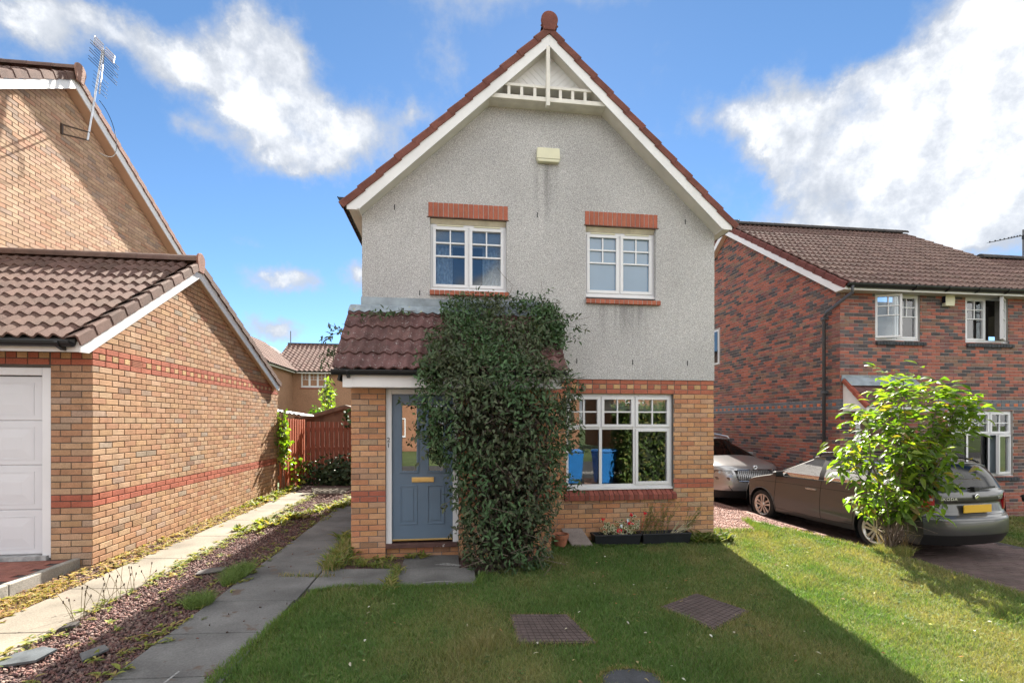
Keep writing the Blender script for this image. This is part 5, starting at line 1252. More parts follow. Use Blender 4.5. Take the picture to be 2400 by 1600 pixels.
# emblem: a ringed winged arrow, and the word beside it
eb = Vector(XC((-2.072, 0, .932)))
mb = MB(); vs = []
for r_, o_ in ((.042, .0), (.042, .010), (.034, .012), (.034, .006)):
    for k in range(28):
        a = 2 * math.pi * k / 28; vs.append(eb + xv((-o_, r_ * math.cos(a), r_ * math.sin(a))))
mb.add(vs, [(i * 28 + k, i * 28 + (k + 1) % 28, (i + 1) * 28 + (k + 1) % 28, (i + 1) * 28 + k) for i in range(3) for k in range(28)]); em = mb.build('emblem', chrome, car)
mb = MB(); mb.add([eb + xv((-.007, .034 * math.cos(2 * math.pi * k / 24), .034 * math.sin(2 * math.pi * k / 24))) for k in range(24)], [tuple(range(24))]); mb.build('emblem_ground', trim, em)
mb = MB()
for q in ([(-.026, -.020), (-.010, -.020), (.004, -.004), (.022, .000), (.028, .012), (.010, .010), (.016, .022), (.002, .014), (-.004, .026), (-.008, .008), (-.018, .006), (-.026, .010)],):
    mb.prism([eb + xv((-.008, -a, b)) for a, b in q], xv((-.004, 0, 0)))
mb.build('emblem_arrow', chrome, em)
silver_letter = M('badge_silver', (.62, .62, .62), rough=.25, metal=.8, vary=0)
def tail_text(s_, y, z, size, spacing):
    p = rear_pt(abs(y) / .80, z); yaw = PH + math.pi / 2 + (.12 if y > 0 else -.12)
    t_ = text(s_, 'badge_lettering', Vector(XC((p[0] - .006, y, z))), size, Euler((R(90), 0, PH - math.pi / 2 + (-.17 if y > 0 else .17))), silver_letter, car, .003, spacing, sx=1.25)
tail_text('\u0160KODA', .47, .905, .058, 1.1); tail_text('TDI', -.50, .905, .05, 1.05)
# rear wiper, roof rails, high brake light, bumper details
mb = MB(); a = Vector(XC((-2.035, -.02, 1.045))); mb.obox(a, xv((.03, 0, 0)), xv((0, .05, 0)), (0, 0, .028)); mb.bar(a + xv((-.005, -.04, .0)), a + xv((.012, -.40, .015)), .022, .028); mb.build('rear_wiper', trim, car, bevel=.006)
for sg in (1, -1):
    mb = MB(); pts = [XC((x, sg * .60, z)) for x, z in ((.05, 1.40), (-.02, 1.455), (-.5, 1.487), (-1.2, 1.47), (-1.62, 1.43), (-1.70, 1.385))]; mb.tube(pts, .016, 8); mb.build('roof_rail', trim, car, smooth=True)
mb = MB(); rows = []
for i in range(25):
    v = -1 + 2 * i / 24
    for z in (.60, .675):
        p = rear_pt(abs(v) * .86, z); rows.append(Vector(XC((p[0] - .004, (1 if v >= 0 else -1) * p[1], z))))
mb.add(rows, [(2 * i, 2 * i + 1, 2 * i + 3, 2 * i + 2) for i in range(24)]); mb.build('bumper_step', trim, car)
for sg in ():
    mb = MB(); p = rear_pt(.93, .39); mb.obox(Vector(XC((p[0] - .008, sg * p[1], .39))), xv((.006, 0, 0)), xv((.03, .07, 0)), (0, 0, .016)); mb.build('reflector', tailred, car)
# seats so the glass is not empty
seat_m = M('seat_cloth', (.03, .03, .032), rough=.9)
for x, y in ((.0, .36), (.0, -.36), (-.85, .36), (-.85, -.36)):
    mb = MB(); mb.obox(XC((x - .12, y, .86)), xv((.09, 0, .0)), xv((0, .22, 0)), (0, 0, .34)); mb.obox(XC((x - .15, y, 1.22)), xv((.05, 0, 0)), xv((0, .12, 0)), (0, 0, .09)); mb.build('seat', seat_m, car, bevel=.04)
mb = MB(); mb.obox(XC((.80, 0, .92)), xv((.2, 0, 0)), xv((0, .66, 0)), (0, 0, .06)); mb.build('dashboard', seat_m, car, bevel=.02)
mb = MB(); mb.obox(XC((-.5, 0, .5)), xv((1.4, 0, 0)), xv((0, .7, 0)), (0, 0, .2)); mb.build('cabin_floor', seat_m, car)
mb = MB(); c_ = Vector(XC((.52, -.36, .98))); mb.tube([c_ + xv((.05 * math.cos(t), .18 * math.sin(t), .17 * math.cos(t))) for t in [2 * math.pi * k / 20 for k in range(21)]], .014, 6); mb.build('steering_wheel', trim, car)

# ---- silver suv beyond it
PS_ = math.radians(-90 + 2); SX, SY, SZ = 7.02, 12.62, -.24
def XS(p):
    fx, fy = math.cos(PS_), math.sin(PS_); return (SX + p[0] * fx - p[1] * fy, SY + p[0] * fy + p[1] * fx, SZ + p[2])
def xs_(v): return Vector(XS(v)) - Vector(XS((0, 0, 0)))
suv = thing('suv', (SX, SY, SZ), 'silver suv facing the camera, half hidden behind the pebble-dashed house corner', 'car')
spaint = M('silver_paint', (.30, .30, .305), rough=.28, vary=0, metal=.6, coat=1.0, spec=.5)
sprof = [(2.02, .24, 0, -.25), (2.12, .42, 0, -.38), (2.14, .60, 0, -.40), (2.12, .78, 0, -.40), (2.02, .95, .02, -.36), (1.85, 1.03, .05, -.22), (1.40, 1.11, .06, -.08), (1.02, 1.17, .07, 0), (.98, 1.18, .07, 0),
         (.62, 1.38, .07, -.10), (.24, 1.58, .07, -.14), (.10, 1.615, .06, -.02), (-.60, 1.65, .06, 0), (-1.40, 1.62, .06, 0), (-1.95, 1.53, .06, .06), (-2.10, 1.2, .03, .12), (-2.18, .9, 0, .18), (-2.2, .6, 0, .2), (-2.1, .28, 0, .2)]
stags = ['bumper_trim', 'front_bumper', 'front_bumper', 'front_bumper', 'body', 'bonnet', 'bonnet', 'body', ('windscreen', 'body', .94), ('windscreen', 'body', .94), 'roof', 'roof', 'roof', 'roof', ('rear_window', 'body', .9), 'tailgate', 'tailgate', 'rear_bumper']
sspans = [4, 6, 6, 6, 6, 8, 6, 2, 9, 9, 4, 8, 8, 8, 8, 6, 6, 6]
swin = [('side_a', [(.80, 1.13), (.30, 1.43), (.0, 1.54), (-.12, 1.55), (-.15, 1.13)]), ('side_b', [(-.25, 1.13), (-.22, 1.55), (-1.0, 1.53), (-1.1, 1.15)]), ('side_c', [(-1.18, 1.16), (-1.1, 1.52), (-1.6, 1.45), (-1.8, 1.25)])]
scm = {'windscreen': car_glass, 'side_a': car_glass, 'side_b': privacy, 'side_c': privacy, 'rear_window': privacy, 'bumper_trim': trim, 'sill_trim': trim}
sb, ys2 = car_shell(suv, XS, sprof, stags, sspans, .93, .28, lambda x: 1.11 - .02 * (x - .5), .66, plan_e, [(1.32, .35), (-1.32, .35)], .40, swin, scm, spaint, {'side_a': 'side_window', 'side_b': 'side_window', 'side_c': 'side_window', 'sill_trim': 'sill'})
for x in (1.32, -1.32):
    for sg in (1, -1): wheel(suv, XS, x, sg * .90, .35, rim_e, sg, w=.21)
def nose_pt(v, z):
    best = min(cr(sprof, sspans)[:40], key=lambda c: abs(c[1] - z)); w = ys2(best[0] + best[3], z - best[2]); f = abs(v) ** 4 * .75 + v * v * .25
    return (best[0] + best[3] * f, w * v, z - best[2] * f)
def nose_patch(vz, m, nm, off, parent, sg=1):
    mb = MB(); k = len(vz); vs = []
    for o_ in (off, -.04):
        for v, z in vz:
            p = nose_pt(v, z); vs.append(Vector(XS((p[0] + o_, sg * p[1] * 1.003, p[2]))))
    mb.add(vs, [tuple(range(k))[::-1], tuple(range(k, 2 * k))] + [(i, (i + 1) % k, k + (i + 1) % k, k + i) for i in range(k)]); return mb.build(nm, m, parent, bevel=.004)
lampdark = M('headlight_dark', (.035, .035, .04), rough=.1, vary=.2, scale=30, spec=.8, coat=1)
gr_s = nose_patch([(-.50, .70), (-.46, .64), (.46, .64), (.50, .70), (.54, .88), (.3, .915), (0, .925), (-.3, .915), (-.54, .88)], trim, 'grille', .012, suv)
mb = MB()
for i in range(19):
    v = -.48 + .96 * i / 18; a = nose_pt(v, .66); b = nose_pt(v, .88); mb.bar(Vector(XS((a[0] + .022, a[1], a[2]))), Vector(XS((b[0] + .022, b[1], b[2]))), .012, .012)
mb.build('grille_bar', M('grille_bar', (.05, .05, .05), rough=.3), gr_s)
for (z, w_) in ((.905, .55), (.645, .47)):
    mb = MB(); mb.tube([Vector(XS((p[0] + .018, p[1], p[2]))) for p in (nose_pt(-w_ + 2 * w_ * k / 16, z) for k in range(17))], .011, 6); mb.build('grille_chrome', chrome, gr_s)
for sg in (1, -1):
    hl = nose_patch([(.58, .80), (.80, .785), (.985, .80), (.99, .90), (.80, .895), (.60, .90)], lampdark, 'headlight', .012, suv, sg)
    for v in (.68, .86):
        p = nose_pt(v, .845); mb = MB(); mb.lathe(XS((p[0] + .02 - .0, sg * p[1], p[2])), [(0, 0), (.035, 0)], 14, 'y'); mb.build('lamp', chrome, hl)
    nose_patch([(.66, .665), (.92, .67), (.94, .73), (.68, .735)], lampdark, 'fog_light', .010, suv, sg)
nose_patch([(-.62, .42), (.62, .42), (.70, .53), (-.70, .53)], trim, 'lower_intake', .010, suv)
eb = Vector(XS((2.105, 0, .965))); mb = MB(); mb.lathe(tuple(eb), [(0, -.012), (.045, -.012), (.048, .0), (.048, .01)], 24, 'y'); em2 = mb.build('emblem', chrome, suv)
mb = MB()
for q in ([(-.026, -.020), (-.010, -.020), (.004, -.004), (.022, .000), (.028, .012), (.010, .010), (.016, .022), (.002, .014), (-.004, .026), (-.008, .008), (-.018, .006), (-.026, .010)],):
    mb.prism([eb + Vector((a * 1.2, -.014, b * 1.2)) for a, b in q], (0, -.004, 0))
mb.build('emblem_arrow', trim, em2)
for sg in (1, -1):
    mb = MB(); mb.tube([XS((x, sg * .66, z)) for x, z in ((.1, 1.56), (.02, 1.63), (-.6, 1.69), (-1.4, 1.66), (-1.75, 1.60))], .018, 8); mb.build('roof_rail', M('rail_silver', (.5, .5, .5), rough=.3, metal=.8), suv, smooth=True)
    mb = MB(); b_ = Vector(XS((.66, sg * (ys2(.66, 1.15) + .10), 1.17)))
    q = [(-.05, -.10, -.07), (-.05, .10, -.06), (-.05, .11, .07), (-.05, -.09, .08), (.07, -.06, -.05), (.07, .08, -.04), (.07, .08, .05), (.07, -.06, .06)]
    mb.add([b_ + xs_((p[0], sg * p[1], p[2])) for p in q], [(0, 1, 2, 3), (7, 6, 5, 4), (0, 4, 5, 1), (1, 5, 6, 2), (2, 6, 7, 3), (3, 7, 4, 0)]); mb.build('door_mirror', spaint, suv, bevel=.02)
for x, y in ((.0, .38), (.0, -.38), (-.9, .38), (-.9, -.38)):
    mb = MB(); mb.obox(XS((x - .12, y, 1.0)), xs_((.09, 0, .0)), xs_((0, .22, 0)), (0, 0, .34)); mb.obox(XS((x - .15, y, 1.38)), xs_((.05, 0, 0)), xs_((0, .12, 0)), (0, 0, .09)); mb.build('seat', seat_m, suv, bevel=.04)
mb = MB(); mb.obox(XS((.80, 0, 1.08)), xs_((.2, 0, 0)), xs_((0, .7, 0)), (0, 0, .06)); mb.build('dashboard', seat_m, suv, bevel=.02)
mb = MB(); mb.obox(XS((-.5, 0, .6)), xs_((1.4, 0, 0)), xs_((0, .7, 0)), (0, 0, .2)); mb.build('cabin_floor', seat_m, suv)
# ================================================================== paving, kerbs, gravel
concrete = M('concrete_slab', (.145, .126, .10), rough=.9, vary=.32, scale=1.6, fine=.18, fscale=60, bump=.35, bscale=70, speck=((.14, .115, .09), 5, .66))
def slab(parent, pts, name='slab', th=.06, mat=None, up=.0):
    mb = MB(); mb.prism([(p[0], p[1], gz(p[0]) + up - th) for p in pts], (0, 0, th)); o = mb.build(name, mat or concrete, parent, bevel=.006); return o
def inset(x0, x1, y0, y1, g=.004): return [(x0 + g, y0 + g), (x1 - g, y0 + g), (x1 - g, y1 - g), (x0 + g, y1 - g)]
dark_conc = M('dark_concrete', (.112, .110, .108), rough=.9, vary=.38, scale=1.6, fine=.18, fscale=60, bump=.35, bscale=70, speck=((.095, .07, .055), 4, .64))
strip = thing('paving_strip', (-1.9, 6, 0), 'grey concrete tyre strip lying in the house shadow along the lawn edge', 'paving')
ys_ = [-1.0, .1, 1.0, 1.9, 2.75, 3.55, 4.25, 4.98, 5.72, 6.5, 7.4, 8.3, 9.2, 10.1, 11.0]
for a, b in zip(ys_, ys_[1:]):
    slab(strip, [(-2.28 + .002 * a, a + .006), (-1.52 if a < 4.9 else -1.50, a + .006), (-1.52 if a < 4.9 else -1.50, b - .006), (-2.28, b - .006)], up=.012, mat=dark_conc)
strip2 = thing('paving_strip', (-3.45, 6, 0), 'sunlit pale concrete tyre strip beside the brick garage wall', 'paving')
ys_ = [-1.0, .2, 1.3, 2.4, 3.35, 4.35, 5.4, 6.5, 7.7, 8.9, 10.1, 11.2, 12.2]
for a, b in zip(ys_, ys_[1:]): slab(strip2, [(-3.80, a + .004), (-3.20, a + .004), (-3.20, b - .004), (-3.80, b - .004)], up=.012)
path = thing('paving_path', (-.5, 5.9, 0), 'grey concrete slabs in front of the blue door step', 'paving')
for x0, x1 in ((-1.49, -.66), (-.64, .30)):
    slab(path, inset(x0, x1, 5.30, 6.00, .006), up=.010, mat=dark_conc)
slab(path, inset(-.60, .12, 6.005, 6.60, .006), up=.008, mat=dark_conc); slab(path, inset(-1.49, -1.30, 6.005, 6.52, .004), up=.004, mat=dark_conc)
slab(strip2, [(-3.3, 12.2), (-2.6, 12.2), (-2.6, 13.2), (-3.6, 13.2)], up=.008)
mb = MB()       # white scratch and paint marks on the dark strip
for q in ([(-1.92, 3.15), (-1.905, 3.16), (-1.86, 3.62), (-1.875, 3.63)], [(-.30, 5.44), (.02, 5.47), (.02, 5.485), (-.1, 5.49), (-.3, 5.46)], [(-.2, 6.12), (.12, 6.05), (.14, 6.10), (-.05, 6.2)]):
    mb.add([(p[0], p[1], gz(p[0]) + .0145) for p in q], [tuple(range(len(q)))])
paint_mark = mb.build('chalk_mark', M('chalk_mark', (.22, .22, .218), rough=.9, vary=.4, scale=40), path, kind='stuff')
# garage forecourt: red pavers behind a kerb
fore = thing('paved_forecourt', (-5.6, 4, .2), 'raised red block paved forecourt in front of the white garage door', 'paving')
P = []; block_m = M('paver', attr=True, rough=.85, vary=.2, scale=4, fine=.2, fscale=90, bump=.3, bscale=90)
r_ = random.Random(5)
for j in range(52):
    for i in range(16):
        x0 = -4.33 - (i + 1) * .205 + (.1 if j % 2 else 0); y0 = 6.14 - (j + 1) * .105
        if x0 + .2 > -4.325: continue
        z = .195 + r_.uniform(-.002, .002)
        m2 = MB(); m2.add([(x0, y0, z - .05), (x0 + .2, y0, z - .05), (x0 + .2, y0 + .1, z - .05), (x0, y0 + .1, z - .05), (x0, y0, z - .003), (x0 + .2, y0, z - .003), (x0 + .2, y0 + .1, z - .003), (x0, y0 + .1, z - .003), (x0 + .004, y0 + .004, z), (x0 + .196, y0 + .004, z), (x0 + .196, y0 + .096, z), (x0 + .004, y0 + .096, z)],
               [(0, 1, 5, 4), (1, 2, 6, 5), (2, 3, 7, 6), (3, 0, 4, 7), (4, 5, 9, 8), (5, 6, 10, 9), (6, 7, 11, 10), (7, 4, 8, 11), (8, 9, 10, 11)])
        P.append((m2.V, m2.F, vcol((.21, .085, .065), r_, .15), (x0 + .1, y0 + .05, z)))
pieces(fore, 'paver', P, block_m, 300)
mb = MB(); mb.box(-7.6, -4.33, .6, 6.2, -.1, .185); mb.build('bed', drive_m, fore)
kerb_m = M('kerb_concrete', (.25, .235, .21), rough=.9, vary=.25, scale=3, fine=.2, fscale=70, bump=.3, bscale=60, speck=((.12, .11, .09), 7, .66))
for a, b in ((5.27, 6.19), (4.36, 5.265), (3.45, 4.355), (2.54, 3.445)):
    mb = MB(); mb.box(-4.325, -4.245, a, b, -.1, .20); mb.build('kerb_stone', kerb_m, fore, bevel=.012)
# right drive: dark block paving with an edging strip
rdrive = thing('paved_drive', (7.3, 5, -.24), 'dark block paved drive under the parked cars, with a pale concrete edging', 'paving')
P = []
for j in range(112):
    for i in range(14):
        x0 = 6.24 + i * .205 + (.1 if j % 2 else 0); y0 = 2.2 + j * .105; z = -.238 + r_.uniform(-.002, .002)
        if x0 > 8.8: continue
        m2 = MB(); m2.add([(x0, y0, z - .04), (x0 + .2, y0, z - .04), (x0 + .2, y0 + .1, z - .04), (x0, y0 + .1, z - .04), (x0, y0, z - .003), (x0 + .2, y0, z - .003), (x0 + .2, y0 + .1, z - .003), (x0, y0 + .1, z - .003), (x0 + .004, y0 + .004, z), (x0 + .196, y0 + .004, z), (x0 + .196, y0 + .096, z), (x0 + .004, y0 + .096, z)],
               [(0, 1, 5, 4), (1, 2, 6, 5), (2, 3, 7, 6), (3, 0, 4, 7), (4, 5, 9, 8), (5, 6, 10, 9), (6, 7, 11, 10), (7, 4, 8, 11), (8, 9, 10, 11)])
        P.append((m2.V, m2.F, vcol((.095, .066, .062), r_, .15), (x0 + .1, y0 + .05, z)))
pieces(rdrive, 'paver', P, block_m, 300)
EDGE = [(5.72, 8.8), (5.95, 7.85), (6.14, 6.9), (6.27, 6.2), (6.24, 5.4), (6.19, 4.7), (6.27, 4.2), (6.62, 2.5), (7.2, -.5)]
for a, b in zip(EDGE, EDGE[1:]):
    A, B = Vector((*a, -.175)), Vector((*b, -.175)); mb = MB(); mb.bar(A, B, .05, .14); mb.build('edging', kerb_m, rdrive, bevel=.006)

# ---- gravel: loose chippings
def rot_rand(n):
    q = nrg.normal(size=(n, 4)); q /= np.linalg.norm(q, axis=1)[:, None]; w, x, y, z = q.T
    return np.stack([np.stack([1 - 2 * (y * y + z * z), 2 * (x * y - z * w), 2 * (x * z + y * w)], -1), np.stack([2 * (x * y + z * w), 1 - 2 * (x * x + z * z), 2 * (y * z - x * w)], -1), np.stack([2 * (x * z - y * w), 2 * (y * z + x * w), 1 - 2 * (x * x + y * y)], -1)], 1)
def stones(name, xy, size, cols, off=0.0, zf=gz, mat=None):
    n = len(xy); base = np.array([[-1, -1, -1], [1, -1, -1], [1, 1, -1], [-1, 1, -1], [-1, -1, 1], [1, -1, 1], [1, 1, 1], [-1, 1, 1]], float)
    sc = nrg.uniform(.55, 1.0, (n, 1, 3)) * np.array([1, .75, .45]); v = base[None] * sc * nrg.uniform(.7, 1.15, (n, 8, 1)) * size[:, None, None] / 2
    v = np.einsum('nij,nkj->nki', rot_rand(n), v)
    z = np.array([zf(x) for x in xy[:, 0]]) + off + size * .12; v += np.concatenate([xy, z[:, None]], 1)[:, None, :]
    f = np.array([[0, 3, 2, 1], [4, 5, 6, 7], [0, 1, 5, 4], [1, 2, 6, 5], [2, 3, 7, 6], [3, 0, 4, 7]])
    F = (f[None] + (np.arange(n) * 8)[:, None, None]).reshape(-1, 4)
    c = np.array(cols)[nrg.integers(0, len(cols), n)] * nrg.uniform(.75, 1.25, (n, 1)); C = np.repeat(c, 8, 0)
    return np_mesh(name, v.reshape(-1, 3), F, mat or stone_m, C, kind='stuff')
stone_m = M('chippings', attr=True, rough=.9, vary=.1, scale=20, spec=.2)
def scatter(x0, x1, y0, y1, dens, near=1.0):
    """points thinning out with distance"""
    n = int((x1 - x0) * (y1 - y0) * dens); p = nrg.uniform((x0, y0), (x1, y1), (n, 2)); d = np.clip(p[:, 1], 1, None)
    keep = nrg.uniform(size=n) < np.clip((4.5 / d) ** near, .15, 1); return p[keep]
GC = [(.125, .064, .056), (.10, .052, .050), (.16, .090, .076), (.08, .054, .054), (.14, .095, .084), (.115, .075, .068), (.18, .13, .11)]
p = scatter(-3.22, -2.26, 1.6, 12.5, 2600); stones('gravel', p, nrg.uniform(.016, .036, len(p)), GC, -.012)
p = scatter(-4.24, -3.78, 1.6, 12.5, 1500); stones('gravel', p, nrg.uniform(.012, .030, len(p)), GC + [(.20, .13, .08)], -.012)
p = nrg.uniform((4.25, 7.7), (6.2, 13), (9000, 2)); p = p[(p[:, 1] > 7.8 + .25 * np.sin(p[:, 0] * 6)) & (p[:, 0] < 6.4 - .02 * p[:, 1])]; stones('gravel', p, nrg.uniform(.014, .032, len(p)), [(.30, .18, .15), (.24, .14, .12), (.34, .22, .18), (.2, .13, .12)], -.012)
p = nrg.uniform((-4.2, 1.8), (-1.4, 7), (90, 2)); stones('pebbles', p, nrg.uniform(.012, .03, len(p)), [(.05, .035, .03), (.12, .07, .06)], .012)
slate_m = M('slate', (.075, .085, .092), rough=.35, vary=.3, scale=9, spec=.5, bump=.3, bscale=30)
def flake(x, y, pts, th, rot, tilt, name, label, m=None, group=None):
    mb = MB(); c, s_ = math.cos(rot), math.sin(rot); q = [(a * c - b * s_, a * s_ + b * c) for a, b in pts]
    mb.prism([(x + a, y + b, gz(x) + .012 + tilt[0] * a + tilt[1] * b) for a, b in q], (0, 0, th)); o = mb.build(name, m or slate_m, None, bevel=.003); return tag(o, label, 'stone', group)
flake(-3.03, 3.9, [(-.16, -.08), (.10, -.10), (.17, .02), (.05, .10), (-.10, .07)], .02, .2, (.05, .12), 'slate_piece', 'pale grey broken slate lying at the edge of the sunlit strip', group='stray slates in the gravel')
flake(-2.62, 3.93, [(-.09, -.05), (.07, -.07), (.10, .03), (-.04, .07)], .018, 1.1, (.04, .1), 'slate_piece', 'small blue-grey broken slate half buried in the shaded gravel', group='stray slates in the gravel')
flake(-2.72, 5.95, [(-.15, -.07), (.10, -.09), (.16, .04), (-.02, .10), (-.13, .05)], .014, .4, (.02, .03), 'slate_piece', 'flat grey slate in the shaded gravel above the longer grass tuft', M('flat_grey_stone', (.09, .082, .08), rough=.7, vary=.2, scale=12), group='stray slates in the gravel')
flake(-3.12, 4.42, [(-.06, -.03), (.05, -.035), (.065, .02), (-.03, .04)], .03, .3, (.1, .2), 'stone_lump', 'dark stone lump on the pale concrete strip', M('dark_stone', (.05, .045, .042), rough=.8))

# ================================================================== leaves, blades
leaf_dark = M('ivy_leaf', attr=True, rough=.55, vary=.15, scale=12, spec=.3, sub=(.22, (.9, 1.1, .5)))
leaf_light = M('tree_leaf', attr=True, rough=.42, vary=.12, scale=14, spec=.4, sub=(.55, (1.5, 1.75, .35)))
blade_m = M('grass_blade', attr=True, rough=.6, vary=.0, spec=.25, sub=(.35, (1.25, 1.3, .5)))
weed_m = M('weed_leaf', attr=True, rough=.6, vary=.1, scale=20, spec=.2, sub=(.4, (1.3, 1.4, .5)))
bark = M('bark', (.13, .095, .075), rough=.9, vary=.3, scale=25, fine=.3, bump=.5, bscale=80)
LF = np.array([[0, 1, 2, 2], [0, 2, 3, 3], [1, 4, 5, 2], [2, 5, 6, 3], [4, 7, 5, 5], [5, 7, 6, 6]])
def leaf_verts(p, d, u, L, Wd, fold=.25, bend=.25):
    """p base, d growth direction, u leaf normal (all (n,3)); returns (n,8,3)"""
    d = d / np.linalg.norm(d, axis=1)[:, None]; s_ = np.cross(d, u); s_ /= np.linalg.norm(s_, axis=1)[:, None] + 1e-9; n = np.cross(s_, d)
    L = L[:, None]; Wd = Wd[:, None]
    def at(a, b, c): return p + d * (L * a) + s_ * (Wd * b) + n * (L * c)
    return np.stack([at(0, 0, 0), at(.35, -.5, fold * .3 - bend * .08), at(.38, 0, -bend * .1 - fold * .08), at(.35, .5, fold * .3 - bend * .08), at(.72, -.36, fold * .15 - bend * .42), at(.75, 0, -bend * .45 - fold * .08), at(.72, .36, fold * .15 - bend * .42), at(1, 0, -bend)], 1)
def leaf_tris(): return np.array([[0, 1, 2], [0, 2, 3], [1, 4, 5], [1, 5, 2], [2, 5, 6], [2, 6, 3], [4, 7, 5], [5, 7, 6]])
def leaves(name, parent, p, d, u, L, Wd, C, mat, kind='stuff', fold=.25, bend=.25, singles=0):
    V = leaf_verts(p, d, u, L, Wd, fold, bend); n = len(p); T_ = leaf_tris()
    order = np.arange(n)
    if singles:
        sz = np.array([(L[i] / (screen(p[i])[2] if screen(p[i]) else 99)) for i in range(n)]); vis_d = np.array([p[i][1] for i in range(n)]); order = np.argsort(-sz)
        for i in order[:singles]:
            mb = MB(); mb.add([tuple(v) for v in V[i]], [tuple(t) for t in T_], tuple(C[i])); mb.build('leaf', mat, parent)
        order = order[singles:]
    if len(order):
        V = V[order]; F = (T_[None] + (np.arange(len(order)) * 8)[:, None, None]).reshape(-1, 3)
        return np_mesh(name, V.reshape(-1, 3), F, mat, np.repeat(C[order], 8, 0), parent, kind)
def palette(n, cols, w=None, j=.2):
    c = np.array(cols)[nrg.choice(len(cols), n, p=w)]; return c * nrg.uniform(1 - j, 1 + j, (n, 1))
def blades(name, xyz, h, w, lean, C, parent=None, mat=None):
    n = len(xyz); a = nrg.uniform(0, 6.283, n); dx = np.stack([np.cos(a), np.sin(a), np.zeros(n)], 1); b = nrg.uniform(0, 6.283, n); l = np.stack([np.cos(b), np.sin(b), np.zeros(n)], 1) * (h * lean)[:, None]
    up = np.array([0, 0, 1.0])[None] * h[:, None]; w = w[:, None]
    V = np.stack([xyz - dx * w / 2, xyz + dx * w / 2, xyz + up * .55 + l * .35 - dx * w * .35, xyz + up * .55 + l * .35 + dx * w * .35, xyz + up * .95 + l], 1)
    T_ = np.array([[0, 1, 3], [0, 3, 2], [2, 3, 4]]); F = (T_[None] + (np.arange(n) * 5)[:, None, None]).reshape(-1, 3)
    return np_mesh(name, V.reshape(-1, 3), F, mat or blade_m, np.repeat(C, 5, 0), parent, 'stuff')
# ---- lawn
def in_poly_np(p, poly):
    x, y = p[:, 0], p[:, 1]; c = np.zeros(len(p), bool); j = len(poly) - 1
    for i in range(len(poly)):
        xi, yi = poly[i]; xj, yj = poly[j]
        c ^= ((yi > y) != (yj > y)) & (x < (xj - xi) * (y - yi) / (yj - yi + 1e-12) + xi); j = i
    return c
def gzn(x): return -.028 * (np.minimum(x, 3.0) + 1)
COVERS = [[(.554, 4.487), (1.098, 4.456), (1.194, 3.856), (.539, 3.884)], [(2.651, 4.952), (2.933, 4.436), (2.331, 4.031), (2.076, 4.593)], [(1.02, 3.2), (1.50, 3.1), (1.48, 3.36), (1.36, 3.44), (1.22, 3.45), (1.08, 3.38)]]
def vnoise(p, f, seed=0):
    r = np.random.default_rng(seed); o = np.zeros(len(p))
    for k in range(5):
        a = r.uniform(0, 6.28); b = r.uniform(0, 6.28); o += np.sin((p[:, 0] * math.cos(a) + p[:, 1] * math.sin(a)) * f * r.uniform(.6, 1.6) + b)
    return o / 5
def lawn_blades(poly, dens, box, near=1.15, zf=gzn, holes=COVERS, name='grass'):
    n = int((box[1] - box[0]) * (box[3] - box[2]) * dens); p = nrg.uniform((box[0], box[2]), (box[1], box[3]), (n, 2))
    d = p[:, 1] * math.cos(YAW) + p[:, 0] * math.sin(YAW); k = (nrg.uniform(size=n) < np.clip((3.0 / np.clip(d, .5, None)) ** near, 0, 1)) & in_poly_np(p, poly)
    r = p[:, 0] * math.cos(YAW) - p[:, 1] * math.sin(YAW); sy = 991 + 1133 * (1.8) / np.clip(d, .2, None); sx = 1200 + 1133 * r / np.clip(d, .2, None)
    k &= (d > 1.5) & (sx > -250) & (sx < 2650) & (sy < 1850)
    for hq in holes: k &= ~in_poly_np(p, hq)
    p = p[k]; n = len(p); d = d[k]
    pat = vnoise(p, 2.2, 3) + .6 * vnoise(p, 7, 4); yellowing = np.clip(pat * .8 + .12 + .38 * np.clip((p[:, 0] - 2.5) / 1.5, 0, 1) + nrg.normal(0, .25, n), 0, 1)  # dry patches at random; the sun's yellow is painted in towards the right
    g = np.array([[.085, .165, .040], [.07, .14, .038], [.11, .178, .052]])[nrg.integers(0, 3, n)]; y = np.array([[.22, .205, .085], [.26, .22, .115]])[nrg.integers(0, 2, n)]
    C = g * (1 - yellowing[:, None]) + y * yellowing[:, None]; C *= nrg.uniform(.75, 1.25, (n, 1))
    h = nrg.uniform(.018, .042, n) * (1 + 1.3 * np.clip(vnoise(p, 6, 9), 0, 1)) * (1 + .5 * np.clip(vnoise(p, 17, 19), 0, 1)); w = nrg.uniform(.003, .0055, n) * np.clip(d / 3.5, 1, 2.4)
    return blades(name, np.concatenate([p, zf(p[:, 0])[:, None]], 1), h, w, nrg.uniform(.2, 1.1, n), C)
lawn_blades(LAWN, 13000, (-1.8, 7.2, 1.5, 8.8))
NL = [(8.75, 2), (16, 2), (16, 9.4), (8.75, 9.4)]
lawn_blades(NL, 9000, (8.7, 14.5, 4, 9.4), zf=lambda x: np.full(len(x), -.37), holes=[], name='grass')
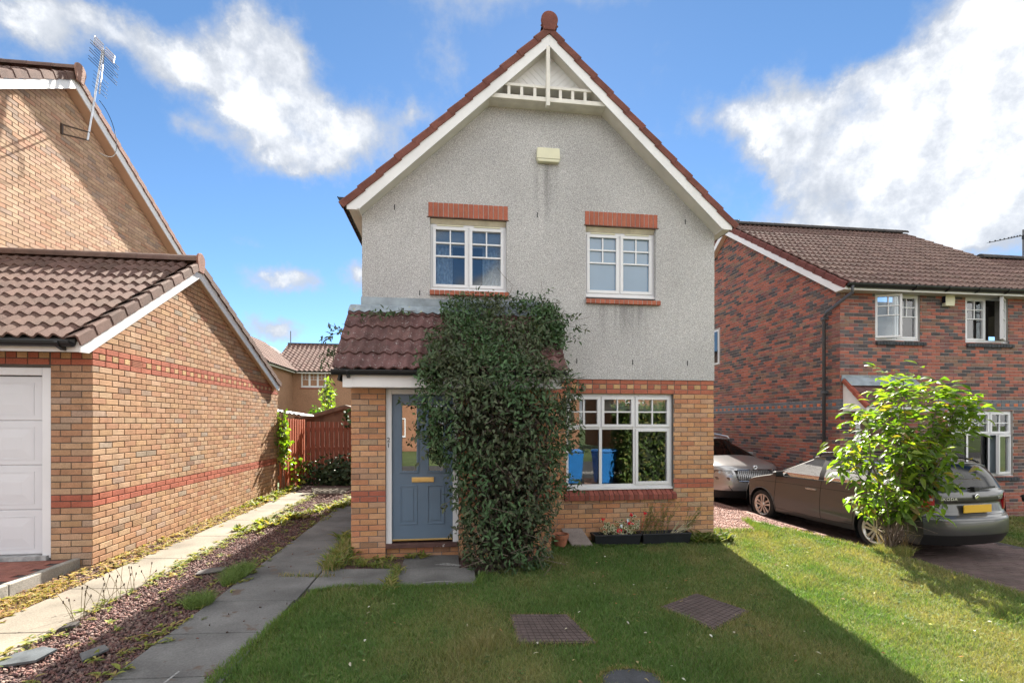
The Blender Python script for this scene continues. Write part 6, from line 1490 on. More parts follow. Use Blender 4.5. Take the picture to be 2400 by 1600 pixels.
# ragged taller fringe along lawn edges
def along(pts, n):
    P_ = np.array(pts, float); s_ = np.linalg.norm(np.diff(P_, axis=0), axis=1); c = np.concatenate([[0], np.cumsum(s_)]); t = nrg.uniform(0, c[-1], n); i = np.clip(np.searchsorted(c, t) - 1, 0, len(s_) - 1); f = ((t - c[i]) / s_[i])[:, None]
    return P_[i] * (1 - f) + P_[i + 1] * f
def fringe(name, pts, n, spread, hmin, hmax, cols, lean=.9, zoff=0, w=(.004, .007)):
    p = along(pts, n) + nrg.normal(0, spread, (n, 2)); return blades(name, np.concatenate([p, gzn(p[:, 0])[:, None] + zoff], 1), nrg.uniform(hmin, hmax, n), nrg.uniform(*w, n), nrg.uniform(.2, lean, n), palette(n, cols))
GREENS = [(.085, .165, .035), (.11, .18, .045), (.14, .18, .05)]
DRY = [(.30, .24, .12), (.24, .18, .09), (.20, .20, .07), (.34, .27, .15)]
fringe('lawn_edge_grass', LAWN[1:9], 5000, .025, .03, .07, GREENS)
fringe('lawn_edge_grass', LAWN[11:15], 2200, .04, .04, .10, GREENS + DRY[2:3]); fringe('lawn_edge_grass', LAWN[15:24], 3500, .03, .03, .07, GREENS + DRY)
for c in COVERS: fringe('lawn_edge_grass', c + c[:1], 1500, .018, .02, .045, GREENS + DRY)
# ---- access covers let into the lawn
def cover(pts, label, n=9, m=9, name='access_cover'):
    q = [Vector((*p, gz(p[0]) + .006)) for p in pts]; c = sum(q, Vector()) / 4
    t_ = thing(name, tuple(c), label, 'drain cover', 'drain covers set into the lawn')
    pm = M('cover_brown', (.058, .043, .040), rough=.85, vary=.25, scale=6, fine=.2, bump=.2); pl = M('cover_tread', (.078, .058, .055), rough=.85, vary=.25, scale=6, fine=.25, bump=.2)
    mb = MB(); mb.prism(q, (0, 0, .012)); mb.build('plate', pm, t_)
    mb = MB()
    def at(u, v): return (q[0] * (1 - u) + q[1] * u) * (1 - v) + (q[3] * (1 - u) + q[2] * u) * v
    for i in range(n):
        for j in range(m):
            u0, v0 = .02 + .96 * i / n, .02 + .96 * j / m; du, dv = .96 / n * .87, .96 / m * .87; o_ = (.96 / n * .5 if False else 0)
            k = [at(u0, v0), at(u0 + du, v0), at(u0 + du, v0 + dv), at(u0, v0 + dv)]; mb.prism([p + Vector((0, 0, .0125)) for p in k][::-1], (0, 0, .005))
    mb.build('tread', pl, t_, kind='stuff'); return t_
cover(COVERS[0], 'brown chequered access cover nearest the grey slab path, squarely set', 12, 10)
cover(COVERS[1], 'brown chequered access cover turned cornerwise near the lawn shadow edge', 11, 11)
mb = MB(); mb.prism([(p[0], p[1], gz(p[0]) - .01) for p in COVERS[2]][::1], (0, 0, .022)); o = mb.build('stone_cover', M('dark_cover', (.045, .048, .055), rough=.7, vary=.25, scale=10, fine=.3, bump=.3, speck=((.35, .33, .3), 30, .72)), None, bevel=.008); tag(o, 'dark smooth stone patch at the bottom edge of the lawn', 'drain cover')
p = nrg.uniform((-1.6, 2.6), (6.2, 7.2), (1500, 2)); p = p[in_poly_np(p, LAWN) & (vnoise(p, 1.7, 21) > .05)]; p = p[~np.any([in_poly_np(p, h_) for h_ in COVERS], axis=0)]
LAWNWEED = p
# small litter on the lawn
n = 150; p = nrg.uniform((-.8, 2.8), (5.2, 7.0), (n * 2, 2)); p = p[in_poly_np(p, LAWN)][:n]; n = len(p)
a = nrg.uniform(0, 6.28, n); leaves('fallen_leaves', None, np.concatenate([p, gzn(p[:, 0])[:, None] + .035], 1), np.stack([np.cos(a), np.sin(a), nrg.uniform(-.2, .3, n)], 1), np.stack([nrg.normal(0, .3, n), nrg.normal(0, .3, n), np.ones(n)], 1), nrg.uniform(.02, .045, n), nrg.uniform(.012, .025, n), palette(n, [(.50, .46, .40), (.30, .15, .07), (.62, .60, .56), (.22, .13, .07), (.36, .30, .16)]), weed_m)

# ---- weeds along the drive
def weeds(name, p, L, cols, mat=None, per=7, zoff=.0, up=(.2, .9), zf=gzn, wr=.36):
    n = len(p); pp = np.repeat(p, per, 0); m_ = len(pp); a = nrg.uniform(0, 6.283, m_); t = nrg.uniform(*up, m_)
    d = np.stack([np.cos(a), np.sin(a), t], 1); base = np.concatenate([pp + nrg.normal(0, .012, (m_, 2)), (zf(pp[:, 0]) + zoff + nrg.uniform(0, .02, m_))[:, None]], 1)
    u = np.stack([-np.cos(a) * t, -np.sin(a) * t, np.ones(m_)], 1); LL = np.repeat(L, per) * nrg.uniform(.5, 1.1, m_)
    return leaves(name, None, base, d, u, LL, LL * wr, palette(m_, cols, j=.3), mat or weed_m, bend=.35)
weeds('lawn_weeds', LAWNWEED, nrg.uniform(.02, .05, len(LAWNWEED)), [(.07, .13, .04), (.09, .15, .05), (.055, .10, .035), (.12, .15, .05)], per=5, up=(.15, .8), wr=.5)
WG = [(.20, .22, .05), (.15, .18, .045), (.27, .25, .08), (.11, .15, .04), (.28, .21, .09)]
p = along([(-3.20, 2.0), (-3.18, 12)], 330) + nrg.normal(0, .055, (330, 2)); weeds('weeds', p, nrg.uniform(.03, .09, len(p)), WG)
p = along([(-2.32, 2.4), (-2.3, 12)], 150) + nrg.normal(0, .07, (150, 2)); weeds('weeds', p, nrg.uniform(.03, .09, len(p)), WG)
p = nrg.uniform((-3.1, 2), (-2.4, 11), (110, 2)); weeds('weeds', p, nrg.uniform(.03, .08, len(p)), WG)
p = np.concatenate([along([(-4.08, 4.0), (-4.05, 12.4)], 360) + nrg.normal(0, .05, (360, 2)), along([(-3.86, 3.2), (-3.85, 12.4)], 260) + nrg.normal(0, .05, (260, 2))]); weeds('weeds', p, nrg.uniform(.03, .085, len(p)), WG[4:] + [(.34, .27, .10), (.30, .2, .09), (.26, .15, .08), (.20, .19, .05)])
p = nrg.uniform((-4.2, 2.0), (-3.8, 12.4), (900, 2)); weeds('dry_litter', p, nrg.uniform(.03, .07, len(p)), [(.26, .15, .08), (.33, .22, .10), (.20, .10, .06), (.40, .30, .15), (.30, .24, .09)], per=3, up=(-.1, .25))
p = nrg.uniform((-4.15, 3.6), (-3.82, 5.6), (2600, 2)); blades('mossy_grass', np.concatenate([p, gzn(p[:, 0])[:, None]], 1), nrg.uniform(.015, .045, len(p)), nrg.uniform(.003, .006, len(p)), nrg.uniform(.3, 1.0, len(p)), palette(len(p), [(.28, .22, .08), (.21, .19, .06), (.30, .18, .09), (.24, .14, .07)]))
p = np.concatenate([along([(-3.2, 8), (-2.2, 10.8), (-1.5, 11.5)], 160) + nrg.normal(0, .12, (160, 2)), along([(-4.05, 10), (-4.0, 13)], 120) + nrg.normal(0, .1, (120, 2))]); weeds('weeds', p, nrg.uniform(.06, .17, len(p)), WG, up=(.6, 1.8))
p = along([(-1.38, 6.0), (-1.42, 7.6)], 110) + nrg.normal(0, .06, (110, 2)); weeds('weeds', p, nrg.uniform(.08, .24, len(p)), [(.16, .20, .05), (.26, .24, .09), (.12, .17, .05)], up=(.6, 2.0), wr=.22)
p = along([(-.655, 5.15), (-.62, 6.0), (-1.2, 6.25), (-.3, 6.5)], 70) + nrg.normal(0, .035, (70, 2)); weeds('weeds', p, nrg.uniform(.05, .13, len(p)), [(.17, .21, .05), (.24, .22, .08)], up=(.3, 1.4), wr=.2)
fringe('weed_grass', [(-.655, 5.15), (-.63, 6.0), (-1.3, 6.2)], 700, .03, .04, .12, GREENS + DRY[1:3]); fringe('weed_grass', [(-1.40, 5.9), (-1.40, 7.5)], 1100, .06, .08, .26, GREENS + DRY)
fringe('weed_grass', [(-1.9, 5.75), (-1.5, 5.7), (-1.3, 5.72)], 200, .02, .03, .08, GREENS + DRY)
def tuft(x, y, rx, ry, n, h, label, name='grass_tuft', cols=None, zz=None):
    a = nrg.uniform(0, 6.28, n); r = np.sqrt(nrg.uniform(0, 1, n)); p = np.stack([x + rx * r * np.cos(a), y + ry * r * np.sin(a)], 1); z = gzn(p[:, 0]) if zz is None else np.full(n, zz)
    o = blades(name, np.concatenate([p, z[:, None]], 1), nrg.uniform(.4, 1, n) * h, nrg.uniform(.0035, .006, n), nrg.uniform(.3, 1.3, n), palette(n, cols or [(.13, .20, .06), (.17, .23, .08), (.10, .16, .05)])); del o['kind']; return tag(o, label, 'grass tuft', 'grass tufts in the gravel')
tuft(-2.36, 5.75, .10, .32, 1600, .16, 'long soft tuft of green grass where gravel meets the shaded strip')
tuft(-2.36, 4.92, .12, .13, 1000, .14, 'small round tuft of green grass nearer the camera in the gravel')
# dry plantain stalks standing on the sunlit strip edge
n = 26; mb = MB()
for i in range(n):
    x = -3.16 + rnd.gauss(0, .05); y = 5.0 + rnd.uniform(-.5, .5); h = rnd.uniform(.15, .34); lx, ly = rnd.gauss(0, .07), rnd.gauss(0, .05)
    mb.tube([(x, y, gz(x)), (x + lx * .5, y + ly * .5, gz(x) + h * .6), (x + lx, y + ly, gz(x) + h)], .0022, 4, (.20, .16, .09)); mb.tube([(x + lx, y + ly, gz(x) + h - .012), (x + lx * 1.03, y + ly, gz(x) + h + .012)], .005, 5, (.06, .04, .03))
mb.build('weed_stalks', weed_m, None, kind='stuff')

# ================================================================== climbing shrub on the porch
shrub = thing('climbing_shrub', (.75, 6.0, -.05), 'big dark leafy climber smothering the porch beside the blue door', 'shrub')
def ell(n, c, r, shell=(.78, 1.05)):
    v = nrg.normal(size=(n, 3)); v /= np.linalg.norm(v, axis=1)[:, None]; k = nrg.uniform(*shell, (n, 1)); return c + v * r * k, v / r
E_ = [((.70, 6.02, .38), (.60, .42, .62), 1900), ((.72, 6.05, 1.05), (.74, .46, .70), 2500), ((.62, 6.08, 1.72), (1.04, .48, .66), 3300), ((.9, 6.12, 2.2), (.78, .42, .40), 1500), ((.16, 6.08, 2.0), (.58, .36, .38), 900), ((.52, 6.16, 2.36), (.88, .34, .34), 1500)]
pts, nor = [], []
for c, r, n in E_:
    p, v = ell(n, np.array(c), np.array(r)); k = (p[:, 1] < 6.52) & (p[:, 2] > -.06); 
    for c2, r2, _ in E_:
        if c2 != c: k &= (((p - np.array(c2)) / np.array(r2)) ** 2).sum(1) > .62
    pts.append(p[k]); nor.append(v[k])
# over the porch tiles
n = 6200; u = nrg.uniform(-.34, 1.62, n); s_ = nrg.uniform(-.1, 1.58, n); hgt = nrg.uniform(.04, .30, n) * (1 - .35 * np.clip((u - 1.2) / .4, 0, 1))
k = (u > -.34 + .28 * np.clip(s_ - .2, 0, 1) + .10 * np.sin(s_ * 9)) & ~((u > .75) & (u < 1.25) & (s_ > .95) & (s_ < 1.33) & (nrg.uniform(size=n) < .8)) & ~((u > 1.20) & (s_ < .42) & (nrg.uniform(size=n) < .93)) & ~((u > .9) & (s_ < .22) & (nrg.uniform(size=n) < .6))
u, s_, hgt = u[k], s_[k], hgt[k]; PSn, PNn = np.array(PS), np.array(PN)
p = np.array([0, PO.y, PO.z])[None] + u[:, None] * np.array([1., 0, 0]) + s_[:, None] * PSn + hgt[:, None] * PNn; pts.append(p); nor.append(np.tile(PNn, (len(p), 1)) + nrg.normal(0, .3, (len(p), 3)))
n = 1100; pts.append(np.stack([nrg.uniform(-.42, 1.24, n), nrg.uniform(5.90, 6.14, n), nrg.uniform(2.08, 2.62, n)], 1)); nor.append(nrg.normal(0, .5, (n, 3)) + np.array([0, -.9, .4]))
p, v = ell(700, np.array((1.34, 6.85, 3.08)), np.array((.30, .30, .40)), (.5, 1.05)); pts.append(p); nor.append(v)
# loose sprays sticking out
stems = MB()
def spray(a, b, n, sag=.1, m=1.0):
    a, b = np.array(a), np.array(b); t = nrg.uniform(.1, 1.0, n); q = a + (b - a) * t[:, None]; q[:, 2] += sag * 4 * t * (1 - t) - .0; pts.append(q + nrg.normal(0, .022 * m, (n, 3))); nor.append(nrg.normal(0, 1, (n, 3)) + np.array([0, -.6, .5]))
    stems.tube([tuple(a + (b - a) * t_ + np.array([0, 0, sag * 4 * t_ * (1 - t_)])) for t_ in (0, .25, .5, .75, 1)], [.005, .004, .0035, .003, .002], 5)
for a, b, n in (((1.3, 6.9, 3.35), (1.85, 6.85, 3.32), 34), ((1.35, 6.8, 3.2), (1.98, 6.75, 3.08), 40), ((1.35, 6.7, 3.0), (1.8, 6.7, 2.92), 34), ((1.3, 6.9, 3.4), (1.45, 6.95, 3.72), 16), ((1.2, 6.6, 3.1), (1.72, 6.6, 3.25), 30),
                ((1.4, 6.05, 1.5), (1.72, 6.0, 1.42), 26), ((1.4, 6.05, 1.15), (1.66, 5.95, 1.0), 22), ((1.35, 6.0, 1.9), (1.62, 5.9, 1.78), 22), ((1.4, 6.1, 1.0), (1.75, 6.05, .86), 20), ((1.3, 6.3, 2.2), (1.56, 6.4, 2.6), 14),
                ((-.2, 5.9, 2.0), (-.62, 5.95, 2.02), 26), ((-.1, 5.9, 1.75), (-.52, 6.0, 1.5), 22), ((0, 5.95, 1.6), (-.36, 6.1, 1.28), 16), ((.1, 5.95, .9), (-.12, 6.0, .72), 10), ((.15, 5.9, .5), (-.05, 5.95, .35), 8),
                ((-.5, 7.0, 3.35), (-1.05, 6.95, 3.28), 44), ((-.9, 7.0, 3.3), (-1.32, 6.9, 3.2), 20), ((-1.35, 6.75, 3.0), (-1.72, 6.75, 2.85), 30), ((-1.4, 6.7, 2.85), (-1.75, 6.7, 2.62), 26), ((-1.45, 6.5, 2.7), (-1.70, 6.55, 2.45), 22), ((-1.5, 6.5, 2.4), (-1.62, 6.5, 2.1), 14), ((-1.4, 6.9, 3.05), (-1.66, 6.9, 3.12), 14)):
    spray(a, b, n, rnd.uniform(-.02, .06))
P_ = np.concatenate(pts); Nn = np.concatenate(nor); n = len(P_)
d = nrg.normal(0, 1, (n, 3)) * .8 + Nn / (np.linalg.norm(Nn, axis=1)[:, None] + 1e-9) * .55 + np.array([0, -.15, -.55]); u = Nn / (np.linalg.norm(Nn, axis=1)[:, None] + 1e-9) + nrg.normal(0, .45, (n, 3)) + np.array([0, 0, .4])
tone = np.clip(.5 + .5 * np.sin(P_[:, 0] * 5 + P_[:, 2] * 3.1) * .8 + nrg.normal(0, .35, n), 0, 1)[:, None]
tone = tone * .6; C = np.array([.046, .094, .036])[None] * (1 - tone) + np.array([.080, .068, .046])[None] * tone; C *= nrg.uniform(.6, 1.5, (n, 1))
leaves('foliage', shrub, P_, d, u, nrg.uniform(.038, .108, n), nrg.uniform(.017, .040, n), C, leaf_dark, singles=300)
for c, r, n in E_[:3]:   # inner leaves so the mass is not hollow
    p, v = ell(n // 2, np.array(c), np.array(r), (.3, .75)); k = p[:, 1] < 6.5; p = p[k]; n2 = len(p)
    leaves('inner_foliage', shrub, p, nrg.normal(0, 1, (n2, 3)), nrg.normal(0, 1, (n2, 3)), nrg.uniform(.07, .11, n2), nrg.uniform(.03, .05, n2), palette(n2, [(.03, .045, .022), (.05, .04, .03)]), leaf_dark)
for i in range(16):
    x = .35 + .8 * rnd.random(); stems.tube([(x * .5 + .35, 6.05, -.06), (x, 6.0 + rnd.uniform(-.1, .1), .6), (x + rnd.uniform(-.3, .3), 6.05, 1.4), (x + rnd.uniform(-.5, .4), 6.1, 2.1), (x + rnd.uniform(-.5, .4), 6.5, 2.75)], [.016, .012, .009, .007, .004], 6)
for i in range(40):   # dead twigs at the foot and over the face
    x, z = rnd.uniform(.25, 1.25), rnd.choice([rnd.uniform(-.02, .35), rnd.uniform(2.3, 2.7), rnd.uniform(.3, 2.0)]); y = 5.60 if z < 2.2 else 5.75 + (z - 2.2) * .6; stems.tube([(x, y + .05, z), (x + rnd.uniform(-.1, .1), y - .02, z + rnd.uniform(-.05, .12)), (x + rnd.uniform(-.2, .2), y, z + rnd.uniform(-.12, .14))], .003, 4)
for q in ([(.85, 7.25, 3.62), (.95, 7.28, 3.85), (.80, 7.3, 4.0), (.70, 7.3, 4.12)], [(1.25, 7.2, 3.5), (1.4, 7.28, 3.8), (1.38, 7.3, 3.95)], [(1.7, 7.1, 3.2), (1.95, 7.25, 3.35), (2.15, 7.28, 3.4)], [(1.55, 7.0, 2.5), (1.8, 7.2, 2.42), (2.1, 7.28, 2.48)], [(-.95, 6.9, 3.1), (-1.25, 6.6, 2.85), (-1.45, 6.35, 2.6)]): stems.tube(q, .003, 5)
stems.build('stems', M('twig', (.13, .105, .085), rough=.9, vary=.3, scale=30), shrub, kind='stuff')

# ================================================================== young tree on the lawn edge
tree = thing('young_tree', (6.33, 6.27, -.12), 'small bright green sapling on the sunlit lawn in front of the parked estate car', 'tree')
TB = np.array([6.33, 6.27, -.12]); mb = MB(); tips = []
rt_ = random.Random(12)
def limb(a, b, r0, r1, wob=.05, n=6):
    a, b = np.array(a, float), np.array(b, float); q = []
    for i in range(n + 1):
        t = i / n; q.append(a + (b - a) * t + np.array([rt_.gauss(0, wob), rt_.gauss(0, wob), 0]) * math.sin(math.pi * t)); 
    mb.tube([tuple(x) for x in q], [r0 + (r1 - r0) * i / n for i in range(n + 1)], 7); return q
MAIN = [((-.38, .0, 2.0), .022), ((-.02, -.2, 2.3), .02), ((.34, .1, 2.5), .024), ((.72, -.1, 2.3), .024), ((1.25, .1, 2.0), .022), ((1.12, .25, 1.75), .018), ((1.0, -.15, 2.2), .016), ((-.42, .2, 1.45), .014), ((-.30, -.25, 1.0), .012), ((.50, -.3, 1.35), .014), ((.25, .3, 1.8), .016), ((-.0, -.3, 1.55), .014), ((.50, .2, .8), .010), ((-.2, .1, .65), .010), ((.15, -.2, .7), .010), ((.75, .1, 1.6), .012)]
for off, r in MAIN:
    q = limb(TB + np.array([rt_.uniform(-.04, .04), rt_.uniform(-.04, .04), 0]), TB + np.array(off), r, .005, .06)
    for k in range(2, 7):
        for _ in range(3 if off[2] > 1 else 2):
            e = q[k] + np.array([rt_.gauss(0, .20), rt_.gauss(0, .18), rt_.gauss(.06, .13)]); s2_ = limb(q[k], e, .005, .002, .02, 3); tips += [(s2_[1], e), (s2_[2], e), (e, e)]
    tips.append((q[6], q[6] + .1))
for i in range(12):
    a = rt_.uniform(0, 6.28); h = rt_.uniform(.2, .55); limb(TB, TB + np.array([.13 * math.cos(a), .13 * math.sin(a), h]), .006, .003, .015, 3)
mb.build('trunk', bark, tree, smooth=True)
P0 = np.array([t[0] for t in tips]); P0 = P0[(P0[:, 2] > .52 - .12)]; rep = 6; P0 = np.repeat(P0, rep, 0) + nrg.normal(0, .035, (len(P0) * rep, 3)); nrg.shuffle(P0); EX = np.concatenate([TB + np.array(o_) * np.array([1, 1, 1]) + nrg.normal(0, 1, (66, 3)) * np.array([.17, .16, .14]) - np.array([0, 0, .10]) for o_, r_2 in MAIN if o_[2] > 1.3]); P0 = np.concatenate([P0[:1200], EX]); n = len(P0)
a = nrg.uniform(0, 6.28, n); d = np.stack([np.cos(a), np.sin(a), nrg.uniform(-.6, .35, n)], 1) + (P0 - (TB + np.array([.15, 0, 1.3]))) * .35; u = nrg.normal(0, .35, (n, 3)) + np.array([0, 0, 1.0])
Cc = palette(n, [(.12, .18, .035), (.10, .16, .03), (.17, .21, .04), (.075, .13, .028), (.24, .17, .06)], [.28, .24, .25, .18, .05], .25)
leaves('foliage', tree, P0, d, u, nrg.uniform(.11, .20, n), nrg.uniform(.052, .085, n), Cc, leaf_light, fold=.22, bend=.38, singles=300)
tuft(6.33, 6.2, .24, .20, 1500, .15, 'shaggy long grass growing round the foot of the sapling', cols=[(.12, .17, .045), (.20, .20, .07), (.30, .25, .12)])
n = 60; p = np.stack([6.45 + nrg.uniform(-.1, .3, n), 6.35 + nrg.uniform(-.15, .15, n)], 1); blades('dry_grass_stems', np.concatenate([p, np.full((n, 1), -.12)], 1), nrg.uniform(.25, .5, n), nrg.uniform(.003, .005, n), nrg.uniform(.2, 1.2, n), palette(n, [(.34, .24, .13), (.26, .17, .10)]))

# ================================================================== sunny vine and ivy by the fence
def vine(name, c, r, n, cols, label, Ls=(.07, .13), mat=None, extra=None):
    t_ = thing(name, (c[0], c[1], 0), label, 'climber'); p, v = ell(n, np.array(c), np.array(r), (.3, 1.1))
    if extra is not None: p = np.concatenate([p, extra]); v = np.concatenate([v, nrg.normal(0, 1, (len(extra), 3))])
    m_ = len(p); d = nrg.normal(0, .7, (m_, 3)) + np.array([.3, -.3, -.5]); u = v + nrg.normal(0, .4, (m_, 3)) + np.array([.4, -.4, .5]); LL = nrg.uniform(*Ls, m_)
    leaves('foliage', t_, p, d, u, LL, LL * .75, palette(m_, cols, j=.3), mat or leaf_light, singles=60)
    mb = MB()
    for i in range(5): x = c[0] + rnd.uniform(-.1, .1); mb.tube([(x, c[1], -.05), (x + rnd.uniform(-.1, .1), c[1] + rnd.uniform(-.1, .1), c[2]), (x, c[1], c[2] + r[2])], .008, 5)
    mb.build('stem', bark, t_); return t_
ex = np.stack([-3.98 + nrg.normal(0, .05, 90), 12.7 + nrg.uniform(0, 1.5, 90), .95 - nrg.uniform(0, .8, 90)], 1)
vine('vine', (-4.02, 12.35, 1.35), (.13, .32, .72), 330, [(.13, .20, .03), (.17, .23, .04), (.09, .15, .03), (.22, .24, .05)], 'bright sunlit vine hanging over the garage corner and fence end', extra=ex)
ex = np.concatenate([np.stack([nrg.uniform(-3.0, -2.2, 130), 14.2 + nrg.normal(0, .05, 130), nrg.uniform(1.7, 2.15, 130)], 1), np.stack([nrg.normal(-2.45, .12, 160), 14.2 + nrg.normal(0, .04, 160), nrg.uniform(.4, 1.9, 160)], 1)])
vine('ivy', (-3.1, 13.95, .30), (.95, .25, .55), 1100, [(.035, .06, .028), (.03, .05, .025), (.05, .075, .035)], 'dark shaded ivy heaped against the foot of the red gate', (.08, .14), leaf_dark, ex)
def bush(name, c, r, n, cols, label, mat=None, L=(.06, .10)):
    t_ = thing(name, (c[0], c[1], c[2] - r[2]), label, 'bush'); p, v = ell(n, np.array(c), np.array(r), (.4, 1.05)); u = v + nrg.normal(0, .4, (n, 3)); LL = nrg.uniform(*L, n)
    leaves('foliage', t_, p, nrg.normal(0, 1, (n, 3)), u, LL, LL * .5, palette(n, cols, j=.3), mat or leaf_light)
    mb = MB(); mb.tube([(c[0], c[1], -.1), tuple(c)], .03, 6); mb.build('trunk', bark, t_); return t_
bush('bush', (-4.55, 17.4, 2.0), (.35, .3, .35), 320, [(.10, .20, .03), (.13, .22, .04)], 'rounded light green bush between the fence and the shed', L=(.08, .12))
bush('sapling', (-4.45, 18.5, 2.6), (.30, .3, .85), 170, [(.17, .20, .05), (.13, .18, .045)], 'slender yellow-green sapling rising behind the red fence', L=(.14, .22))

# ================================================================== pots and planters under the window
pot = thing('plant_pot', (1.62, 7.05, -.08), 'terracotta pot tucked between the climber and the leaning slab', 'pot')
pt = M('terracotta_pot', (.30, .12, .07), rough=.85, vary=.25, scale=14, fine=.2)
mb = MB(); mb.lathe((1.62, 7.02, -.085), [(0, 0), (.075, 0), (.115, .15), (.125, .15), (.13, .205), (.115, .205), (.10, .17), (0, .17)], 24); mb.build('body', pt, pot, smooth=False)
mb = MB(); mb.lathe((1.62, 7.02, -.085), [(0.098, .171), (.0, .18)], 20); mb.build('soil', earth, pot)
mb = MB(); mb.prism([(1.80, 6.98, -.09), (2.12, 6.97, -.095), (2.02, 7.28, .10), (1.70, 7.29, .105)], (.0, .025, .035)); o = mb.build('paving_slab', M('grey_slab', (.20, .17, .155), rough=.9, vary=.2, scale=6, fine=.3, fscale=110, bump=.3), None, bevel=.008); tag(o, 'loose square paving slab leaning on the wall beside the black planters', 'slab')
def planter(x0, x1, label):
    t_ = thing('planter', ((x0 + x1) / 2, 7.17, -.1), label, 'planter', 'black planters under the window'); z0 = -.105; bp = M('planter_black', (.012, .014, .018), rough=.45, vary=.2, scale=10, spec=.4)
    y0, y1 = 7.06, 7.29; mb = MB(); e = .02
    o = [(x0 + e, y0 + e), (x1 - e, y0 + e), (x1 - e, y1 - e), (x0 + e, y1 - e)]; t = [(x0, y0), (x1, y0), (x1, y1), (x0, y1)]; i_ = [(x0 + .03, y0 + .03), (x1 - .03, y0 + .03), (x1 - .03, y1 - .03), (x0 + .03, y1 - .03)]
    vs = [(*p, z0) for p in o] + [(*p, z0 + .155) for p in t] + [(*p, z0 + .155) for p in i_] + [(*p, z0 + .11) for p in i_]
    fs = [(0, 3, 2, 1)] + [(a, (a + 1) % 4, (a + 1) % 4 + 4, a + 4) for a in range(4)] + [(4 + a, 4 + (a + 1) % 4, 8 + (a + 1) % 4, 8 + a) for a in range(4)] + [(8 + a, 8 + (a + 1) % 4, 12 + (a + 1) % 4, 12 + a) for a in range(4)]
    mb.add(vs, fs); mb.build('trough', bp, t_, bevel=.006)
    mb = MB()
    for (a, b, c, d_) in ((x0 - .008, x1 + .008, y0 - .008, y0 + .018), (x0 - .008, x1 + .008, y1 - .018, y1 + .006), (x0 - .008, x0 + .018, y0, y1), (x1 - .018, x1 + .008, y0, y1)): mb.box(a, b, c, d_, z0 + .150, z0 + .175)
    mb.build('rim', bp, t_, bevel=.006)
    mb = MB(); mb.add([(x0 + .03, y0 + .03, z0 + .115), (x1 - .03, y0 + .03, z0 + .115), (x1 - .03, y1 - .03, z0 + .115), (x0 + .03, y1 - .03, z0 + .115)], [(0, 1, 2, 3)]); mb.build('soil', earth, t_); return t_
planter(2.16, 2.89, 'black plastic trough planted with red flowering geraniums'); planter(2.92, 3.70, 'black plastic trough of straggly stems nearest the house corner')
ger = thing('geranium', (2.55, 7.17, .02), 'variegated geraniums with scarlet flower heads in the black trough', 'flowers')
n = 130; cx = nrg.choice([2.34, 2.5, 2.62, 2.74, 2.82], n); c = np.stack([cx + nrg.normal(0, .06, n), 7.15 + nrg.normal(0, .06, n), .11 + nrg.normal(0, .055, n) + .06 * (np.abs(cx - 2.55) > .12)], 1)
def discs(name, c, r, cin, cout, mat, parent, rim=.72):
    n = len(c); k = 9; a = np.linspace(0, 2 * math.pi, k, endpoint=False); nn = nrg.normal(0, .6, (n, 3)) + np.array([0, -.8, .6]); nn /= np.linalg.norm(nn, axis=1)[:, None]; s_ = np.cross(nn, [0, 0, 1.0]); s_ /= np.linalg.norm(s_, axis=1)[:, None]; t = np.cross(nn, s_)
    V = [c[:, None, :]]; Cs = [np.tile(cin, (n, 1, 1))]
    for f, col, lift in ((rim, cin, .0), (rim + .02, cout, .0), (1.0, cout, .12)):
        V.append(c[:, None, :] + (s_[:, None, :] * np.cos(a)[None, :, None] + t[:, None, :] * np.sin(a)[None, :, None]) * (r[:, None, None] * f * (1 + .1 * np.sin(a * 5))[None, :, None]) + nn[:, None, :] * (r[:, None, None] * lift)); Cs.append(np.tile(col, (n, k, 1)))
    V = np.concatenate(V, 1); C = np.concatenate(Cs, 1); T_ = [[0, 1 + i, 1 + (i + 1) % k] for i in range(k)]
    for l in (0, 1):
        for i in range(k):
            b = 1 + l * k; T_ += [[b + i, b + k + i, b + k + (i + 1) % k], [b + i, b + k + (i + 1) % k, b + (i + 1) % k]]
    F = (np.array(T_)[None] + (np.arange(n) * (1 + 3 * k))[:, None, None]).reshape(-1, 3); return np_mesh(name, V.reshape(-1, 3), F, mat, C.reshape(-1, 3), parent, 'stuff')
discs('foliage', c, nrg.uniform(.018, .032, n), np.array([.13, .15, .07]), np.array([.60, .56, .44]), weed_m, ger)
mb = MB()
for q in c[::3]: mb.tube([(q[0] * .7 + 2.55 * .3, 7.17, .0), tuple(q)], .003, 4)
mb.build('stems', M('geranium_stem', (.12, .14, .06)), ger, kind='stuff')
petal = M('red_petal', (.62, .012, .03), rough=.6, vary=.1, sub=(.3, (1, .4, .4)))
for x, y, z in ((2.31, 7.14, .29), (2.53, 7.08, .12), (2.57, 7.08, .135), (2.70, 7.10, .235), (2.76, 7.1, .22), (2.76, 7.12, .35), (2.99, 7.14, .37), (2.55, 7.1, .10)):
    m_ = 14; mb = MB()
    for i in range(m_):
        o_ = Vector((rnd.gauss(0, .014), rnd.gauss(0, .014), rnd.gauss(0, .012))); n_ = (o_ + Vector((0, -.02, .01))).normalized(); s_ = n_.cross(Vector((0, 0, 1))).normalized(); t = n_.cross(s_)
        b_ = Vector((x, y, z)) + o_; mb.add([b_ + s_ * .013, b_ + t * .013, b_ - s_ * .013, b_ - t * .013], [(0, 1, 2, 3)])
    mb.tube([(x * .8 + 2.6 * .2, 7.17, .02), (x, y + .01, z - .01)], .003, 4); mb.build('flower_head', petal, ger)
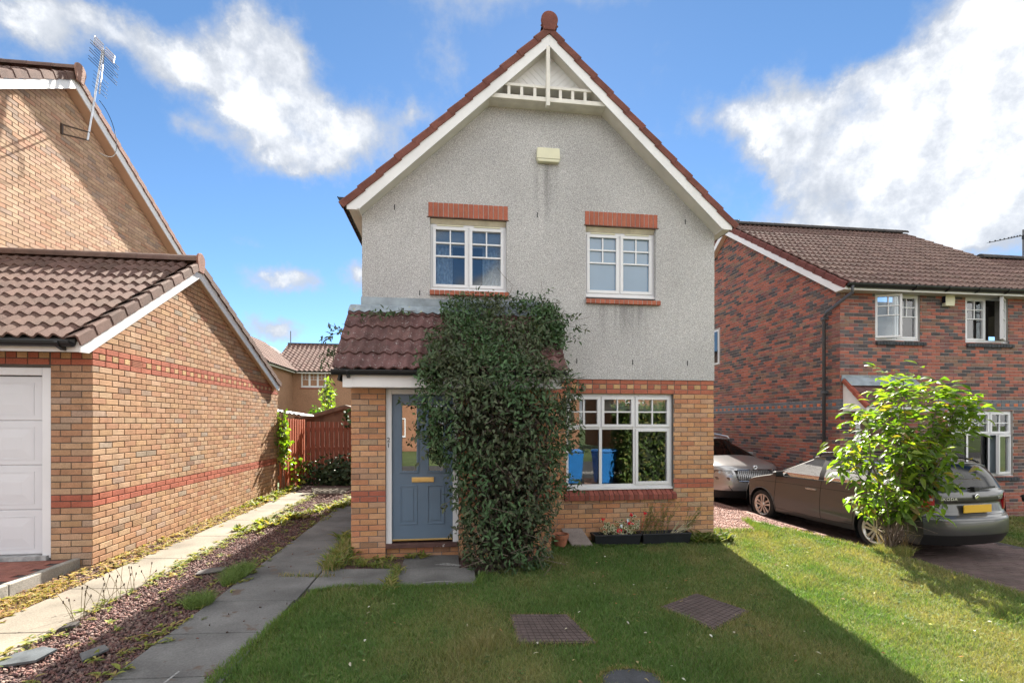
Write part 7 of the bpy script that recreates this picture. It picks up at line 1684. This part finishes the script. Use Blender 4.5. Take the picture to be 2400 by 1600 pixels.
for x, z in ((2.58, .20), (2.68, .28)):
    mb = MB(); mb.obox((x, 7.07, z), (.014, 0, .004), (0, .002, 0), (-.004, 0, .022)); mb.tube([(x, 7.08, z), (x, 7.12, .0)], .003, 4); o = mb.build('plant_label', M('label_white', (.55, .62, .65)), None); tag(o, 'small white plant label among the %s geranium heads' % ('lower' if z < .25 else 'upper'), 'label', 'plant labels in the trough')
wis = thing('wispy_plant', (3.2, 7.17, .02), 'tall thin straggly green stems in the trough by the house corner', 'plant'); mb = MB(); pp, dd = [], []
for i in range(34):
    x = 3.12 + rnd.gauss(0, .12); lx = rnd.gauss(.12, .12); h = rnd.uniform(.30, .62); q = [Vector((x, 7.17, .0)), Vector((x + lx * .4, 7.15 + rnd.gauss(0, .03), h * .6)), Vector((x + lx, 7.12 + rnd.gauss(0, .04), h))]; mb.tube(q, .0025, 4, (.18, .17, .08))
    for k in range(16):
        t = rnd.uniform(.25, 1); b_ = q[1].lerp(q[2], (t - .6) / .4) if t > .6 else q[0].lerp(q[1], t / .6); pp.append(b_); dd.append((rnd.gauss(0, 1), rnd.gauss(0, 1), rnd.uniform(-.2, .8)))
for i in range(16):
    x = 3.42 + rnd.gauss(0, .05); mb.tube([(x, 7.17, .0), (x + rnd.uniform(.1, .34), 7.12, rnd.uniform(.12, .26))], .004, 4, (.50, .46, .36))
for i in range(9):
    x = 3.6; lx = rnd.uniform(.1, .35); h = rnd.uniform(.3, .5); mb.tube([(x, 7.17, .0), (x + lx * .5, 7.14, h * .6), (x + lx, 7.12, h)], .003, 4, (.16, .17, .07))
    for k in range(14): t = rnd.uniform(.3, 1); pp.append((x + lx * t, 7.13, h * t)); dd.append((rnd.gauss(0, 1), rnd.gauss(0, 1), rnd.uniform(-.2, .8)))
mb.build('stems', weed_m, wis, kind='stuff'); n = len(pp)
leaves('foliage', wis, np.array([tuple(p) for p in pp]), np.array(dd), nrg.normal(0, 1, (n, 3)), nrg.uniform(.02, .045, n), nrg.uniform(.008, .014, n), palette(n, [(.12, .16, .045), (.17, .18, .06), (.20, .15, .07)], j=.3), weed_m)
p = np.stack([nrg.uniform(1.45, 4.3, 420), 7.0 + nrg.normal(0, .05, 420) + .12 * (nrg.uniform(size=420) < .3)], 1); weeds('wall_foot_weeds', p, nrg.uniform(.02, .06, len(p)), [(.06, .10, .03), (.08, .13, .035), (.05, .08, .025)], per=6)
p = np.stack([nrg.uniform(3.75, 4.4, 120), nrg.uniform(7.05, 7.4, 120)], 1); weeds('wall_foot_weeds', p, nrg.uniform(.06, .22, len(p)), [(.07, .11, .03), (.11, .15, .04), (.17, .17, .07)], per=6, up=(.8, 2.2), wr=.2)
# ================================================================== across the street: what the window panes and the door glass mirror
pad_m = M('paved_pad', (.24, .13, .095), rough=.9, vary=.2, scale=4, fine=.2)
sheet('bin_pad', [(3.0, -1.0), (5.6, -1.0), (5.6, 1.7), (3.0, 1.7)], pad_m, .015)
blue = M('bin_blue', (.02, .16, .46), rough=.45, vary=.08, scale=5, spec=.4)
def bin_(x, y, rz, label):
    t_ = thing('wheelie_bin', (0, 0, 0), label, 'bin', 'blue wheelie bins'); mb = MB()
    b = [(-.22, -.25), (.22, -.25), (.22, .22), (-.22, .22)]; u = [(-.28, -.34), (.28, -.34), (.28, .32), (-.28, .32)]
    mb.add([(*p, .05) for p in b] + [(*p, .98) for p in u], [(0, 3, 2, 1)] + [(i, (i + 1) % 4, (i + 1) % 4 + 4, i + 4) for i in range(4)] + [(4, 5, 6, 7)]); mb.build('body', blue, t_, bevel=.03)
    mb = MB(); mb.add([(-.30, -.36, .985), (.30, -.36, .985), (.30, .36, .985), (-.30, .36, .985), (-.27, -.33, 1.05), (.27, -.33, 1.05), (.27, .34, 1.08), (-.27, .34, 1.08)], [(0, 3, 2, 1), (4, 5, 6, 7), (0, 1, 5, 4), (1, 2, 6, 5), (2, 3, 7, 6), (3, 0, 4, 7)]); mb.build('lid', blue, t_, bevel=.02)
    for s_ in (-1, 1):
        mb = MB(); mb.lathe((s_ * .25, .24, .10), [(0, -.03), (.10, -.03), (.10, .03), (0, .03)], 18, 'x'); mb.build('wheel', M('bin_tyre', (.02, .02, .02)), t_)
    mb = MB(); mb.tube([(-.25, -.40, .96), (.25, -.40, .96)], .016, 8); mb.build('handle', blue, t_)
    t_.location = (x, y, gz(x) + .02); t_.rotation_euler = (0, 0, rz); return t_
bin_(3.70, .60, R(8), 'blue wheelie bin mirrored in the left pane of the ground floor window')
bin_(4.62, .72, R(-6), 'blue wheelie bin mirrored in the middle pane beside the mirrored hedge')
hedge = thing('hedge', (6.3, 1.1, -.12), 'broad leafy laurel hedge mirrored in the right panes of the window', 'hedge')
n = 5200; p = nrg.uniform((5.05, .35, -.1), (8.6, 1.75, 2.35), (n, 3)); edge = nrg.integers(0, 3, n)
p[:, 1] = np.where(edge == 0, 1.75 + nrg.normal(0, .06, n), p[:, 1]); p[:, 0] = np.where(edge == 1, 5.05 + nrg.normal(0, .06, n), p[:, 0]); p[:, 2] = np.where(edge == 2, np.maximum(p[:, 2], 2.1 + nrg.normal(0, .1, n)), p[:, 2])
LL = nrg.uniform(.09, .17, n); leaves('foliage', hedge, p, nrg.normal(0, .8, (n, 3)) + np.array([0, .3, -.2]), nrg.normal(0, .5, (n, 3)) + np.array([-.1, .7, .6]), LL, LL * .42, palette(n, [(.07, .12, .025), (.10, .15, .03), (.05, .09, .02), (.15, .15, .04)], j=.3), leaf_dark)
mb = MB(); mb.box(5.25, 8.4, .55, 1.55, -.1, 2.0); mb.build('thicket', M('hedge_inside', (.02, .028, .012)), hedge)
opp_brick = M('orange_brick', (.27, .14, .085), rough=.9, vary=.15, scale=2, fine=.25, fscale=16); opp_roof = M('opposite_roof', (.14, .08, .065), rough=.85, vary=.2, scale=3, fine=.3, fscale=14)
def opposite(x0, x1, y, label, zg=-.2):
    t_ = thing('facing_house', ((x0 + x1) / 2, y, zg), label, 'house'); mb = MB(); mb.box(x0, x1, y - 8, y, zg, 4.9); mb.build('wall', opp_brick, t_)
    mb = MB(); mb.prism([(x0 - .3, y + .35, 4.8), (x0 - .3, y - 4, 7.6), (x0 - .3, y - 8.35, 4.8)], (x1 - x0 + .6, 0, 0)); mb.build('roof', opp_roof, t_)
    mb = MB(); mb.box(x0 - .3, x1 + .3, y + .352, y + .38, 4.68, 4.86); mb.build('fascia', white_board, t_)
    for k in (.22, .72):
        xa = x0 + (x1 - x0) * k
        for z0, h in ((.8, 1.3), (3.3, 1.15)):
            w_ = window(t_, (xa + .75, y + .02, z0), (-1, 0, 0), (0, 1, 0), 1.5, h, [(0, .75, 0, h, True, None), (.75, 1.5, 0, h, True, None)], glass=glass_mat('facing_glass', see=.1, ior=2.2))
    xa = (x0 + x1) / 2; mb = MB(); mb.box(xa - .45, xa + .45, y, y + .04, zg + .1, 2.1); mb.build('door', M('facing_door', (.5, .5, .5), rough=.5), t_)
    return t_
opposite(-9.5, -1.6, -21, 'orange brick house over the street, mirrored in the front door glass'); opposite(1.5, 9.5, -20, 'orange brick house over the street, mirrored behind the bins in the window'); opposite(12.5, 20, -21, 'orange brick house over the street, farthest along to the right'); opposite(-21, -13, -21, 'orange brick house over the street, facing the garage side')
mb = MB(); mb.box(-40, 40, -20, -9.45, -.6, -.16); structure(mb.build('verge', far_grass))
